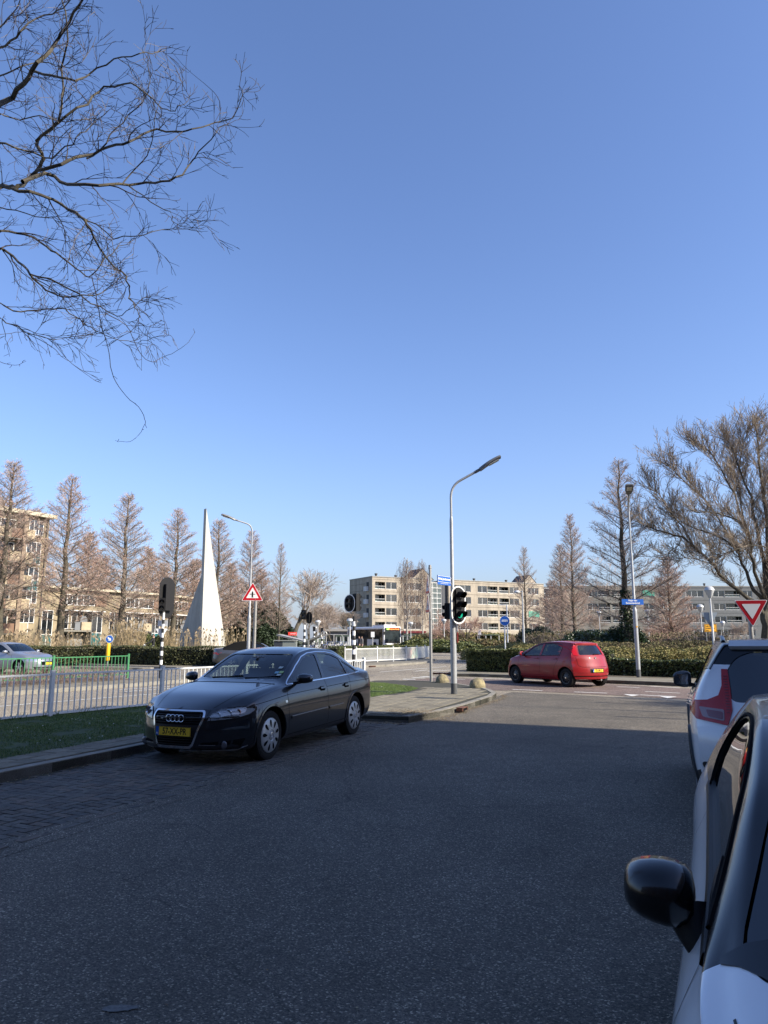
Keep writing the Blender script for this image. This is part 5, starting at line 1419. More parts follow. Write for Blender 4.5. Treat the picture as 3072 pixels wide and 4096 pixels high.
t = thing('small_sign', 'narrow white and red plate seen edge-on low on the corner lamp post', 'sign', (cl[0] + .115, cl[1] + .02, 0), face(.97, .05))
mb = MB(); mb.box(0, 0, 1.88, .20, .01, .20); mb.build('sign_plate', M_SWHITE, t); mb = MB(); mb.box(0, 0, 1.62, .18, .012, .28); mb.build('red_plate', M_SRED, t)
mb = MB(); mb.prism([(-.03, -.03), (.03, -.03), (.03, .03), (-.03, .03)], 0, .004, mapf=lambda x, y, z: (x, -z, y)); o = mb.build('sticker', mat('orange_sticker', (.7, .35, .03), .6), None)
o.location = (cl[0] - .0, cl[1] - .0835, P(1810, 2440, 19.5)[2]); tag(o, 'small orange sticker on the corner lamp post', 'sticker')
o = dup(o, (hl_[0] + .02, hl_[1] - .084, P(2540, 2507, 27.8)[2]), label='small orange sticker on the right-hand street lamp')

def striped_pole(label, x, y, H, r=.056, z0=.11, band=.168, collar=1.05, start=1):
    t = thing('signal_pole', label, 'pole', (x, y, z0))
    n = int(H / band); zs = [k * band for k in range(n)] + [H]
    k0 = 3
    mb = MB(); mb.lathe([(r, 0), (r, k0 * band)], n=16); mb.build('pole_foot', mat('signal_black', (.015, .015, .016), .5), t, smooth=True)
    for k in range(k0, n):
        big = abs(k * band - collar) < band * .6
        rr = r * (1.0 if k * band < collar else .86); rb = r * 1.12 if big else rr
        m = M_SWHITE if (k - k0) % 2 == 0 else mat('signal_black', (.015, .015, .016), .5)
        mb = MB(); mb.lathe([(rr, zs[k]), (rb, zs[k] + band * .25), (rb, zs[k] + band * .75), (rr, min(zs[k + 1], H))], n=16); mb.build('band', m, t, smooth=True)
    return t
def tri_sign(label, c, rz, side, up=True, front=None, symbol=None, back=M_GALV, name='warning_sign', cat='sign'):
    """triangle facing local -Y"""
    t = thing(name, label, cat, c, rz); h = side * .866
    def tri(s, dy=0):
        hh = s * .866; pts = [(-s / 2, -hh / 3), (s / 2, -hh / 3), (0, 2 * hh / 3)]
        if not up: pts = [(x, -z) for x, z in pts][::-1]
        return round_poly(pts, s * .06, 3)
    mb = MB(); mb.prism(tri(side), 0, .02, mapf=lambda x, y, z: (x, z, y)); mb.build('sign_back', back, t)
    mb = MB(); mb.prism(tri(side * .995), 0, .003, mapf=lambda x, y, z: (x, -z, y)); mb.build('white_edge', M_SWHITE, t)
    mb = MB(); mb.prism(tri(side * .93), .003, .006, mapf=lambda x, y, z: (x, -z, y)); mb.build('red_border', M_SRED, t)
    mb = MB(); mb.prism(tri(side * (.58 if symbol else .56)), .006, .009, mapf=lambda x, y, z: (x, -z, y)); mb.build('white_field', M_SWHITE, t)
    if symbol == 'cross':
        s = side; mb = MB()
        mb.prism([(x * s, z * s) for x, z in [(-.035, -.15), (0, -.125), (.035, -.15), (.035, .09), (.0, .16), (-.035, .09)]], .009, .012, mapf=lambda x, y, z: (x, -z, y))
        mb.prism([(-.13 * s, .0 * s), (.13 * s, .0 * s), (.13 * s, .03 * s), (-.13 * s, .03 * s)], .009, .0115, mapf=lambda x, y, z: (x, -z, y)); mb.build('symbol', M_BLACK, t)
    return t
def post(label, x, y, H, r=.038, z0=.11, m=M_GALV, rings=()):
    t = MB(); t.lathe([(r, 0), (r, H), (r * .5, H + .01), (.001, H + .012)], n=14)
    o = t.build('sign_post', m, None, smooth=True, loc=(x, y, z0)); tag(o, label, 'post')
    for z in rings:
        mb = MB(); mb.lathe([(r, z - .02), (r * 1.25, z - .015), (r * 1.25, z + .015), (r, z + .02)], n=14); mb.build('clamp', M_GALV, o)
    return o
# priority warning sign
x0 = P(1012, 2600, 20)[0]; cz_ = P(1010, 2378, 20)
post('grey post of the triangular crossing warning sign behind the saloon', x0 + .02, 20.05, cz_[2] + .15, .045, 0.0)
tri_sign('red triangular warning sign with black crossing arrow behind the saloon roof', (cz_[0], 20.0, cz_[2]), R(8), .60, True, symbol='cross')
# two edge-on triangles
sx, sy = G(1725, 2740)
post('weathered steel post with two edge-on triangular signs near the rough stones', sx, sy, 4.05, .052, .11, rings=(2.15, 2.95, 3.1, 3.95))
for lab, yy, s_ in (('upper of two red-edged triangular signs seen edge-on', 2350, .80), ('lower of two red-edged triangular signs seen edge-on', 2425, .78)):
    q = P(1712, yy, sy); tri_sign(lab, (sx - .10, sy - .12, q[2]), face(-.99, -.13), s_, True, symbol='cross')
# yield sign at the right
q = P(3006, 2436, 17); post('grey post of the red-bordered yield sign at the right edge', P(3011, 2600, 17.06)[0], 17.06, q[2] + .02, .05, .05)
tri_sign('red and white upside-down triangular yield sign at the right edge', (q[0], 17.0, q[2]), face(-.28, -.96), .74, False, name='yield_sign')
# signal 1
ax, ay = G(640, 2725); striped_pole('black and white signal pole in front of the long hedge, left of the white monument', ax, ay, 2.50)
q = P(665, 2390, ay + .05); t = signal_head('large black traffic light seen from behind on the left striped pole', (q[0], ay + .1, q[2]), face(-.80, .60), 3, (.70, 1.56), False, visor=.28, lens=.13, boxw=.34, thick=.16)
q = P(648, 2418, ay - .2); signal_head('small two-lamp signal below the large one on the left striped pole', (q[0], ay - .22, q[2]), face(.30, -.95), 2, None, False, visor=.12, lens=.085, boxw=.24)
q = P(645, 2528, ay + .05); tri_sign('back of a small yield sign strapped to the left striped pole', (q[0], ay + .08, q[2]), face(-.3, .95), .44, False, back=mat('sign_back_white', (.6, .62, .64), .5))
mb = MB(); mb.box(0, 0, 0, .40, .012, .22); o = mb.build('sign_plate', mat('sign_back_white', (.6, .62, .64), .5), None, loc=(P(648, 2493, ay)[0], ay + .09, P(648, 2493, ay)[2]), rz=R(-10)); tag(o, 'white plate above the yield sign on the left striped pole', 'sign')
# signal 2
bx, by = P(1415, 2640, 36)[0], 36.0; striped_pole('black and white signal pole by the white picket fence behind the saloon boot', bx, by, P(1420, 2465, 36)[2] - .11, r=.085, band=.23, collar=1.25)
q = P(1398, 2414, 36); signal_head('round-boarded traffic light with white rim on the middle striped pole', (q[0], 35.9, q[2]), face(-.65, -.76), 2, (.74, .90), True, visor=.12, lens=.11)
q = P(1431, 2410, 36); signal_head('black signal box beside the round board on the middle striped pole', (q[0], 36.05, q[2]), face(.75, .66), 3, None, False, visor=.14, lens=.11, boxw=.30, thick=.2)
q = P(1417, 2500, 36.2); tri_sign('tilted triangular sign seen from the side on the middle striped pole', (q[0], 36.2, q[2]), face(.85, .5), .7, False)
# signal 3
q = P(1217, 2560, 54); striped_pole('distant black and white signal pole above the saloon roof', q[0], 54, P(1217, 2500, 54)[2] - .11, r=.085, band=.235, collar=5)
z_ = P(1216, 2459, 54); signal_head('distant two-lamp signal on the farthest large striped pole', (z_[0] - .02, 53.9, z_[2]), face(-.2, -.98), 2, None, False, visor=.12, lens=.14, boxw=.36)
z_ = P(1237, 2471, 54); signal_head('distant dark oval signal board turned away beside the two-lamp signal', (z_[0], 54.0, z_[2]), face(.6, .8), 2, (.60, .88), False, visor=.12, lens=.11)
for (px_, yt, Y, lab) in ((1257, 2520, 78, 'thin far striped signal pole beside the bicycle canopy, left one'), (1288, 2525, 78, 'thin far striped signal pole under the round mirror ring')):
    q = P(px_, yt, Y); striped_pole(lab, q[0], Y, q[2] - .11, r=.09, band=.28, collar=9)
    mb = MB(); mb.box(0, 0, q[2] + .12, .3, .2, .5); o = mb.build('signal_box', M_BLACK, None, loc=(q[0], Y, 0)); tag(o, 'tiny black signal box on the ' + ('left' if px_ < 1270 else 'right') + ' thin far striped pole', 'traffic light')
# keep-right bollard
q = P(430, 2640, 38.2); t = thing('keep_right_bollard', 'yellow bollard with round blue arrow sign on the traffic island', 'bollard', (q[0], 38.2, .12))
mb = MB(); mb.lathe([(.001, .30), (.09, .30), (.105, .34), (.105, 1.15), (.09, 1.19), (.001, 1.2)], n=14); mb.build('bollard_body', mat('bollard_yellow', (.75, .42, .01), .45), t, smooth=True, sharp=40)
mb = MB(); mb.lathe([(.03, 0), (.03, .3)], n=8); mb.build('bollard_foot', M_GALV, t)
mb = MB(); mb.lathe([(.001, 0), (.20, 0), (.20, .02), (.001, .02)], axis='y', n=28); d = mb.build('arrow_disc', M_SWHITE, t, loc=(.05, -.05, 1.42)); d.rotation_euler = (0, 0, R(5))
mb = MB(); mb.lathe([(.001, -.003), (.185, -.003)], axis='y', n=28); mb.build('blue_face', M_BLUE, d)
mb = MB(); s_ = .11; arrow = [(-.04, .12), (.04, .12), (.04, 0), (.10, 0), (0, -.13), (-.10, 0), (-.04, 0)]; ca, sa = math.cos(R(45)), math.sin(R(45))
mb.prism([(x * ca - y * sa, x * sa + y * ca) for x, y in arrow], .004, .007, mapf=lambda x, y, z: (x, -z, y)); mb.build('white_arrow', M_SWHITE, d)
# rough boulders on the corner
def boulder(label, x, y, r, seed, h):
    bm = bmesh.new(); bmesh.ops.create_icosphere(bm, subdivisions=4, radius=1.0)
    for v in bm.verts:
        c = v.co.copy(); n = noise.noise(c * 1.6 + Vector((seed, 0, 0))) * .10 + noise.noise(c * 6 + Vector((0, seed, 0))) * .035
        v.co = c * (1 + n); v.co.x *= r; v.co.y *= r * .92; v.co.z *= h
        if v.co.z < -.05: v.co.z = -.05
    me = bpy.data.meshes.new('boulder'); bm.to_mesh(me); bm.free(); me.polygons.foreach_set('use_smooth', [True] * len(me.polygons))
    me.materials.append(M_STONE); o = link('boulder', me, None, (x, y, .125)); o.rotation_euler = (0, 0, seed); return tag(o, label, 'stone')
M_STONE = mat('lichen_concrete', (.34, .29, .16), .95, noise_scale=7, col2=(.11, .10, .07), bump=.9, bump_scale=45)
x, y = G(1770, 2744); boulder('rounded lichen-covered half-sphere stone right behind the corner lamp post', x, y, .25, 1.3, .27)
x, y = G(1906, 2766); boulder('yellowish half-sphere stone at the kerb edge right of the corner lamp post', x + .03, y, .27, 4.1, .28)

# park lamps with glass heads
def park_lamp(label, px_, ytop, Y, pole_r=.045, R_=.27, white=False):
    q = P(px_, ytop, Y); H = q[2]; t = thing('park_lamp', label, 'street lamp', (q[0], Y, .1), 0, 'lamps with glass heads in the park and at the bus station')
    mb = MB(); mb.lathe([(pole_r, 0), (pole_r, H * .55), (pole_r * .75, H * .57), (pole_r * .7, H - .62)], n=10); mb.build('pole', mat('pale_pole', (.55, .56, .56), .5, metal=.2), t, smooth=True)
    mb = MB(); mb.lathe([(pole_r * .8, H - .65), (R_ * .35, H - .60), (R_ * .92, H - .24)], n=16); mb.build('lamp_glass', mat('frosted_glass', (.55, .57, .58), .25, coat=.5), t, smooth=True)
    mb = MB(); mb.lathe([(R_ * .95, H - .25), (R_, H - .22), (R_ * .85, H - .10), (R_ * .5, H - .02), (.001, H)], n=16); mb.build('lamp_cap', mat('cap_pale', (.5, .52, .53), .4, metal=.2), t, smooth=True)
    return t
for a in (('nearest park lamp with a large glass head above the black-roofed vehicle', 2837, 2352, 38, .06, .26), ('park lamp with glass head left of the nearest one', 2800, 2422, 55, .05, .27), ('park lamp in front of the apartments, right of the blue plate', 2590, 2440, 75, .05, .3),
          ('slim park lamp left of the ivy tree', 2396, 2446, 80, .05, .3), ('slim park lamp behind the dark shrubs', 2483, 2463, 90, .05, .3), ('slim park lamp in front of the grey apartment wing', 2890, 2487, 80, .045, .26),
          ('park lamp at the bus station near the round board signal', 1400, 2478, 62, .07, .3), ('tall thin lamp at the bus station right of the canopy', 1272, 2484, 80, .06, .33), ('short lamp at the bus station behind the canopy', 1259, 2508, 100, .06, .33),
          ('small lamp behind the red sign box', 1146, 2516, 100, .06, .33), ('leaning lamp on the planted bank behind the road bend', 1776, 2478, 85, .05, .3), ('far park lamp beside the birch trunk', 1643, 2490, 95, .05, .35)):
    park_lamp(*a)
q = P(2845, 2468, 37.9); tri_sign('grey back of a yield sign on the nearest park lamp', (q[0], 38.1, q[2]), face(.1, 1), .86, False, back=mat('grey_blue_back', (.20, .24, .28), .5), name='yield_sign')
q = P(2842, 2512, 41); t = thing('notice_board', 'orange yellow notice with black letters behind the nearest park lamp', 'sign', (q[0], 41, q[2]))
mb = MB(); mb.box(0, 0, 0, .70, .02, .44); mb.build('board', mat('orange_yellow', (.75, .36, .01), .5), t)
mb = MB()
for z in (-.20, .20): mb.box(0, -.012, z, .64, .004, .018)
for x in (-.32, .32): mb.box(x, -.012, 0, .018, .004, .40)
mb.build('border', M_BLACK, t)
for i, s_ in enumerate(('Let op', 'verkeer over', 'weg')): put_text(s_, .13 if i == 0 else .10, M_BLACK, t, (-.28, -.013, .11 - i * .12), (R(90), 0, 0), align='LEFT', ext=.001, bold=.002)
mb = MB(); 
for x in (-.25, .25): mb.tube([(x, .03, -q[2]), (x, .03, .2)], .025, 8)
mb.build('legs', M_GALV, t)
# tall slim lamp with short arm
q = P(2094, 2366, 60); t = thing('street_lamp', 'slim tall lamp with a small head on a left arm in front of the apartments', 'street lamp', (P(2096, 2590, 60)[0], 60, .1))
H = q[2]; mb = MB(); mb.lathe([(.10, 0), (.10, 2.4), (.075, 2.6), (.06, H)], n=12); mb.build('pole', M_POLE, t, smooth=True)
mb = MB(); mb.tube([(0, 0, H - .1), (-.22, 0, H - .12)], .03, 8); mb.build('arm', M_POLE, t); mb = MB(); mb.lathe([(.001, .0), (.2, .06), (.24, .16), (.14, .28), (.001, .3)], origin=(-.42, 0, H - .3), n=14); mb.build('lamp_head', mat('frosted_glass', (.55, .57, .58), .25), t, smooth=True)

# bus lane sign
q = P(2018, 2483, 45); t = thing('bus_sign', 'round blue sign with a white bus above the clipped hedge', 'sign', (q[0], 45, 0))
mb = MB(); mb.lathe([(.04, .1), (.04, q[2] - .2)], n=10); mb.build('pole', M_SWHITE, t)
mb = MB(); mb.lathe([(.001, 0), (.31, 0), (.31, .02), (.001, .02)], axis='y', n=32); d = mb.build('disc', M_SWHITE, t, loc=(-.0, -.07, q[2]))
mb = MB(); mb.lathe([(.001, -.003), (.29, -.003)], axis='y', n=32); mb.build('blue_face', M_BLUE, d)
mb = MB(); mb.prism(round_poly([(-.19, -.06), (.19, -.06), (.19, .08), (-.17, .08), (-.19, .02)], .02), .004, .007, mapf=lambda x, y, z: (x, -z, y)); mb.build('bus_symbol', M_SWHITE, d)
mb = MB()
for k in range(5): mb.box(-.145 + k * .072, -.009, .04, .05, .003, .045)
for x in (-.11, .11): mb.lathe([(.001, -.009), (.03, -.009)], origin=(x, 0, -.065), axis='y', n=12)
mb.build('symbol_windows', M_BLUE, d)
q = P(2027, 2420, 52); t = thing('signal_mast', 'thin white mast with short top arm behind the round bus sign', 'pole', (q[0], 52, .1))
mb = MB(); mb.lathe([(.05, 0), (.05, q[2] - .1)], n=8); mb.build('pole', M_SWHITE, t); mb = MB(); mb.beam((0, 0, q[2] - .1), (-.6, 0, q[2] - .08), .05, .05); mb.build('arm', M_SWHITE, t)

# glass bus shelter
M_SHG = glass_mat('shelter_glass', (.72, .80, .76), base=.02)
def shelter(label, px0, px1, ytop, Y, depth=1.5, group=None):
    a = P(px0, ytop, Y); b = P(px1, ytop, Y); L = b[0] - a[0]; H = a[2]
    t = thing('bus_shelter', label, 'bus shelter', (a[0], Y, .05), 0)
    mb = MB(); mb.box(L / 2, depth / 2, H, L + .2, depth + .2, .10); mb.build('roof', mat('shelter_roof', (.10, .14, .10), .6), t)
    pm = None
    for x in (0, L * .38, L * .62, L):
        for y in (0, depth):
            if pm is None: mb = MB(); mb.box(0, 0, H / 2, .09, .09, H); pm = mb.build('pillar', mat('pale_pole', (.55, .56, .56), .5), t)
            else: dup(pm, (x, y, 0), parent=t)
    for x0_, x1_ in ((0, L * .38), (L * .38, L * .62), (L * .62, L)):
        mb = MB(); mb.box((x0_ + x1_) / 2, depth, H / 2, x1_ - x0_ - .1, .02, H * .85); mb.build('glass_pane', M_SHG, t)
    for x in (0, L): mb = MB(); mb.box(x, depth / 2, H / 2, .02, depth - .1, H * .85); mb.build('glass_pane', M_SHG, t)
    mb = MB(); mb.box(L * .5, depth * .75, .5, L * .5, .35, .05); mb.box(L * .3, depth * .75, .25, .05, .05, .5); mb.box(L * .7, depth * .75, .25, .05, .05, .5); mb.build('bench', M_GALV, t)
    return t
shelter('glass bus shelter with flat green roof behind the clipped hedge', 1911, 1996, 2541, 95)
shelter('glass shelter at the bus station left of the bus', 1345, 1392, 2545, 92)
shelter('dark glass shelter at the bus station right of the bus', 1612, 1662, 2540, 99)
for lab, px_, yt, Y in (('white bus stop flag beside the glass shelter', 1918, 2524, 93), ('white bus stop sign on a pole in front of the bus', 1491, 2531, 84)):
    q = P(px_, yt, Y); t = thing('bus_stop_sign', lab, 'sign', (q[0], Y, .05)); mb = MB(); mb.lathe([(.04, 0), (.04, q[2])], n=8); mb.build('pole', mat('pale_pole', (.55, .56, .56), .5), t)
    mb = MB(); mb.box(0, -.06, q[2] - .25, .42, .03, .62); mb.build('flag', M_SWHITE, t)

# V-roofed bicycle canopy
q0 = P(1106, 2540, 72); q1 = P(1218, 2567, 72); q2 = P(1290, 2538, 72)
t = thing('bicycle_canopy', 'grey butterfly-roofed canopy over bicycles with a ring at its right end', 'canopy', (q0[0], 72, 0))
def rel(q): return Vector((q[0] - q0[0], 0, q[2]))
a, b, c = rel(q0), rel(q1), rel(q2)
for k in range(9):
    f = k / 8; mb = MB(); y0 = f * 4.5
    mb.beam(a + Vector((0, y0, .0)), b + Vector((0, y0, 0)), .10, .12); mb.beam(b + Vector((0, y0, 0)), c + Vector((0, y0, 0)), .10, .12); mb.build('rib', M_GALV, t)
mb = MB(); mb.add([tuple(a + Vector((0, -.1, .08))), tuple(b + Vector((0, -.1, .08))), tuple(b + Vector((0, 4.6, .08))), tuple(a + Vector((0, 4.6, .08)))], [(0, 1, 2, 3)]); mb.build('roof_sheet', mat('sheet_grey', (.35, .36, .36), .5, noise_scale=3, col2=(.22, .22, .22)), t)
mb = MB(); mb.add([tuple(c + Vector((0, -.1, .08))), tuple(b + Vector((0, -.1, .08))), tuple(b + Vector((0, 4.6, .08))), tuple(c + Vector((0, 4.6, .08)))], [(3, 2, 1, 0)]); mb.build('roof_sheet', mat('sheet_grey', (.35, .36, .36), .5), t)
for y in (0, 2.2, 4.5):
    mb = MB(); mb.beam((b.x + .4, y, 0), (b.x + .4, y, b.z + .1), .14, .14); mb.build('column', M_GALV, t)
mb = MB(); rr = .30
mb.tube([(c.x + .15 + rr * math.cos(a_), -.1, c.z + rr * math.sin(a_)) for a_ in [2 * math.pi * k / 20 for k in range(21)]], .05, 6, caps=False); mb.build('end_ring', M_GALV, t, smooth=True)
q = P(1170, 2535, 75); t = thing('red_sign_box', 'red light box reading R-NET behind the canopy roof', 'sign', (q[0], 75, q[2]))
mb = MB(); mb.box(0, 0, 0, .85, .3, .33); mb.build('box', mat('bright_red', (.75, .05, .03), .5), t); put_text('R-NET', .2, M_SWHITE, t, (.1, -.152, 0), (R(90), 0, 0)); mb = MB(); mb.box(0, 0, -q[2] / 2 - .15, .1, .1, q[2] - .1); mb.build('mast', M_GALV, t)
q = P(1095, 2600, 48); q1 = P(1184, 2562, 48); W_ = q1[0] - q[0]
t = thing('utility_cabinet', 'grey street cabinet with dark left side above the saloon roof', 'cabinet', (q[0], 48, 0)); mb = MB(); mb.box(.28, .35, q1[2] / 2 - .03, .56, .7, q1[2] - .06); mb.build('dark_side', mat('dark_steel', (.03, .035, .045), .5), t)
mb = MB(); mb.box(.57 + (W_ - .57) / 2, .35, q1[2] / 2 - .03, W_ - .575, .7, q1[2] - .06); mb.build('door', mat('cabinet_grey', (.17, .19, .18), .6), t); mb = MB(); mb.box(W_ / 2, .33, q1[2], W_ + .06, .8, .06); mb.build('lid', mat('cabinet_lid', (.22, .23, .22), .6), t)

# bicycles in the racks
def bicycle(label, loc, rz, m, m2=None):
    t = thing('bicycle', label, 'bicycle', loc, rz, 'bicycles parked at the bus station')
    for x in (-.53, .53):
        mb = MB(); mb.tube([(x + .33 * math.cos(a), 0, .34 + .33 * math.sin(a)) for a in [2 * math.pi * k / 16 for k in range(17)]], .022, 5, caps=False)
        for k in range(4): a = math.pi * k / 4; mb.tube([(x - .32 * math.cos(a), 0, .34 - .32 * math.sin(a)), (x + .32 * math.cos(a), 0, .34 + .32 * math.sin(a))], .005, 3)
        mb.build('wheel', M_RUBBER, t)
    mb = MB()
    for a, b in (((-.53, 0, .34), (-.1, 0, .3)), ((-.1, 0, .3), (-.25, 0, .85)), ((-.53, 0, .34), (-.22, 0, .75)), ((-.1, 0, .3), (.38, 0, .8)), ((-.2, 0, .6), (.36, 0, .88)), ((.53, 0, .34), (.34, 0, 1.05))): mb.tube([a, b], .022, 5)
    mb.build('frame', m, t)
    mb = MB(); mb.tube([(.34, 0, 1.05), (.30, -.28, 1.08), (.2, -.3, 1.06)], .016, 5); mb.tube([(.34, 0, 1.05), (.30, .28, 1.08), (.2, .3, 1.06)], .016, 5); mb.build('handlebar', M_CHROME, t)
    mb = MB(); mb.box(-.27, 0, .92, .26, .16, .07); mb.build('saddle', M_BLACK, t)
    if m2: mb = MB(); mb.box(.55, 0, .95, .34, .36, .24); mb.build('crate', m2, t)
    return t
rnd = random.Random(8); bm0 = {}
bc = [mat('bike_black', (.02, .02, .02), .4), mat('bike_white', (.7, .7, .7), .4), mat('bike_grey', (.3, .32, .34), .4), mat('bike_blue', (.05, .1, .3), .4)]
spots = [(1192 + 7 * k, 74 + rnd.uniform(-1, 1)) for k in range(5)] + [(1232 + 8 * k, 74 + rnd.uniform(-1, 1)) for k in range(6)] + [(1300 + 8 * k, 88 + rnd.uniform(-3, 3)) for k in range(12)]
for i, (px_, Y) in enumerate(spots):
    c = i % 4; q = P(px_, 2590, Y); nth = ('first', 'second', 'third', 'fourth', 'fifth', 'sixth', 'seventh', 'eighth', 'ninth', 'tenth', 'eleventh', 'twelfth')
    lab = ('black', 'white-framed', 'grey', 'blue')[c] + ' bicycle, ' + (nth[i] + ' from left under the canopy left of the striped pole' if i < 5 else nth[i - 5] + ' from left under the canopy right of the striped pole' if i < 11 else nth[i - 11] + ' from left in the open rack by the pavilion')
    rz = rnd.uniform(-.3, .3) + (1.3 if i % 3 == 0 else .9)
    if c not in bm0: bm0[c] = bicycle(lab, (q[0], Y, .05), rz, bc[c], bc[2] if c == 1 else None)
    else: dup(bm0[c], (q[0], Y, .05), rz, label=lab)

# the bus
def bus():
    q = P(1573, 2600, 97); t = thing('city_bus', 'white city bus with orange destination display waiting at the bus station', 'bus', (q[0] - .1, 97, .03), R(-63))
    # local: +x forward ; body 12 m
    L, Wd, H = 12.0, 2.55, 3.05; MW = mat('bus_white', (.78, .78, .78), .35, coat=.6)
    sec = round_poly([(-Wd / 2, .30), (Wd / 2, .30), (Wd / 2, H), (-Wd / 2, H)], .18, 4)
    mb = MB(); mb.prism(sec, -L, 0, mapf=lambda x, y, z: (z, x, y)); mb.build('body', MW, t, smooth=True, sharp=30)
    mb = MB(); mb.box(-2.6, 0, H + .12, 3.6, 1.7, .26); mb.build('roof_unit', MW, t)
    g = M_WIN
    mb = MB(); mb.prism(round_poly([(-1.18, .98), (1.18, .98), (1.14, 2.90), (-1.14, 2.90)], .12), .0, .03, mapf=lambda x, y, z: (z, x, y)); mb.build('windscreen', mat('bus_glass', (.05, .065, .07), .06, spec=.8, noise_scale=1.2, col2=(.015, .02, .022)), t)
    mb = MB(); mb.prism(round_poly([(-1.2, .86), (1.2, .86), (1.18, 1.05), (-1.18, 1.05)], .05), .005, .04, mapf=lambda x, y, z: (z, x, y)); mb.build('black_band', M_BLACK, t)
    mb = MB(); mb.box(.035, 0, 2.70, .02, 2.1, .34); mb.build('display', M_BLACKM, t)
    put_text('160', .30, mat('led_green', (.3, .5, .1), .5, emit=(.45, .8, .12, 1.2)), t, (.05, -.74, 2.70), (R(90), 0, R(90)), ext=.002, bold=.012)
    put_text('Centrum-Gouda', .26, mat('led_orange', (.6, .2, .05), .5, emit=(1.0, .22, .04, 1.3)), t, (.05, .26, 2.70), (R(90), 0, R(90)), ext=.002, bold=.01, sx=.85)
    for sg in (1, -1):
        mb = MB(); mb.box(-6, sg * (Wd / 2 + .004), 2.05, 11.2, .012, 1.35); mb.build('window_band', g, t)
        for k in range(7): mb = MB(); mb.box(-1.2 - k * 1.55, sg * (Wd / 2 + .012), 2.05, .06, .01, 1.35); mb.build('window_post', M_BLACK, t)
        for x in (-1.0, -5.8): mb = MB(); mb.box(x, sg * (Wd / 2 + .010), 1.5, 1.2, .012, 2.3); mb.build('door', M_WIN, t)
        for x in (-2.7, -9.0):
            mb = MB(); mb.lathe([(.001, 0), (.28, 0), (.30, -.03), (.48, 0), (.48, -.25)], origin=(x, sg * (Wd / 2 + .01), .48), axis='y', n=24); mb.build('wheel', M_RUBBER, t)
        mb = MB(); mb.box(.035, sg * .98, .62, .02, .38, .16); mb.build('headlight', M_REFL, t)
        mb = MB(); mb.tube([(0, sg * 1.2, 2.75), (.35, sg * 1.45, 2.6), (.35, sg * 1.45, 2.3)], .04, 6); mb.box(.35, sg * 1.45, 2.15, .12, .22, .42); mb.build('wing_mirror', M_BLACK, t)
    mb = MB(); mb.tube([(.05, -.4, 1.0), (.06, .1, 1.5)], .02, 5); mb.build('wiper', M_BLACK, t)
    return t
bus()
# low wall with white pickets and a green strip of hedge seen over the white fence is built with the vegetation

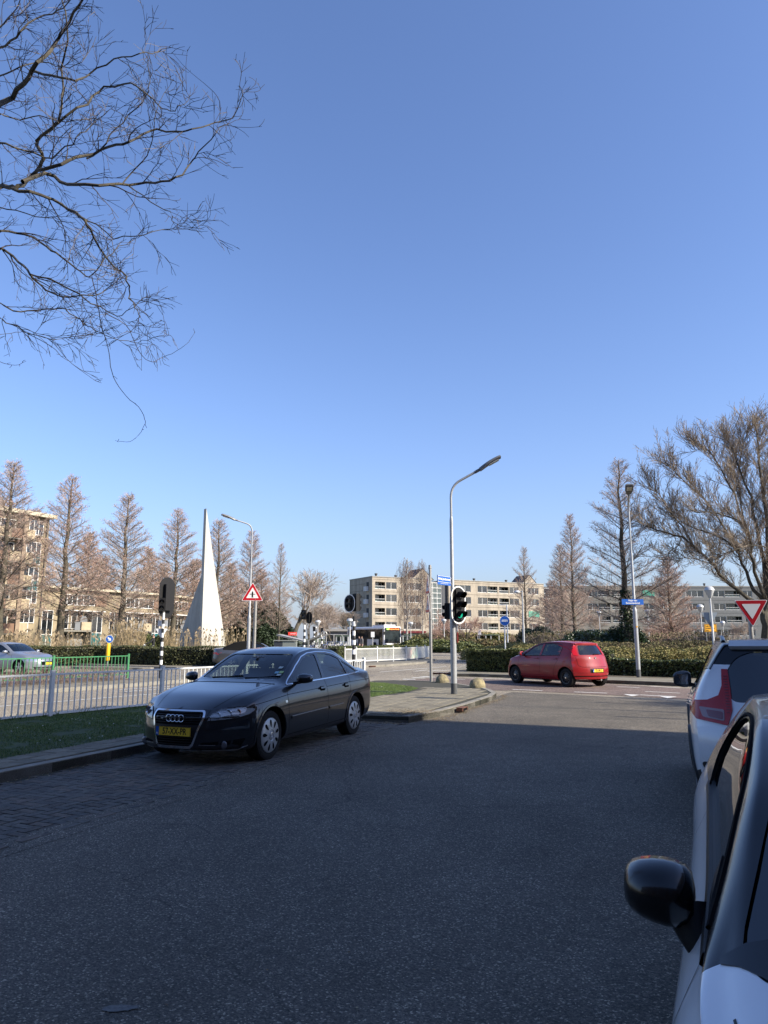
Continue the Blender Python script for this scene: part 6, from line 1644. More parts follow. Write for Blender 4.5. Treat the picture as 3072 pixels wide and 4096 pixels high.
# people, far off: one continuous skinned body each
def person(label, loc, rz, shirt, trousers, pose='stand', skin=(.45, .28, .2), scale=1.0):
    J = dict(pel=(0, 0, .95), sp=(0, 0, 1.2), ch=(0, 0, 1.38), nk=(0, 0, 1.5), hd=(0, .02, 1.62), ht=(0, .02, 1.74))
    if pose == 'stand':
        for s, sg in (('l', 1), ('r', -1)):
            J.update({'hp' + s: (.10 * sg, 0, .92), 'kn' + s: (.11 * sg, .03, .5), 'an' + s: (.11 * sg, 0, .09), 'to' + s: (.12 * sg, .14, .04), 'sh' + s: (.19 * sg, 0, 1.42), 'el' + s: (.24 * sg, .0, 1.14), 'wr' + s: (.22 * sg, .08, .9), 'ha' + s: (.22 * sg, .10, .81)})
    else:
        for s, sg in (('l', 1), ('r', -1)):
            J.update({'hp' + s: (.10 * sg, .02, .90), 'kn' + s: (.14 * sg, .42, .82), 'an' + s: (.13 * sg, .40, .38), 'to' + s: (.13 * sg, .54, .34), 'sh' + s: (.19 * sg, .04, 1.42), 'el' + s: (.25 * sg, .2, 1.2), 'wr' + s: (.24 * sg, .42, 1.12), 'ha' + s: (.22 * sg, .5, 1.10)})
    rad = dict(pel=.15, sp=.14, ch=.16, nk=.06, hd=.10, ht=.06, hp=.10, kn=.06, an=.045, to=.045, sh=.075, el=.048, wr=.032, ha=.035)
    names = list(J); vs = [J[k] for k in names]; ix = {k: i for i, k in enumerate(names)}
    ed = [('pel', 'sp'), ('sp', 'ch'), ('ch', 'nk'), ('nk', 'hd'), ('hd', 'ht')]
    for s in 'lr': ed += [('pel', 'hp' + s), ('hp' + s, 'kn' + s), ('kn' + s, 'an' + s), ('an' + s, 'to' + s), ('ch', 'sh' + s), ('sh' + s, 'el' + s), ('el' + s, 'wr' + s), ('wr' + s, 'ha' + s)]
    me = bpy.data.meshes.new('person'); me.from_pydata(vs, [(ix[a], ix[b]) for a, b in ed], []); ob = bpy.data.objects.new('person', me); COL.objects.link(ob)
    md = ob.modifiers.new('s', 'SKIN'); md.use_smooth_shade = True
    for k, n in enumerate(names):
        r_ = rad.get(n, rad.get(n[:2], .05)); me.skin_vertices[0].data[k].radius = (r_, r_ * (.75 if n in ('pel', 'sp', 'ch') else 1)); me.skin_vertices[0].data[k].use_root = (n == 'pel')
    m2 = ob.modifiers.new('d', 'SUBSURF'); m2.levels = 1; m2.render_levels = 1
    dg = bpy.context.evaluated_depsgraph_get(); me2 = bpy.data.meshes.new_from_object(ob.evaluated_get(dg)); bpy.data.objects.remove(ob); me2.name = 'person'
    me2.materials.clear()
    for m in (mat('shirt_%.2f' % sum(shirt), shirt, .9), mat('trousers_%.2f' % sum(trousers), trousers, .9), mat('skin', skin, .6), mat('hair_dark', (.05, .035, .025), .8)): me2.materials.append(m)
    for p in me2.polygons:
        c = p.center; p.material_index = 3 if c.z > 1.66 or (c.z > 1.56 and c.y < 0) else 2 if c.z > 1.49 or (abs(c.x) > .16 and c.z < (.86 if pose == 'stand' else 0)) else 1 if c.z < .93 and not (abs(c.x) > .16 and c.z > .8 and pose == 'stand') else 0
    o = link('person', me2, None, loc); o.rotation_euler = (0, 0, rz); o.scale = (scale,) * 3
    return tag(o, label, 'person')
q = P(1437, 2590, 80); person('person in dark coat standing left of the bus', (q[0], 80, .05), 2.0, (.03, .03, .04), (.03, .03, .05))
q = P(1446, 2590, 81); person('person with greyish coat standing right beside the dark-coated one', (q[0], 81, .05), -1.0, (.18, .17, .16), (.04, .04, .06))
# moped rider beyond the hedge
q = P(606, 2590, 47)
t = thing('moped', 'white and black moped beyond the long hedge left of the monument', 'moped', (q[0], 47, .2), R(200))
for x in (-.6, .6): mb = MB(); mb.lathe([(.12, -.05), (.26, -.06), (.26, .06), (.12, .05)], origin=(x, 0, .26), axis='y', n=16, closed=True); mb.build('wheel', M_RUBBER, t)
mb = MB(); mb.box(-.35, 0, .55, .75, .3, .35); mb.box(.1, 0, .32, .5, .3, .1); mb.tube([(.6, 0, .26), (.45, 0, 1.0)], .05, 6); mb.box(.42, 0, .65, .12, .4, .6); mb.build('body', M_WHITE, t); mb = MB(); mb.box(-.35, 0, .76, .7, .28, .10); mb.tube([(.45, -.32, 1.05), (.45, .32, 1.05)], .02, 6); mb.build('seat', M_BLACK, t)
person('rider in black jacket and white trousers seated on the moped', (q[0] + .12, 46.97, .12), R(110), (.02, .02, .022), (.6, .6, .6), 'sit')
# ================================================================== BUILDINGS
M_CREAM = mat('cream_brick', (.42, .365, .29), .9, noise_scale=1.3, col2=(.34, .295, .235), bump=.2, bump_scale=30)
M_GREYB = mat('grey_panel_brick', (.27, .255, .225), .9, noise_scale=1.3, col2=(.21, .20, .18), bump=.2, bump_scale=30)
M_GREYC = mat('grey_cladding', (.155, .16, .165), .85, noise_scale=2, col2=(.12, .125, .13))
M_YB = mat('yellow_brick', (.36, .295, .19), .95, noise_scale=1.2, col2=(.21, .175, .12), bump=.3, bump_scale=30)
M_FR = mat('window_frame_white', (.72, .72, .70), .5)
M_DARKR = mat('dark_recess', (.035, .035, .036), .8)
M_TEAL = mat('teal_panel', (.008, .10, .11), .4)
M_FASC = mat('roof_edge', (.30, .29, .27), .7)
M_BAL = mat('balcony_panel', (.52, .42, .28), .85, noise_scale=3, col2=(.40, .33, .22))
M_AWN = mat('green_awning', (.06, .33, .24), .8)
WM = {}
for m_ in (M_CREAM, M_YB, M_GREYB, M_BAL): streak(m_, .30)
M_NGL = glass_mat('neutral_glass', (.62, .62, .62), base=.04)
def window(parent, x0, x1, z0, z1, y=.16, n=2, low=False, curtain=0, teal=0.0, seed=0):
    """frame with its panes as sub-parts"""
    w, h = x1 - x0, z1 - z0; f = .07; key = (round(w, 2), round(h, 2), n, low, curtain, round(teal, 2))
    if key not in WM:
        mb = MB()
        for z in (f / 2, h - f / 2): mb.box(0, 0, z, w, .08, f)
        for x in [-w / 2 + f / 2, w / 2 - f / 2] + [-w / 2 + w * k / n for k in range(1, n)]: mb.box(x, 0, h / 2, f, .082, h - 2 * f)
        if low: mb.box(0, -.002, h * .28, w - 2 * f, .08, f * .8)
        if teal: mb.box(0, -.002, h * teal, w - 2 * f, .085, f)
        me = bpy.data.meshes.new('window'); me.from_pydata(mb.v, [], mb.f); me.materials.append(M_FR)
        ps = []
        for k in range(n):
            a = -w / 2 + w * k / n + f / 2; b = -w / 2 + w * (k + 1) / n - f / 2; zb_ = f if not teal else h * teal + f / 2
            m = M_WIN if (curtain == 0 or k % 3 == 2) else M_CURT
            mm = MB(); mm.box((a + b) / 2, .03, (zb_ + h - f) / 2, b - a, .012, h - f - zb_); pm = bpy.data.meshes.new('pane'); pm.from_pydata(mm.v, [], mm.f); pm.materials.append(m); ps.append(('pane', pm))
            if m is M_CURT:
                mm = MB(); mm.box((a + b) / 2, .01, (zb_ + h - f) / 2, b - a, .008, h - f - zb_); pm = bpy.data.meshes.new('pane'); pm.from_pydata(mm.v, [], mm.f); pm.materials.append(M_NGL); ps.append(('pane', pm))
            if teal:
                mm = MB(); mm.box((a + b) / 2, .03, (f + h * teal - f / 2) / 2, b - a, .012, h * teal - f * 1.5); pm = bpy.data.meshes.new('teal_panel'); pm.from_pydata(mm.v, [], mm.f); pm.materials.append(M_TEAL); ps.append(('teal_panel', pm))
        WM[key] = (me, ps)
    me, ps = WM[key]; o = link('window', me, parent, ((x0 + x1) / 2, y, z0))
    for nm, pm in ps: link(nm, pm, o)
    mb = None
    return o
def part_box(name, parent, x0, x1, y0, y1, z0, z1, m):
    mb = MB(); mb.box((x0 + x1) / 2, (y0 + y1) / 2, (z0 + z1) / 2, x1 - x0, y1 - y0, z1 - z0); return mb.build(name, m, parent)
def wing(label, o, d, L, ztop, rows, openings, m, depth=12, zbase=0.0, joints=True, name='apartment_block', skip=(), z_ground=None, T=.38, awn=()):
    """rows: (sill, head); openings: (x0, x1, kind)"""
    d = Vector(d).normalized(); t = thing(name, label, 'apartment building', (o[0], o[1], zbase), math.atan2(d.y, d.x))
    wl = MB()
    wl.box(L / 2, depth / 2 + 1.6, ztop / 2, L - .1, depth - 3.2, ztop - .1)          # core
    wl.box(-.0 + .15, depth / 2, ztop / 2, .3, depth, ztop); wl.box(L - .15, depth / 2, ztop / 2, .3, depth, ztop)
    zs = [0] + [z for r in rows for z in r] + [ztop]
    for k in range(0, len(zs), 2):
        a, b = zs[k], zs[k + 1]
        if joints and b - a > .8 and k > 0:
            mid = (a + b) / 2; wl.box(L / 2, T / 2, (a + mid - .03) / 2, L - .6, T, mid - .03 - a); wl.box(L / 2, T / 2, (mid + .03 + b) / 2, L - .6, T, b - mid - .03)
        else: wl.box(L / 2, T / 2, (a + b) / 2, L - .6, T, b - a)
        wl.box(L / 2, T + .7, (a + b) / 2 if k == 0 else a + .12, L - .6, 1.2, (b - a) if k == 0 else .22)
    for r in rows:
        e = [.3] + [v for op in openings for v in op[:2]] + [L - .3]
        for k in range(0, len(e), 2):
            if e[k + 1] - e[k] > .02: wl.box((e[k] + e[k + 1]) / 2, T / 2, (r[0] + r[1]) / 2, e[k + 1] - e[k], T, r[1] - r[0])
    wl.build('wall', m, t)
    for ri, r in enumerate(rows):
        for oi, op in enumerate(openings):
            x0, x1, kind = op
            if kind == 'win': window(t, x0 + .02, x1 - .02, r[0] + .02, r[1] - .02, n=2 if x1 - x0 < 3 else 3, curtain=(ri + oi) % 2)
            elif kind == 'log':
                window(t, x0 + .1, x1 - .1, r[0] - .05 + .28, r[1] - .05, y=1.45, n=3, curtain=(ri * 2 + oi) % 3 == 1)
                mb = MB(); mb.box((x0 + x1) / 2, .10, r[0] + .62, x1 - x0 - .04, .05, .06); mb.box((x0 + x1) / 2, .10, r[0] + .06, x1 - x0 - .04, .06, .08); mb.build('balcony_rail', M_FR, t)
                mb = MB(); mb.box((x0 + x1) / 2, .12, r[0] + .34, x1 - x0 - .04, .012, .48); mb.build('balcony_glass', M_WIN if oi % 2 else M_SHG, t)
            if (ri, oi) in awn: part_box('awning', t, x0, x1, -.10, .05, r[0] + .25, r[1], M_AWN)
    part_box('roof_edge', t, -.08, L + .08, -.12, depth + .05, ztop, ztop + .18, M_FASC)
    return t
def chimney(parent, x, y, z, h=1.0):
    mb = MB(); mb.lathe([(.22, 0), (.22, h * .7), (.32, h * .72), (.32, h), (.001, h)], n=10); return mb.build('roof_vent', mat('vent_dark', (.05, .05, .05), .7), parent, loc=(x, y, z), smooth=True, sharp=40)
D1 = Vector((41, 22)).normalized()
oA = Vector((P(1488, 2560, 150)[0], 150))
ROWS = [(3.3, 4.85), (6.2, 7.75), (9.05, 10.6), (11.75, 13.25)]
wA = wing('cream apartment block left of the stair glass, behind the birch and the bus', oA, D1, 14.2, 14.25, ROWS, [(.7, 3.1, 'log'), (3.3, 5.9, 'win'), (7.6, 12.0, 'win')], M_CREAM, depth=11)
chimney(wA, 3, 4, 14.4); chimney(wA, 9, 6, 14.4)
# end wall facing left: wider, with small bay boxes
ew = wA
for r in ROWS: 
    part_box('side_balcony', wA, -.75, 0, 1.6, 2.6, r[0] - .4, r[0] + .55, mat('pale_metal', (.55, .56, .56), .6)); part_box('side_door', wA, -.03, .02, 1.5, 2.6, r[0] - .3, r[1], M_DARKR)
for k in range(9): part_box('panel_joint', wA, -.02, .03, 3.2, 10.9, 1.6 + k * 1.42, 1.64 + k * 1.42, M_DARKR)
oS = oA + D1 * 14.2
st = thing('stair_tower', 'tall glazed stair tower with white grid between two cream blocks', 'stair tower', (oS.x, oS.y, 0), math.atan2(D1.y, D1.x))
part_box('core', st, .1, 4.9, 1.5, 10, 0, 13.9, M_GREYC)
def glass_grid(parent, x0, x1, z0, z1, nx, nz, y=.9, m=None):
    dx = (x1 - x0) / nx; dz = (z1 - z0) / nz
    mb = MB(); mb.box(0, 0, 0, dx - .08, .03, dz - .08); pm = mb.build('pane', m or mat('stair_glass', (.09, .11, .11), .15, coat=.3, noise_amt=.3, noise_scale=.4), parent, loc=(x0 + dx / 2, y, z0 + dz / 2))
    for i in range(nx):
        for j in range(nz):
            if i or j: dup(pm, (x0 + dx * (i + .5), y, z0 + dz * (j + .5)), parent=parent)
    mb = MB()
    for i in range(nx + 1): mb.box(x0 + dx * i, y - .02, (z0 + z1) / 2, .09, .10, z1 - z0 + .08)
    for j in range(nz + 1): mb.box((x0 + x1) / 2, y - .015, z0 + dz * j, x1 - x0, .09, .09)
    mb.build('glazing_frame', M_FR, parent)
glass_grid(st, .2, 3.6, 1.2, 13.6, 3, 11)
part_box('side_wall', st, 3.7, 4.9, .7, 1.4, 0, 13.9, mat('dark_panel', (.06, .065, .075), .4))
oB = oS + D1 * 5.0
wB = wing('cream apartment block behind the corner lamp post with a row of balconies', oB, D1, 27.4, 14.25, ROWS, [(1.5, 6.0, 'win'), (7.9, 10.5, 'win'), (10.65, 13.5, 'log'), (14.0, 16.8, 'log'), (17.0, 19.7, 'win'), (22.5, 25.7, 'win')], M_CREAM, awn=((1, 5),))
for x in (4, 10.5, 20): chimney(wB, x, 5, 14.4)
def gable(parent, x, y, z, w, h, dpt, m):
    mb = MB(); mb.prism([(x - w / 2, z), (x + w / 2, z), (x, z + h)], y, y + .3, mapf=lambda a, b, c: (a, c, b)); mb.build('gable_wall', m, parent)
    mb = MB(); s = .2
    mb.add([(x - w / 2 - s, y - .1, z - .08), (x, y - .1, z + h + .08), (x, y + dpt, z + h + .08), (x - w / 2 - s, y + dpt, z - .08), (x + w / 2 + s, y - .1, z - .08), (x + w / 2 + s, y + dpt, z - .08)], [(0, 1, 2, 3), (1, 4, 5, 2)]); mb.build('gable_roof', mat('dark_slate', (.05, .05, .055), .7), parent)
gable(wA, 14.0, 2.5, 14.4, 5.5, 2.4, 5, M_CREAM); gable(wB, 25.2, 2.5, 14.4, 4.6, 2.2, 5, M_CREAM)
# right-hand grey wings
oT = oB + D1 * 27.4
st2 = thing('stair_tower', 'dark glazed stair tower half hidden by bare trees right of the cream block', 'stair tower', (oT.x, oT.y, 0), R(8))
glass_grid(st2, .2, 3.6, 1.2, 13.4, 3, 10, m=mat('stair_glass_dark', (.06, .065, .07), .15, coat=.5)); part_box('core', st2, 0, 4.4, 1.2, 10, 0, 13.8, M_GREYC)
Y3 = 178.0; xw = P(2245, 2500, Y3)[0]
def u3(px_): return P(px_, 2450, Y3)[0] - xw
wC = wing('grey-beige apartment wing behind the Haya van Somerensingel lamp', (xw, Y3), (1, 0), u3(2712), 14.2, [(2.0, 3.6), (5.2, 6.8), (8.4, 10.0), (11.6, 13.2)],
     [(u3(2351), u3(2393), 'win'), (u3(2396), u3(2442), 'log'), (u3(2451), u3(2500), 'log'), (u3(2505), u3(2544), 'win'), (u3(2574), u3(2622), 'win'), (u3(2640), u3(2690), 'win')], M_GREYB, awn=((3, 4),))
chimney(wC, u3(2492), 5, 14.4)
xw2 = P(2714, 2500, Y3)[0]
def u4(px_): return P(px_, 2450, Y3)[0] - xw2
wD = wing('dark grey clad apartment wing at the right behind the big bare tree', (xw2, Y3 + .6), (1, .03), u4(3250), 14.2, [(2.0, 3.6), (5.2, 6.8), (8.4, 10.0), (11.6, 13.2)],
     [(u4(2753), u4(2825), 'win'), (u4(2864), u4(2911), 'win'), (u4(2914), u4(2975), 'log'), (u4(2988), u4(3025), 'win'), (u4(3070), u4(3120), 'win')], M_GREYC)
chimney(wD, u4(2871), 5, 14.4)

# left tall block and the terraces
DL = Vector((.47, .883)).normalized()
e0 = Vector((P(190, 2300, 86)[0], 86)); LL = 18.0; o0 = e0 - DL * LL
t = thing('apartment_block', 'tall yellow brick apartment block at the left edge with stacked white-framed windows', 'apartment building', (o0.x, o0.y, 0), math.atan2(DL.y, DL.x))
def U(u): return LL - u
wl = MB(); H0 = 15.95
wl.box(LL / 2, 5.2, H0 / 2, LL - .02, 9.6, H0); 
wl.build('wall', M_YB, t)
part_box('roof_slab', t, -.5, LL + .35, -.5, 10.4, H0, H0 + .45, mat('roof_slab_pale', (.50, .44, .32), .8))
part_box('downpipe', t, U(.42), U(.30), .28, .40, 0, H0, M_DARKR)
part_box('pilaster', t, U(4.25), U(3.75), -.9, .4, 0, 15.6, mat('brown_concrete', (.23, .17, .125), .85, noise_scale=2, col2=(.30, .23, .16)))
wy = .32
window(t, U(2.75), U(.85), 13.75, 15.5, y=wy, n=3, curtain=1); window(t, U(2.9), U(.95), 10.2, 12.9, y=wy, n=3, teal=.40)
window(t, U(3.0), U(1.0), 7.1, 9.9, y=wy, n=3, teal=.45); window(t, U(3.0), U(1.0), 5.6, 7.05, y=wy, n=3, curtain=1); window(t, U(3.1), U(1.1), 3.3, 5.0, y=wy, n=3)
window(t, U(3.4), U(2.6), .5, 2.0, y=wy, n=2)
for k, z in enumerate((2.2, 4.95, 7.7, 10.4, 13.1)):
    part_box('balcony_front', t, U(3.7), U(2.35), -.35, -.22, z - .1, z + 1.1, M_BAL)
    part_box('balcony_slab', t, U(3.72), U(2.2), -.3, .38, z - .25, z - .05, M_CONC)
    window(t, U(2.75), U(2.25), z, z + 1.15, y=-.30, n=1)
    for j, (a, b) in enumerate(((4.3, 5.6), (5.65, 8.2), (8.3, 10.8))):
        part_box('balcony_front', t, U(b), U(a), -.75, -.63, z - .1, z + 1.0, M_BAL if (j + k) % 2 else mat('brown_panel', (.20, .12, .08), .8))
        part_box('balcony_slab', t, U(b), U(a), -.7, .38, z - .25, z - .08, M_CONC)
    window(t, U(6.4), U(4.5), z + .1, z + 2.1, y=wy, n=2); window(t, U(9.5), U(7.4), z + .1, z + 2.1, y=wy, n=3, curtain=1)
M_BLUEV = paint('blue_van_paint', (.04, .08, .22), rough=.4)

def terrace(label, o, d, L, H, units, first=0.0):
    d = Vector(d).normalized(); t = thing('terraced_house', label, 'terraced houses', (o[0], o[1], 0), math.atan2(d.y, d.x))
    mb = MB(); mb.box(L / 2, 5.2, H / 2, L, 9.6, H); mb.build('wall', M_YB, t)
    part_box('roof_slab', t, -.1, L + .2, -.25, 10.2, H, H + .28, mat('roof_slab_pale', (.50, .44, .32), .8))
    wy = .36
    for k in range(units):
        b = first + k * 10.4
        if b + 9.9 > L: break
        window(t, b + 0.4, b + 2.0, .3, 5.0, y=wy, n=2, teal=.36)
        for x0, x1, cu in ((3.1, 5.4, 0), (5.45, 8.2, 1)): window(t, b + x0, b + x1, 5.75, 7.15, y=wy, n=3, curtain=cu)
        part_box('brown_panel', t, b + 8.3, b + 10.1, .30, .42, 5.75, 7.15, mat('brown_panel', (.20, .12, .08), .8))
        window(t, b + 2.7, b + 4.3, 2.7, 4.9, y=wy, n=2); window(t, b + 4.7, b + 6.4, 2.7, 4.9, y=wy, n=2, curtain=1); window(t, b + 7.1, b + 9.6, .3, 4.9, y=wy, n=3, curtain=1, teal=.42)
        part_box('canopy', t, b + 2.5, b + 4.5, -.5, .4, 5.0, 5.12, M_FR); part_box('canopy', t, b + 4.6, b + 6.6, -.5, .4, 4.98, 5.1, M_FR); part_box('canopy', t, b + 6.9, b + 9.8, -.1, .4, 5.0, 5.1, M_FR)
        part_box('balcony_slab', t, b + 2.6, b + 6.7, -1.1, .4, 2.35, 2.55, M_CONC)
        part_box('balcony_front', t, b + 5.2, b + 6.7, -1.1, -.98, 2.5, 3.6, M_BAL); part_box('balcony_screen', t, b + 4.2, b + 5.0, -1.1, -1.04, 2.5, 3.6, mat('grey_screen', (.18, .19, .2), .4)); part_box('balcony_divider', t, b + 6.7, b + 6.85, -1.1, .4, 0, 5.0, mat('dark_divider', (.12, .12, .11), .8))
        mb = MB(); mb.box(b + 3.4, -1.07, 3.52, 1.6, .04, .05); mb.box(b + 3.4, -1.07, 2.75, 1.6, .04, .04); mb.build('balcony_rail', M_GALV, t)
        mb = MB(); mb.prism([(-.55, 0), (.55, 0), (.55, .35), (.3, .75), (-.3, .75), (-.55, .35)], 0, .03, mapf=lambda x, y, z: (x + b + 5.9, -.6 + z, y + 3.6)); mb.build('privacy_screen', mat('grey_screen', (.18, .19, .2), .4), t)
        window(t, b + 2.7, b + 4.5, .1, 2.25, y=wy, n=2); part_box('garage_front', t, b + 4.8, b + 6.6, .3, .38, .1, 2.2, mat('garage_grey', (.22, .22, .22), .7))
        for q in range(3): mb = MB(); mb.lathe([(.09, 0), (.09, .45), (.14, .47), (.14, .6), (.001, .6)], n=8); mb.build('roof_vent', M_FR, t, loc=(b + 6.5 + q * .8, 2.5, H + .28))
    return t
s1 = Vector((P(168, 2400, 88.5)[0], 88.5)); terrace('yellow brick terrace with balconies and teal window panels left of the monument', s1, (9.4, 17.5), 21.2, 7.75, 2)
s2 = Vector((P(640, 2400, 106.2)[0], 106.2)); terrace('yellow brick terrace right of the white monument, ending by the dark conifers', s2, (8, 27), 33, 7.75, 3)
# low buildings of the bus station, far
def lowb(label, x0, x1, ytop, Y, m, stripe=None, rz=0):
    a = P(x0, ytop, Y); b = P(x1, ytop, Y); t = thing('station_building', label, 'building', (a[0], Y, 0)); L = b[0] - a[0]; H = a[2]
    part_box('wall', t, 0, L, 0, 8, 0, H, m)
    part_box('roof_edge', t, -.2, L + .2, -.4, 8.2, H, H + .35, stripe or M_FASC)
    n = max(2, int(L / 2.4))
    for k in range(n): window(t, .2 + k * (L - .4) / n, .2 + (k + 1) * (L - .4) / n - .1, .2, H - .5, y=-.03, n=2)
    return t
lowb('low dark glass pavilion behind the bicycles at the bus station', 1300, 1440, 2525, 118, M_GREYC)
lowb('low pavilion with dark red roof edge behind the bus', 1425, 1700, 2532, 126, M_GREYC, mat('wine_red', (.20, .02, .03), .6))
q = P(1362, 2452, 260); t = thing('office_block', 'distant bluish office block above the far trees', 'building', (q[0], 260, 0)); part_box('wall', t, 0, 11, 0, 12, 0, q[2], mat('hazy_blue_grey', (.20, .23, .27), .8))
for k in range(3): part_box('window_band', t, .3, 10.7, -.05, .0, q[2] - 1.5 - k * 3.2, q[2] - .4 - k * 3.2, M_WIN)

# the flats beside the street, right of the frame, whose shadow covers the street
t0 = 9.0; Hs = (21.4 + .6) * math.tan(SUN_EL)
bx_, by_ = ST(13.3, t0); 
t = thing('apartment_block', 'brick apartment block beside the street whose shadow covers the parked cars', 'apartment building', (bx_, by_, 0), math.atan2(-RV.y, -RV.x))
mdk = mat('brown_brick', (.19, .115, .08), .9, noise_scale=2, col2=(.15, .10, .07))
# local x runs back towards the camera side, local y to the right
part_box('wall', t, 0, 46, 0, 10, 0, 7.0, mdk); part_box('wall', t, .75, 46, 0, 10, 7.0, 7.62, mdk); part_box('wall', t, 0, 46, 0, 10, 7.62, Hs, mdk)
t.rotation_euler = (0, 0, math.atan2(RV.y, RV.x)); # local x forward along the street, local y to the left
for ch in list(t.children): bpy.data.objects.remove(ch)
part_box('wall', t, -46, 0, -10, 0, 0, 6.95, mdk); part_box('wall', t, -46, -.75, -10, 0, 6.95, 7.62, mdk); part_box('wall', t, -46, 0, -10, 0, 7.62, Hs, mdk)
for f in range(4):
    for k in range(9):
        z = .9 + f * 3.1
        if z + 1.6 < Hs: window(t, -4.6 - k * 5, -2.2 - k * 5, z, z + 1.6, y=.03, n=2)
# things right of the frame whose shadows cross the sunlit road
def st3(s, t_): return ST(s, t_)
x, y = ST(17.15, 6.4); street_lamp('grey street lamp standing just out of view on the right pavement', (x, y, .1), 6.6, (-.9, .4), .35)
x, y = ST(15.85, 3.4); post('sign post on the right pavement just outside the view', x, y, 3.0, .045, .1)
x, y = ST(20.9, 6.5); o = post('thick mast on the right pavement just outside the view', x, y, 5.3, .09, .1); mb = MB(); mb.lathe([(.025, 5.3), (.025, 7.5)], n=8); mb.build('mast_tip', M_GALV, o)

bx2, by2 = ST(-13, 9)  # unseen block, added to cut the skylight that reaches the near street
t = thing('apartment_block', 'unseen brick block added behind the viewpoint to darken the shaded street', 'apartment building', (bx2, by2, 0), math.atan2(RV.y, RV.x))
part_box('wall', t, -12, 0, .3, 42, 0, 12.5, mdk)
for f in range(4):
    for k in range(8):
        w_ = window(t, 0, 2.2, 0, 1.6, y=0, n=2); w_.location = (.03, 3 + k * 5, .9 + f * 3.0); w_.rotation_euler = (0, 0, R(90))
# ================================================================== VEGETATION
def orth(d):
    a = d.cross(Vector((0, 0, 1)))
    if a.length < .05: a = d.cross(Vector((1, 0, 0)))
    a.normalize(); return a, d.cross(a)
def twig(mb, pts, r0, r1, n=3, mi=None):
    k = len(pts) - 1
    mb.tube(pts, [r0 + (r1 - r0) * i / k for i in range(k + 1)], n, caps=False, mi=mi)
def wander(rnd, p, d, L, seg, curl, up=0.0):
    pts = [p.copy()]; d = d.normalized()
    for i in range(seg):
        d = (d + Vector((rnd.gauss(0, curl), rnd.gauss(0, curl), rnd.gauss(0, curl) + up))).normalized(); p = p + d * (L / seg); pts.append(p.copy())
    return pts

def metasequoia_mesh(seed, H=16.0, Rm=3.1, nb=78, rag=1.0, twr=.013, red=.5, lean=0):
    rnd = random.Random(seed); tr = MB(); cr = MB()
    tp = [Vector((0, 0, 0))]; 
    for i in range(1, 13): tp.append(Vector((rnd.gauss(0, .05) + lean * i * .04, rnd.gauss(0, .05), H * i / 12)))
    rad = [H * .0165 * (1 - i / 12.5) ** .9 + .012 for i in range(13)]; rad[0] *= 1.35
    tr.tube(tp, rad, 9)
    def trunk_at(z):
        f = min(max(z / H * 12, 0), 11.999); i = int(f); return tp[i].lerp(tp[i + 1], f - i)
    for b in range(nb):
        u = .16 + .83 * (b / nb) ** .92 + rnd.uniform(-.01, .01); u = min(u, .99)
        z = H * u; a = b * 2.399 + rnd.uniform(-.4, .4)
        L = Rm * ((1 - u) / .8) ** .78 * rnd.uniform(.70, 1.15) * (1 if u > .25 else .82) + .25
        el = R(12 + 38 * u ** 1.3 + rnd.uniform(-8, 8))
        d = Vector((math.cos(a) * math.cos(el), math.sin(a) * math.cos(el), math.sin(el)))
        pts = wander(rnd, trunk_at(z), d, L, 5, .05, .045)
        twig(cr, pts, .010 + L * .0085, .008, 4, 0)
        nt = int(7 + L * 8)
        for k in range(nt):
            f = .12 + .86 * k / nt; i = min(int(f * 5), 4); p = pts[i].lerp(pts[i + 1], f * 5 - i); dd = (pts[i + 1] - pts[i]).normalized(); s, w = orth(dd)
            sgn = 1 if k % 2 else -1
            l2 = (.30 + .34 * L * (1 - f) ** .7) * rnd.uniform(.6, 1.2)
            d2 = (dd * .75 + s * sgn * .75 + w * rnd.gauss(0, .35) + Vector((0, 0, .25))).normalized()
            q = wander(rnd, p, d2, l2, 3, .10, .06); twig(cr, q, twr * .8, twr * .5, 3, 1)
            for j in range(int(2 + l2 * 5)):
                g = rnd.uniform(.2, 1); jj = min(int(g * 3), 2); p3 = q[jj].lerp(q[jj + 1], g * 3 - jj)
                d3 = (d2 + Vector((rnd.gauss(0, .6), rnd.gauss(0, .6), rnd.gauss(0, .5)))).normalized() * rnd.uniform(.12, .30)
                twig(cr, [p3, p3 + d3], twr * .5, twr * .35, 3, 2 if rnd.random() < red else 1)
                if rnd.random() < red * .8:
                    e = p3 + d3; h = Vector((rnd.gauss(0, .02), rnd.gauss(0, .02), -rnd.uniform(.05, .12))); w_ = Vector((rnd.gauss(0, .02), rnd.gauss(0, .02), .0))
                    cr.add([tuple(e), tuple(e + h + w_), tuple(e + h - w_)], [(0, 1, 2)], 2)
    a = bpy.data.meshes.new('trunk'); a.from_pydata(tr.v, [], tr.f); a.materials.append(M_BARK); a.polygons.foreach_set('use_smooth', [True] * len(a.polygons))
    c = bpy.data.meshes.new('crown'); c.from_pydata(cr.v, [], cr.f)
    for m in (M_BARK, M_TWIG, M_TWIGR): c.materials.append(m)
    c.polygons.foreach_set('material_index', cr.m)
    return a, c, H
META = [metasequoia_mesh(1, 16, 4.1, 88, red=.35), metasequoia_mesh(7, 16, 3.9, 84, red=.6), metasequoia_mesh(13, 16, 4.4, 64, red=.25)]
META_R = [metasequoia_mesh(21, 12, 3.9, 66, red=.9, twr=.022)]
def tree(kind, label, px_, ytop, Y, rz, src=META, group=None, wide=1.0, base_y=2585, name='bare_conifer'):
    q = P(px_, ytop, Y); H = q[2] - .1; a, c, h0 = src[kind]; s = H / h0
    b = P(px_, base_y, Y)
    t = thing(name, label, 'tree', (b[0], Y, .1), rz, group); t.scale = (s * wide, s * wide, s)
    link('trunk', a, t); link('crown', c, t); return t
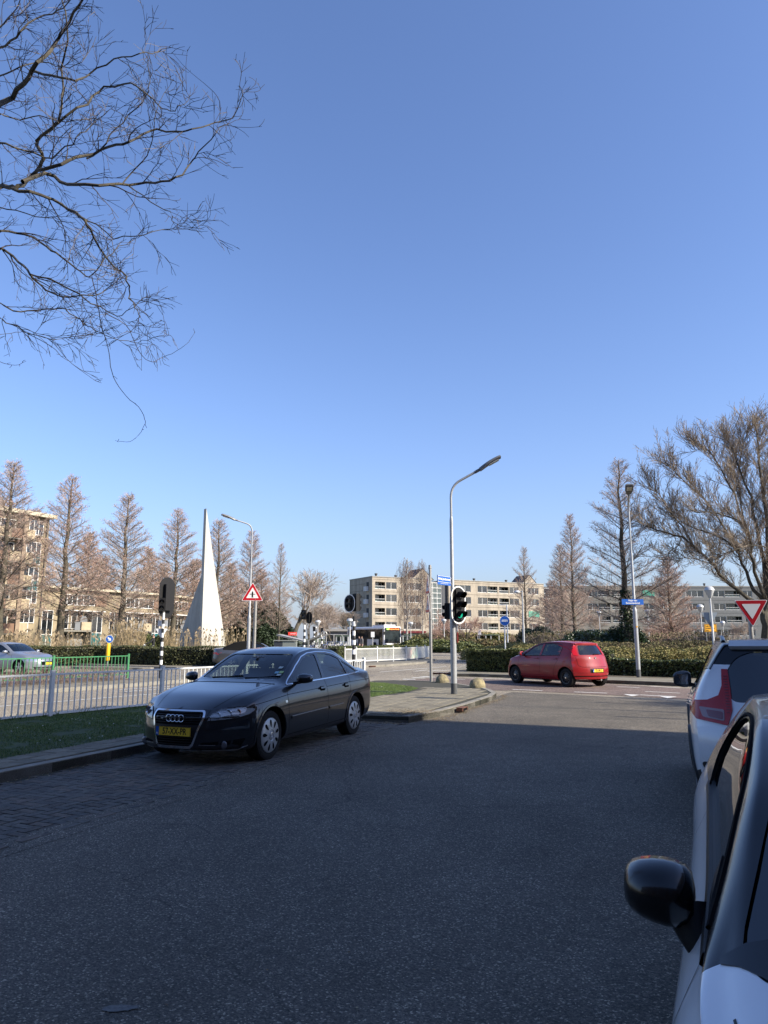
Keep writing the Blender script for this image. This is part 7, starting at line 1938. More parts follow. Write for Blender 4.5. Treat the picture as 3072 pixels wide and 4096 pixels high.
GL = 'bare pyramid-shaped trees along the left path'
for a in ((0, 'bare conical tree cut off by the left edge above the tall block', -14, 1850, 66, 0), (1, 'bare pyramid-shaped tree just right of the tall yellow block', 236, 1915, 70, 1), (0, 'bare pyramid-shaped tree second from the tall block, above the blue arrow bollard', 478, 1981, 73, 2.2),
          (1, 'bare pyramid-shaped tree above the large left traffic light', 686, 2043, 78, 3.4), (0, 'bare pyramid-shaped tree directly right of the monument tip', 858, 2083, 82, 4.1), (1, 'bare pyramid-shaped tree behind the triangular warning sign', 994, 2130, 86, 5.0)):
    tree(*a, group=GL, wide=1.36)
tree(2, 'last bare conical tree of the left row, beside the round bushy tree', 1114, 2175, 84, .6, wide=.75)
tree(2, 'bare conical tree before the cream apartments, right of the round bus sign', 2107, 2188, 90, 1.6, wide=.85)
tree(1, 'bare conical tree above the red car with a stout trunk', 2302, 2065, 62, 2.0, wide=.95)
tree(0, 'slimmer bare conical tree just left of the stout-trunked one', 2255, 2180, 72, .3, wide=1.15)
tree(2, 'tall bare conical tree with ivy on its trunk behind the blue name plate lamp', 2512, 1840, 47, 1.1, wide=1.18)
rnd = random.Random(77)
for i, (px_, yt, Y, w) in enumerate(((-40, 2010, 90, 1.3), (90, 2050, 100, 1.1), (330, 2140, 108, 1.25), (390, 2230, 100, 1.2), (575, 2200, 110, 1.2), (640, 2260, 116, 1.3), (760, 2245, 116, 1.3), (915, 2260, 118, 1.3), (1040, 2285, 120, 1.3), (2690, 2236, 64, 1.25), (2215, 2330, 84, 1.35))):
    lab = ('reddish bare tree at the far left behind the tall block', 'reddish bare tree peeping over the tall block roof', 'reddish bare tree between the first two pyramid trees', 'lower reddish bare tree over the terrace roof', 'reddish bare tree right of the second pyramid tree', 'dense reddish bare tree behind the large left traffic light',
           'reddish bare tree left of the monument behind the terrace', 'reddish bare tree right of the monument behind the terrace', 'reddish bare tree behind the warning sign', 'reddish conical tree before the dark grey wing', 'reddish bushy tree left of the stout-trunked conical tree')[i]
    tree(0, lab, px_, yt, Y, i * 1.3, src=META_R, group='reddish bare trees', wide=w)

def decid_mesh(seed, H=9, spread=.55, stems=1, depth=5, twr=.012, m2=M_TWIG, droop=0.0, kids=4, trunk_h=.22, splay=.6, lenf=.72):
    rnd = random.Random(seed); tr = MB(); cr = MB()
    def rec(p, d, L, r, lv):
        seg = 4 if lv < 3 else 3; pts = wander(rnd, p, d, L, seg, .10 + .02 * lv, (.05 if not droop else -droop * lv * .5) if lv > 0 else 0)
        r1 = max(r * .62, twr * .4)
        (tr if lv == 0 else cr).tube(pts, [r + (r1 - r) * i / seg for i in range(seg + 1)], 8 if lv == 0 else 5 if lv < 3 else 3, caps=False, mi=0 if lv < 2 else 1)
        if lv >= depth: return
        n = kids + (1 if lv >= 2 else 0)
        for k in range(n):
            f = 1.0 if k == 0 else rnd.uniform(.35, 1.0); i = min(int(f * seg), seg - 1); q = pts[i].lerp(pts[i + 1], f * seg - i); dd = (pts[i + 1] - pts[i]).normalized(); s, w = orth(dd); a = rnd.uniform(0, 6.28)
            sp = spread * rnd.uniform(.5, 1.3) * (.4 if k == 0 else 1)
            nd = (dd + (s * math.cos(a) + w * math.sin(a)) * sp).normalized()
            rec(q, nd, L * lenf * rnd.uniform(.8, 1.15), r1 * (.9 if k == 0 else rnd.uniform(.5, .75)), lv + 1)
    for k in range(stems):
        a = 6.28 * k / max(stems, 1); d = Vector((math.cos(a) * splay, math.sin(a) * splay, 1)) if stems > 1 else Vector((0, 0, 1))
        rec(Vector((0, 0, 0)), d, H * trunk_h, H * .020 / max(1, stems) ** .5, 0)
    zmax = max(v[2] for v in cr.v); a_ = bpy.data.meshes.new('trunk'); a_.from_pydata(tr.v, [], tr.f); a_.materials.append(M_BARK)
    c = bpy.data.meshes.new('crown'); c.from_pydata(cr.v, [], cr.f); c.materials.append(M_BARK); c.materials.append(m2); c.polygons.foreach_set('material_index', cr.m)
    return a_, c, zmax
DEC = [decid_mesh(3, 9, .62, 1, 6, .020, M_TWIG, kids=3), decid_mesh(5, 9, .75, 3, 5, .022, M_TWIGR, kids=3, splay=.45, trunk_h=.2), decid_mesh(9, 9, .5, 1, 6, .02, M_TWIGG, kids=3, trunk_h=.3)]
def dtree(k, label, px_, yt, Y, rz, wide=1.0, group=None, name='bare_tree'): return tree(k, label, px_, yt, Y, rz, DEC, group, wide, name=name)
dtree(0, 'broad round bare tree beside the dark conifer hedge, right of the left row', 1172, 2262, 92, .4, 1.25)
for i, (px_, yt, Y, k) in enumerate(((1250, 2400, 125, 0), (1290, 2440, 135, 2), (1330, 2410, 140, 0), (1375, 2430, 130, 2), (1236, 2420, 112, 2), (1400, 2440, 150, 0))):
    dtree(k, ('leftmost', 'second', 'third', 'fourth', 'tree nearest the conifer hedge', 'rightmost')[i] + ' of the hazy bare trees behind the bus station', px_, yt, Y, i * 1.7, 1.5, 'far bare trees behind the bus station')
dtree(0, 'small spreading bare tree in front of the station pavilion', 1330, 2462, 104, 2.2, 1.35)
dtree(1, 'small reddish rounded tree with a pale trunk right of the corner lamp post', 1855, 2425, 88, 1.0, 1.25)
dtree(1, 'small bushy bare tree left of the corner lamp post before the stair tower', 1780, 2432, 92, 2.6, 1.25)
dtree(1, 'low spreading bare tree in front of the grey wing, left one', 2600, 2470, 70, .5, 1.4)
dtree(1, 'low spreading bare tree with dark crooked limbs under the reddish cone', 2700, 2445, 66, 2.5, 1.7)
dtree(0, 'thin bare tree before the dark grey wing at the right', 2990, 2480, 60, 1.2, 1.3)
dtree(0, 'thin bare tree between the conical trees before the grey wing', 2420, 2440, 90, 3.1, 1.2)
tx, ty = ST(19.3, 9.2); t = thing('bare_tree', 'small bare street tree just outside the right edge, its branch shadows on the road', 'tree', (tx, ty, .1), .7)
t.scale = (1.0, 1.0, .85); link('trunk', DEC[2][0], t); link('crown', DEC[2][1], t)
# weeping birches
def birch_mesh(seed, H=14):
    rnd = random.Random(seed); tr = MB(); cr = MB(); mw = mat('birch_bark', (.55, .52, .46), .8, noise_scale=6, col2=(.16, .14, .12))
    tp = [Vector((rnd.gauss(0, .08) * i * .3, rnd.gauss(0, .05), H * .9 * i / 8)) for i in range(9)]; tr.tube(tp, [.17 * (1 - i / 9) + .02 for i in range(9)], 8)
    for b in range(44):
        u = .22 + .76 * b / 44; f = u * 8; i = min(int(f), 7); p = tp[i].lerp(tp[i + 1], f - i); a = b * 2.4
        L = 3.9 * (1 - u) ** .6 * rnd.uniform(.6, 1.1) + .5; el = R(rnd.uniform(35, 62))
        pts = wander(rnd, p, Vector((math.cos(a) * math.cos(el), math.sin(a) * math.cos(el), math.sin(el))), L, 5, .08, -.02); twig(cr, pts, .03 + L * .006, .012, 4, 0)
        for k in range(10):
            f2 = rnd.uniform(.3, 1); i2 = min(int(f2 * 5), 4); q = pts[i2].lerp(pts[i2 + 1], f2 * 5 - i2)
            d = Vector((rnd.gauss(0, .5), rnd.gauss(0, .5), .1)); ll = rnd.uniform(1.3, 3.4); pp = [q.copy()]
            for j in range(5): d = (d + Vector((rnd.gauss(0, .08), rnd.gauss(0, .08), -.75))).normalized(); q = q + d * ll / 5; pp.append(q.copy())
            twig(cr, pp, .010, .006, 3, 1)
            for j in range(3):
                g = rnd.randint(1, 4); e = pp[g] + Vector((rnd.gauss(0, .2), rnd.gauss(0, .2), -rnd.uniform(.3, .9))); twig(cr, [pp[g], e], .010, .006, 3, 1)
    a_ = bpy.data.meshes.new('trunk'); a_.from_pydata(tr.v, [], tr.f); a_.materials.append(mw); c = bpy.data.meshes.new('crown'); c.from_pydata(cr.v, [], cr.f); c.materials.append(mw); c.materials.append(mat('birch_twigs', (.17, .115, .085), .85)); c.polygons.foreach_set('material_index', cr.m)
    return a_, c, max(v[2] for v in cr.v)
BIR = [birch_mesh(4)]
tree(0, 'tall weeping birch with pale trunk in front of the cream block', 1628, 2225, 108, 0, BIR, name='weeping_birch', wide=.95)
tree(0, 'second weeping birch right of the tall one, partly behind it', 1692, 2232, 122, 2.1, BIR, name='weeping_birch', wide=.7)

# traced limbs -> 3D, then twigs grow from them
def grow(mb, path, r0, r1, rnd, n_child, Lc, curl, up, lv, spread=.9, seg=4, gravity=0.0, bud=False, tw=.0018):
    k = len(path) - 1; mb.tube(path, [r0 + (r1 - r0) * (i / k) ** .8 for i in range(k + 1)], 7 if lv == 0 else 4 if lv == 1 else 3, caps=False, mi=0 if lv < 1 else 1)
    if lv > 2: return
    for c in range(n_child):
        f = (c + rnd.random()) / n_child * .97 + .02; i = min(int(f * k), k - 1); p = path[i].lerp(path[i + 1], f * k - i); dd = (path[i + 1] - path[i]).normalized(); s, w = orth(dd); a = rnd.uniform(0, 6.28)
        d = (dd * .8 + (s * math.cos(a) + w * math.sin(a)) * spread + Vector((0, 0, up))).normalized(); L = Lc * rnd.uniform(.35, 1.2) * (1.15 - .6 * f)
        q = wander(rnd, p, d, L, seg, curl, gravity)
        ra = max(tw, (r0 + (r1 - r0) * f) * .55 if lv == 0 else r0 * .5); grow(mb, q, min(ra, L * .009 + tw * .8), tw * .7, rnd, (3 if tw < .005 else 8) if lv == 0 else 3 if tw > .005 else 2, Lc * (.55 if tw < .005 else .45), curl, up, lv + 1, spread, 3, gravity, bud, tw)
def near_tree():
    S = 1100 / 1352
    limbs = [([(0, 510), (90, 445), (150, 340), (240, 240), (310, 160), (390, 20), (430, -60)], .030, .010), ([(150, 350), (250, 375), (370, 390), (440, 360), (560, 290), (680, 265), (780, 255), (850, 230)], .015, .003),
        ([(0, 915), (60, 920), (110, 905), (180, 840), (215, 780), (185, 690), (240, 640), (290, 600), (305, 480), (305, 340), (330, 200), (305, 0), (300, -80)], .028, .008),
        ([(180, 840), (300, 805), (420, 770), (540, 725), (640, 695), (730, 640), (860, 645), (950, 630), (1050, 605), (1140, 565), (1190, 460), (1170, 420)], .018, .0025), ([(1080, 590), (1080, 500), (1030, 430), (930, 350), (845, 255)], .005, .002),
        ([(110, 905), (230, 855), (330, 905), (480, 910), (640, 910), (760, 890), (860, 870), (930, 810), (980, 740), (1060, 660), (1120, 615)], .020, .003), ([(600, 910), (700, 790), (745, 690), (780, 520), (860, 400)], .008, .002),
        ([(640, 915), (740, 990), (840, 1050), (850, 1090), (960, 1125), (1030, 1120)], .007, .002), ([(185, 690), (280, 600), (430, 510), (520, 430), (650, 415), (720, 460), (800, 530), (860, 540), (920, 490), (940, 430)], .014, .002),
        ([(430, 780), (520, 700), (600, 600), (700, 500), (735, 430), (730, 330), (705, 270), (720, 160)], .009, .002), ([(60, 930), (200, 960), (300, 1000), (400, 1070), (440, 1130), (520, 1260), (600, 1340), (640, 1400), (640, 1470), (680, 1530), (680, 1570), (640, 1590)], .016, .002),
        ([(300, 1000), (430, 1090), (560, 1160), (680, 1160), (780, 1135), (860, 1120), (920, 1080)], .008, .002), ([(0, 1130), (120, 1150), (230, 1210), (300, 1260), (400, 1340), (450, 1360), (520, 1270), (620, 1200), (700, 1155)], .015, .003),
        ([(0, 1210), (90, 1290), (150, 1350), (200, 1400), (300, 1455), (400, 1455), (500, 1440), (570, 1390), (605, 1300)], .014, .003), ([(150, 1350), (300, 1400), (420, 1470), (520, 1530), (600, 1550), (680, 1480), (730, 1450)], .010, .002),
        ([(450, 1360), (480, 1490), (500, 1600), (530, 1700), (545, 1800), (570, 1880), (620, 1945), (680, 2000), (712, 2060), (710, 2090), (680, 2140), (640, 2170), (590, 2172), (565, 2165)], .005, .002),
        ([(520, 1540), (620, 1600), (660, 1680), (700, 1750), (750, 1778), (800, 1755), (870, 1725), (930, 1680), (960, 1630)], .005, .002), ([(0, 1490), (100, 1530), (230, 1520), (320, 1525), (390, 1570), (440, 1610), (520, 1645), (620, 1680), (700, 1675), (780, 1660), (815, 1630)], .009, .002),
        ([(0, 1560), (60, 1600), (160, 1640), (250, 1665), (330, 1660), (420, 1655)], .007, .002), ([(100, 1620), (250, 1700), (300, 1750), (350, 1780), (367, 1740)], .005, .002), ([(0, 1780), (70, 1795), (130, 1775)], .004, .002),
        ([(0, 240), (80, 180), (150, 115), (250, 70), (330, 10), (400, -50)], .014, .005), ([(0, 380), (100, 330), (210, 300), (300, 330), (400, 300), (470, 190)], .010, .003), ([(0, 700), (120, 740), (260, 770), (350, 700), (420, 640), (500, 560), (560, 520)], .012, .002),
        ([(0, 560), (100, 590), (200, 570), (330, 600), (460, 580), (560, 620), (690, 640)], .009, .002), ([(0, 130), (60, 60), (110, -20)], .010, .005), ([(0, 1020), (130, 1050), (260, 1080), (330, 1160), (420, 1240)], .008, .002)]
    t = thing('bare_tree', 'large bare tree whose drooping twigs fill the upper left sky', 'tree', (-7.6, 9.6, .1))
    base = Vector((-7.6, 9.6, .1)); rnd = random.Random(12)
    tp = [Vector((0, 0, 0)), Vector((-.1, .1, 2.5)), Vector((0, .1, 5)), Vector((.2, 0, 7.5)), Vector((.3, -.1, 10)), Vector((.4, 0, 12.5))]
    mb = MB(); mb.tube(tp, [.26, .21, .18, .14, .10, .05], 12); mb.build('trunk', M_BARK, t, smooth=True)
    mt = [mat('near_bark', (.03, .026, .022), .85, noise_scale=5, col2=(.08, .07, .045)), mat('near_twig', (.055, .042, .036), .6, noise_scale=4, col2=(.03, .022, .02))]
    for li, (pts, r0, r1) in enumerate(limbs):
        Y0 = 9.0 + ((li * 7) % 5 - 2) * .35; w = []
        n = len(pts); ext = pts[0][0] <= 0
        cm = catmull([(float(a), float(b)) for a, b in pts], 3); m = len(cm)
        for i, (a, b) in enumerate(cm):
            Y = Y0 - .9 * i / m + .25 * math.sin(i * .7 + li); w.append(P(a * S, b * S, Y) - base)
        jt = .003 if r0 < .0055 else .010; w = [q + Vector((rnd.gauss(0, jt), rnd.gauss(0, jt * 1.6), rnd.gauss(0, jt))) for q in w]; r0 *= 1.4
        if ext:
            z = w[0].z; root = Vector((.1, 0, max(1.5, z - 1.2))); w = [root, root.lerp(w[0], .5) + Vector((0, 0, .15))] + w; r0b = r0 * 1.3
        mb = MB(); L = sum((w[i + 1] - w[i]).length for i in range(len(w) - 1))
        fine = r0 < .0072
        grow(mb, w, r0, r1, rnd, int(L * (1.0 if fine else 2.1)) + 2, .10 if fine else .75, .13, .02, 0 if not fine else 2, .55, 7, -.015, False, .0034)
        o = mb.build('branch', mt, t, smooth=True); 
    return t
near_tree()

def big_tree():
    Y = 42.0; S = .4974; O = (2400, 1600)
    def w(a, b, dy=0): return P(O[0] + a * S, O[1] + b * S, Y + dy)
    b0 = P(3062, 2640, Y); t = thing('bare_tree', 'big many-stemmed bare tree at the right edge behind the yield sign', 'tree', (b0[0], Y, .1)); base = Vector((b0[0], Y, .1)); rnd = random.Random(4); t.scale = (.975, 1, .955)
    st_ = [([(1345, 2000), (1330, 1800), (1320, 1700), (1340, 1560), (1350, 1300), (1345, 900), (1290, 600), (1270, 300), (1240, 120)], .33, .03, 0), ([(1325, 1760), (1270, 1640), (1180, 1560), (1020, 1440), (900, 1290), (780, 1180), (640, 1060), (500, 1020), (380, 980), (280, 930)], .17, .02, -.3),
        ([(1335, 1620), (1240, 1500), (1170, 1350), (1110, 1200), (1000, 1080), (870, 1020), (700, 960), (560, 900)], .13, .02, 1.0), ([(1335, 1600), (1290, 1500), (1240, 1350), (1215, 1200), (1190, 1050), (1140, 940), (1020, 870), (860, 850), (700, 830)], .13, .02, -1.2),
        ([(1340, 1500), (1320, 1250), (1250, 950), (1200, 720), (1120, 500), (1060, 330), (1000, 230)], .14, .02, .5), ([(1110, 1190), (1000, 1000), (860, 780), (730, 650), (600, 520), (500, 430)], .08, .015, .8), ([(750, 1150), (650, 970), (560, 860), (450, 700), (370, 620)], .06, .012, -.5),
        ([(1160, 940), (1060, 700), (960, 480), (850, 330), (720, 320)], .07, .012, -1.5), ([(1345, 1000), (1400, 700), (1420, 400), (1400, 150)], .12, .02, 1.5), ([(1345, 1300), (1430, 1000), (1520, 700), (1600, 400)], .14, .02, 0), ([(1200, 1060), (1130, 800), (1100, 560), (1150, 300), (1180, 150)], .07, .012, 1.8),
        ([(1340, 1450), (1480, 1250), (1650, 1000), (1800, 800)], .14, .02, .6), ([(640, 1060), (560, 1180), (480, 1200)], .03, .01, 0), ([(1345, 1150), (1250, 1120), (1120, 1150), (1000, 1180), (850, 1210)], .05, .01, -2.0), ([(900, 1290), (800, 1260), (700, 1230), (600, 1240)], .04, .01, .5)]
    for k, (pts, r0, r1, dy) in enumerate(st_):
        cm = catmull([(float(a), float(b)) for a, b in pts], 2); n = len(cm); ww = [w(a, b, dy * min(1, i / n * 2)) - base for i, (a, b) in enumerate(cm)]
        ww = [q + Vector((rnd.gauss(0, .04), rnd.gauss(0, .06), rnd.gauss(0, .04))) for q in ww]; L = sum((ww[i + 1] - ww[i]).length for i in range(n - 1))
        if k == 0: ww[0].z = 0
        cr = MB(); tr = MB()
        tr.tube(ww, [r0 + (r1 - r0) * (i / (n - 1)) ** .8 for i in range(n)], 9, caps=False); tr.build('trunk' if k == 0 else 'limb', M_BARK, t, smooth=True)
        nn = int(L * 5.0)
        for c in range(nn):
            f = .25 + .75 * (c + rnd.random()) / nn; f = min(f, .99); i = min(int(f * (n - 1)), n - 2); p = ww[i].lerp(ww[i + 1], f * (n - 1) - i); dd = (ww[i + 1] - ww[i]).normalized(); s, v = orth(dd); a = rnd.uniform(0, 6.28)
            d = (dd * .8 + (s * math.cos(a) + v * math.sin(a)) * .75 + Vector((0, 0, .35))).normalized(); ll = rnd.uniform(.8, 2.3)
            grow(cr, wander(rnd, p, d, ll, 5, .09, .06), .022, .008, rnd, 12, .95, .10, .25, 1, .6, 4, .05, False, .010)
        cr.build('crown', [M_TWIGG, M_TWIGG], t)
big_tree()

# leaf clump clouds ---------------------------------------------------------
def leaf_cloud(n, sampler, size, seed, mats=3, elong=1.6, upb=.4):
    rnd = np.random.RandomState(seed); P_ = sampler(rnd, n); n = len(P_)
    d = rnd.normal(size=(n, 3)); d[:, 2] = np.abs(d[:, 2]) * upb + d[:, 2] * (1 - upb); d /= np.linalg.norm(d, axis=1)[:, None]
    e = rnd.normal(size=(n, 3)); e -= (e * d).sum(1)[:, None] * d; e /= np.linalg.norm(e, axis=1)[:, None]
    s = size * rnd.uniform(.6, 1.4, (n, 1)); V = np.stack([P_ - e * s * .5, P_ + d * s * elong * .5 + e * 0, P_ + e * s * .5, P_ - d * s * elong * .5], 1).reshape(-1, 3)
    return V, rnd.randint(0, mats, n)
def quads_obj(name, V, mi, mats, parent=None, extra=None):
    n = len(V) // 4; me = bpy.data.meshes.new(name)
    me.vertices.add(len(V)); me.vertices.foreach_set('co', V.astype(np.float32).ravel()); me.loops.add(len(V)); me.loops.foreach_set('vertex_index', np.arange(len(V), dtype=np.int32)); me.polygons.add(n)
    me.polygons.foreach_set('loop_start', np.arange(0, len(V), 4, dtype=np.int32)); 
    for m in mats: me.materials.append(m)
    me.polygons.foreach_set('material_index', mi.astype(np.int32)); me.update(calc_edges=True); return link(name, me, parent)
HG = [mat('hedge_leaf_a', (.060, .070, .022), .6), mat('hedge_leaf_b', (.035, .045, .016), .6), mat('hedge_leaf_c', (.085, .085, .03), .6)]
HG2 = [mat('hedge2_leaf_a', (.075, .095, .022), .6), mat('hedge2_leaf_b', (.045, .06, .016), .6), mat('hedge2_leaf_c', (.12, .13, .035), .6)]
M_CORE = mat('hedge_core', (.012, .012, .007), .95)
def hedge(label, pts, h, w, dens, size, mats, z0=.12, seed=1, top_mats=None):
    p = [Vector(q) for q in pts]; t = thing('hedge', label, 'hedge', (p[0].x, p[0].y, z0))
    core = MB(); Vs = []; Ms = []; rng = np.random.RandomState(seed)
    for a, b in zip(p[:-1], p[1:]):
        d = b - a; L = d.length; rz = math.atan2(d.y, d.x); m = (a + b) / 2 - p[0]; core.box(m.x, m.y, h * .44, L, w * .66, h * .84, rz)
        area = L * (2 * h + w) + 2 * w * h; n = int(area * dens)
        def smp(r, n):
            u = r.uniform(0, L, n); c = r.uniform(0, 2 * h + w, n); dep = np.abs(r.normal(0, .055, n))
            y = np.where(c < h, -w / 2 + dep, np.where(c < h + w, c - h - w / 2, w / 2 - dep)); z = np.where(c < h, c, np.where(c < h + w, h - dep * .6, c - h - w))
            bump = .08 * np.sin(u * 1.7 + z * 3) + .05 * np.sin(u * 5.1 + 2) + .06 * np.sin(u * .63 + 1)
            y = y * (1 + bump * .6); z = z * (1 + bump * .5)
            ne = int(n * w * h / area); e = r.randint(0, 2, n) < 1
            idx = np.arange(n) < ne * 2
            u = np.where(idx, np.where(e, dep, L - dep), u); y = np.where(idx, r.uniform(-w / 2, w / 2, n), y); z = np.where(idx, r.uniform(0, h, n), z)
            c_, s_ = math.cos(rz), math.sin(rz); return np.stack([a.x - p[0].x + u * c_ - y * s_, a.y - p[0].y + u * s_ + y * c_, z], 1)
        V, mi = leaf_cloud(n, smp, size, rng.randint(1e6)); Vs.append(V); Ms.append(mi)
    core.build('hedge_core', M_CORE, t); quads_obj('leaves', np.concatenate(Vs), np.concatenate(Ms), mats, t); return t
hedge('long clipped dark hedge with a flat top behind the green railing', [G(-60, 2652, .12), G(170, 2655, .12), (-16.8, 43.0), (-12.3, 40.6), (-8.4, 39.6)], .98, 1.1, 520, .055, HG)
hedge('clipped hedge block with a squared corner left of the red car', [(3.95, 33.2), (5.8, 32.0), (9.4, 29.8)], .98, .9, 900, .05, HG2, seed=3)
hedge('low clipped hedge strip behind the white picket fence', [G(1330, 2640), G(1500, 2630), G(1640, 2622), (2.6, 55.5), (3.4, 60)], .82, .9, 350, .06, HG2, seed=4)
# planted bank and shrubs on the right: mounds of leaves
def mound(name, label, cx, cy, rx, ry, h, dens, size, mats, seed, z0=.12, twigs=0, tm=None, cat='shrub', rz=0, group=None):
    t = thing(name, label, cat, (cx, cy, z0), rz, group); rng = random.Random(seed)
    bm = bmesh.new(); bmesh.ops.create_icosphere(bm, subdivisions=3, radius=1)
    for v in bm.verts:
        n = noise.noise(v.co * 1.8 + Vector((seed, 0, 0))) * .22; v.co *= (1 + n) * .82; v.co = Vector((v.co.x * rx, v.co.y * ry, max(-.05, v.co.z * h)))
    me = bpy.data.meshes.new('shrub_core'); bm.to_mesh(me); bm.free(); me.materials.append(M_CORE if not twigs else mat('thicket_core', (.03, .024, .016), .95))
    if dens: link('shrub_core', me, t)
    if dens:
        area = 2 * math.pi * (rx * ry + h * (rx + ry) * .5); n = int(area * dens)
        def smp(r, n):
            d = r.normal(size=(n, 3)); d[:, 2] = np.abs(d[:, 2]); d /= np.linalg.norm(d, axis=1)[:, None]
            nn = np.array([noise.noise(Vector(q) * 1.8 + Vector((seed, 0, 0))) for q in d.tolist()]); nn2 = np.array([noise.noise(Vector(q) * 5 + Vector((0, seed, 0))) for q in d.tolist()])
            rr = (1 + nn * .24 + nn2 * .12) * (.84 + r.uniform(0, .18, n)); return d * rr[:, None] * np.array([rx, ry, h])
        V, mi = leaf_cloud(n, smp, size, seed); quads_obj('leaves', V, mi, mats, t)
    if twigs:
        mb = MB()
        for k in range(twigs):
            a = rng.uniform(0, 6.28); u = rng.random() ** .5; x, y = math.cos(a) * u * rx * .8, math.sin(a) * u * ry * .8; hh = h * math.sqrt(max(.1, 1 - u * u * .8)) * rng.uniform(.7, 1.25)
            pts = wander(rng, Vector((x, y, 0)), Vector((math.cos(a) * .5 * u, math.sin(a) * .5 * u, 1)), hh, 4, .14); twig(mb, pts, .012, .006, 3)
            for j in range(3):
                i = rng.randint(1, 3); d = Vector((rng.gauss(0, .6), rng.gauss(0, .6), .6)).normalized() * rng.uniform(.2, .6) * h * .4; twig(mb, [pts[i], pts[i] + d * .5 + Vector((rng.gauss(0, .04), 0, 0)), pts[i] + d], .008, .004, 3)
        mb.build('twigs', tm or M_TWIGG, t)
    return t
YG = [mat('bank_leaf_a', (.22, .20, .06), .8), mat('bank_leaf_b', (.13, .13, .045), .8), mat('bank_leaf_c', (.27, .22, .09), .8)]
DG = [mat('laurel_a', (.022, .045, .014), .35, coat=.2), mat('laurel_b', (.035, .06, .018), .35, coat=.2), mat('laurel_c', (.014, .03, .012), .4)]
BG = [mat('dry_leaf_a', (.17, .13, .065), .8), mat('dry_leaf_b', (.10, .08, .045), .8), mat('dry_leaf_c', (.12, .12, .04), .8)]
# long low hedge bank right of the red car, following the kerb
hedge('low dark green hedge strip along the kerb right of the red car', [(9.4, 29.6), (11.6, 28.0), (16, 24.8), (22, 20.5)], .62, .8, 800, .055, [DG[1], HG2[1], HG2[0]], seed=6)
k = 0
for (px_, yb, Y, rx, ry, h, mset, lab) in ((2330, 2600, 35, 2.6, 1.6, .95, YG, 'yellow green shrub mound just behind the red car'), (2480, 2600, 33, 2.4, 2.0, 1.0, YG, 'yellow green shrub mound behind the base of the right lamp'), (2620, 2600, 33, 2.4, 2.0, 1.0, YG, 'yellow green shrub mound right of the right lamp'), (2760, 2600, 33, 2.4, 2.0, 1.0, YG, 'yellow green shrub mound left of the black-roofed vehicle'), (2900, 2600, 33.5, 2.6, 2, 1.05, YG, 'yellow green shrub mound hidden partly by the black-roofed vehicle'),
        (2560, 2600, 38, 3.2, 2.2, 1.2, BG, 'brownish shrub mound on the bank in the middle'), (2720, 2600, 39, 3.4, 2.4, 1.3, BG, 'brownish shrub mound on the bank right of the middle'), (2400, 2600, 40, 2.6, 2, 1.15, YG, 'pale green shrub mound on the bank at the left'), (2200, 2600, 44, 3.2, 2.4, 1.1, YG, 'flat green shrub mound behind the clipped hedge'), (2050, 2600, 50, 3.4, 2.4, 1.05, YG, 'flat green shrub mound below the round bus sign'),
        (2420, 2600, 50, 2.6, 2.0, 2.0, DG, 'dark evergreen laurel left of the ivy tree'), (2500, 2600, 48, 1.7, 1.5, 2.3, DG, 'tall dark evergreen bush round the ivy tree foot'), (2330, 2600, 54, 2.4, 2.0, 1.9, DG, 'dark evergreen laurel under the stout-trunked tree'), (2150, 2600, 74, 2.6, 2.2, 2.5, DG, 'olive green bush before the cream block right end')):
    q = P(px_, yb, Y); mound('shrub', lab, q[0], Y, rx, ry, h, 1000 if Y < 45 else 380, .045 if Y < 45 else .07, mset, 30 + k); k += 1
for (px_, Y, rx, ry, h, lab) in ((2230, 66, 4.2, 2.4, 2.1, 'brown twiggy thicket behind the red car roof'), (2330, 70, 3.5, 2.4, 2.0, 'brown twiggy thicket under the conical trees'), (2620, 52, 3.6, 2.4, 1.7, 'twiggy thicket behind the brownish mounds'), (2740, 50, 3.2, 2.2, 1.9, 'twiggy thicket left of the nearest park lamp'), (2830, 44, 2.8, 2.2, 1.9, 'tangled bare shrub at the foot of the nearest park lamp'), (2130, 84, 3.6, 2.4, 2.2, 'brown twiggy thicket before the right end of the cream block'), (2020, 100, 6, 3, 1.9, 'brown thicket behind the glass shelter'), (1780, 100, 6, 3, 2.4, 'brown thicket left of the corner lamp post'), (2480, 80, 6, 3, 2.3, 'brown thicket before the grey-beige wing'), (2620, 88, 6, 3, 2.2, 'brown thicket before the dark wing')):
    q = P(px_, 2600, Y); mound('thicket', lab, q[0], Y, rx, ry, h, 60, .07, BG, 60 + k, twigs=650, tm=M_TWIGR if k % 2 else M_TWIG); k += 1
for (px_, Y, rx, ry, h, mset, lab) in ((1745, 82, 5, 4, 1.25, HG2, 'rounded green bank beyond the white picket fence'), (1770, 96, 5.0, 4, 2.2, YG, 'mossy planted slope at the road bend'), (1900, 98, 9, 4, 2.0, YG, 'mossy planted slope behind the glass shelter'), (1850, 84, 8, 2.5, 1.3, BG, 'low brown hedge mound at the road bend')):
    q = P(px_, 2600, Y); mound('planted_bank', lab, q[0], Y, rx, ry, h, 120, .16, mset, 90 + k, cat='shrubbery'); k += 1
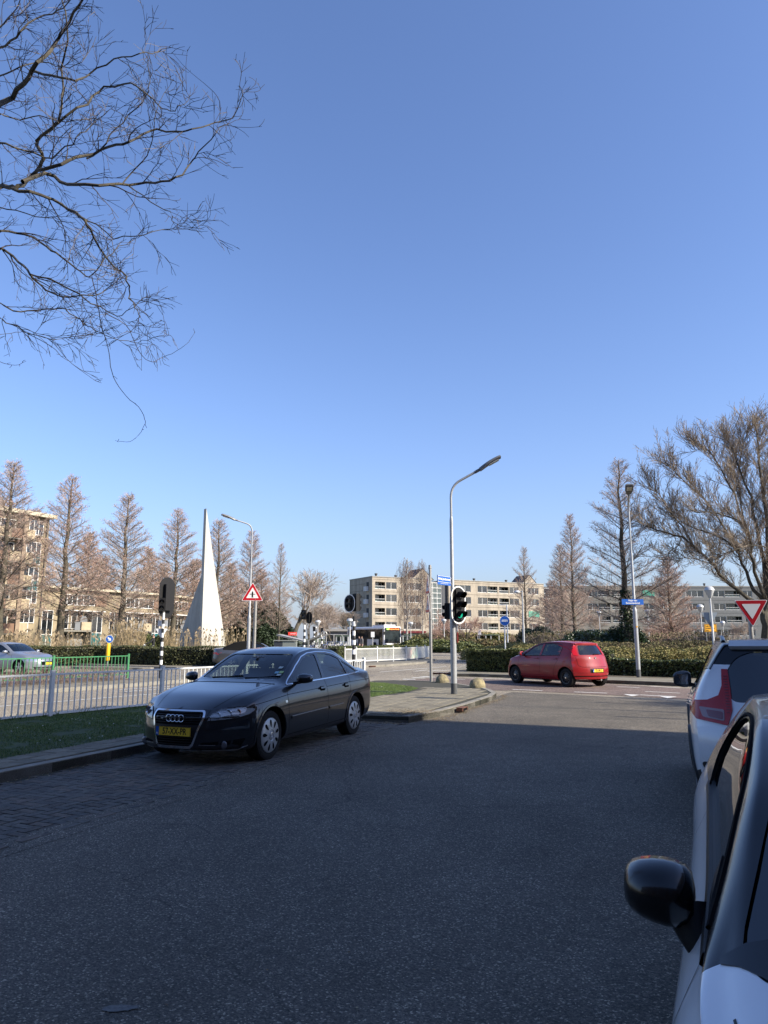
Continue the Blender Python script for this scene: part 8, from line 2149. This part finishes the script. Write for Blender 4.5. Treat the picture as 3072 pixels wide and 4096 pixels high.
# evergreen conifer hedge by the end of the terrace, dark bush near the moped, ball bush
q = P(1050, 2590, 95); mound('conifer_hedge', 'dark dense conifer hedge at the end of the right terrace', q[0], 95, 4.2, 3, 6.0, 150, .16, [mat('conifer_a', (.02, .04, .015), .7), mat('conifer_b', (.03, .055, .02), .7), mat('conifer_c', (.012, .025, .01), .7)], 120)
q = P(582, 2590, 58); mound('shrub', 'green rounded bush left of the moped rider', q[0], 58, 1.0, .9, 1.75, 300, .08, HG2, 121)
q = P(620, 2590, 60); mound('shrub', 'dark shrub behind the moped rider', q[0], 60, 1.3, 1.0, 1.7, 260, .08, HG, 122)
# ivy on the trunk
def ivy(label, px_, Y, z0, z1, r):
    q = P(px_, 2600, Y)
    def smp(rg, n):
        z = rg.uniform(z0, z1, n); a = rg.uniform(0, 6.28, n); rr = r * (1.15 - (z - z0) / (z1 - z0) * .6) * rg.uniform(.75, 1.15, n); return np.stack([np.cos(a) * rr, np.sin(a) * rr, z], 1)
    V, mi = leaf_cloud(2600, smp, .09, 5); o = quads_obj('ivy', V, mi, DG); o.location = (q[0], Y, .1); return tag(o, label, 'ivy')
ivy('dark ivy climbing the trunk behind the right street lamp', 2512, 47, 0, 4.6, .50)
# dry twigs of the median planting behind the green railing
rnd = random.Random(31); mb = MB()
for k in range(2600):
    x, y = A(rnd.uniform(-14, 9.8), rnd.uniform(9.05, 10.6)); h = rnd.uniform(.25, .62)
    pts = wander(rnd, Vector((x, y, .11)), Vector((rnd.gauss(0, .25), rnd.gauss(0, .25), 1)), h, 3, .16); twig(mb, pts, .006, .003, 3)
    i = rnd.randint(1, 2); twig(mb, [pts[i], pts[i] + Vector((rnd.gauss(0, .12), rnd.gauss(0, .12), rnd.uniform(.05, .2)))], .004, .002, 3)
tag(mb.build('dry_planting', mat('grey_brown_stems', (.19, .14, .12), .9, noise_scale=2, col2=(.13, .09, .08))), 'grey brown bare ground cover behind the green railing', 'ground cover', kind='stuff')
mb = MB()
for k in range(1500):
    x, y = A(rnd.uniform(-14, 11), rnd.uniform(7.3, 9.3)); r_ = rnd.uniform(.01, .04); a = rnd.uniform(0, 6.28); mb.add([(x + r_ * math.cos(a + q), y + r_ * math.sin(a + q), .118 + rnd.uniform(0, .02)) for q in (0, 2.1, 4.2)], [(0, 1, 2)])
tag(mb.build('leaf_litter', mat('dead_leaf_b', (.12, .08, .045), .9)), 'scattered dead leaves on the median paving', 'litter', kind='stuff')
# weeds at the foot of the white railing
mb = MB()
for k in range(420):
    u_ = rnd.random(); w_ = start + u * rnd.uniform(1.0, 9); x, y = w_.x + rnd.gauss(0, .05), w_.y + rnd.gauss(0, .05); n_ = noise.noise(Vector((x * 2, y * 2, 1)))
    if n_ < .05: continue
    h = rnd.uniform(.04, .16); a = rnd.uniform(0, 6.28); mb.add([(x - .01, y, .12), (x + .01, y, .12), (x + math.cos(a) * h * .5, y + math.sin(a) * h * .5, .12 + h)], [(0, 1, 2)])
tag(mb.build('weeds', GM[0]), 'weeds growing at the foot of the white railing', 'weeds', kind='stuff')
# reeds
def reeds(label, px0, px1, Y, n, h0, seed, z0=.1, dY=2.5):
    rnd = random.Random(seed); mb = MB()
    for k in range(n):
        Yk = Y + rnd.uniform(-dY, dY); q = P(rnd.uniform(px0, px1), 2600, Yk); h = h0 * rnd.uniform(.55, 1.15)
        b = Vector((q[0], Yk, z0)); l = Vector((rnd.gauss(0, .10), rnd.gauss(0, .10), 1)); m = b + l * h * .55; e = b + l * h + Vector((rnd.gauss(0, .12), 0, 0))
        twig(mb, [b, m, e], .011, .007, 3, 0)
        if rnd.random() < .5:
            d = Vector((rnd.choice((-1, 1)) * .10, rnd.gauss(0, .05), -.06)); f = e + Vector((d.x * .6, d.y, .04)); g = e + d * 1.7
            mb.add([tuple(e), tuple(f + Vector((0, 0, .07))), tuple(g), tuple(f - Vector((0, 0, .10)))], [(0, 1, 2, 3)], 1)
        if rnd.random() < .6:
            c_ = b.lerp(m, rnd.uniform(.3, 1)); d = Vector((rnd.gauss(0, .3), rnd.gauss(0, .3), rnd.uniform(.1, .45))); s_ = Vector((.02, 0, 0)); mb.add([tuple(c_ - s_), tuple(c_ + s_), tuple(c_ + d)], [(0, 1, 2)], 0)
    return tag(mb.build('reeds', [mat('reed_straw', (.34, .26, .145), .8, noise_scale=1.5, col2=(.22, .165, .09)), mat('reed_plume', (.28, .215, .14), .9)]), label, 'reeds', kind='stuff')
reeds('tall straw-coloured reeds below the tall block at the left', 15, 215, 56, 300, 1.9, 1)
reeds('straw-coloured reeds between the tall block and the arrow bollard', 215, 425, 57, 200, 1.7, 2)
reeds('dense upright reeds just right of the blue arrow bollard', 430, 575, 56, 400, 2.5, 3)
reeds('reeds between the striped pole and the monument', 652, 708, 57, 110, 2.1, 4)
reeds('thin reeds in front of the white monument', 715, 985, 55.5, 190, 2.0, 5, dY=1.5)

# monument: two thin concrete fins meeting in a spire
def monument():
    Y = 60.0
    def w(x, y, dY=0): return P(x, y, Y + dY)
    t = thing('monument', 'tall white pointed monument of two leaning concrete fins among the reeds', 'monument', (P(805, 2590, Y)[0], Y, .1)); base = Vector((P(805, 2590, Y)[0], Y, .1))
    Mc = mat('white_concrete', (.47, .455, .40), .8, noise_scale=.5, col2=(.38, .37, .33), bump=.1)
    streak(Mc, .22, 1.1, .08)
    # right fin: front face turned to the sun, thickness behind
    def fin(name, A_, B_, C_, th):
        A_, B_, C_ = [q - base for q in (A_, B_, C_)]; n = (B_ - A_).cross(C_ - A_).normalized()
        if n.y > 0: n = -n
        mb = MB(); a2, b2, c2 = [q - n * th for q in (A_, B_, C_)]; mb.add([tuple(q) for q in (A_, B_, C_, a2, b2, c2)], [(0, 1, 2), (5, 4, 3), (0, 3, 4, 1), (1, 4, 5, 2), (2, 5, 3, 0)]); return mb.build(name, Mc, t)
    top = w(826, 2033, .0)
    a = P(804, 2600, 58.2); b = P(909, 2600, 60.2); a.z = .05; b.z = .05
    fin('right_fin', Vector((a.x, a.y, .05)), Vector((b.x, b.y, .05)), top, .35)
    c = P(693, 2600, 62.0); d = P(792, 2600, 59.0); e = w(811, 2285, 0.2)
    fin('left_fin', Vector((c.x, c.y, .05)), Vector((d.x, d.y, .05)), e, .35)
monument()
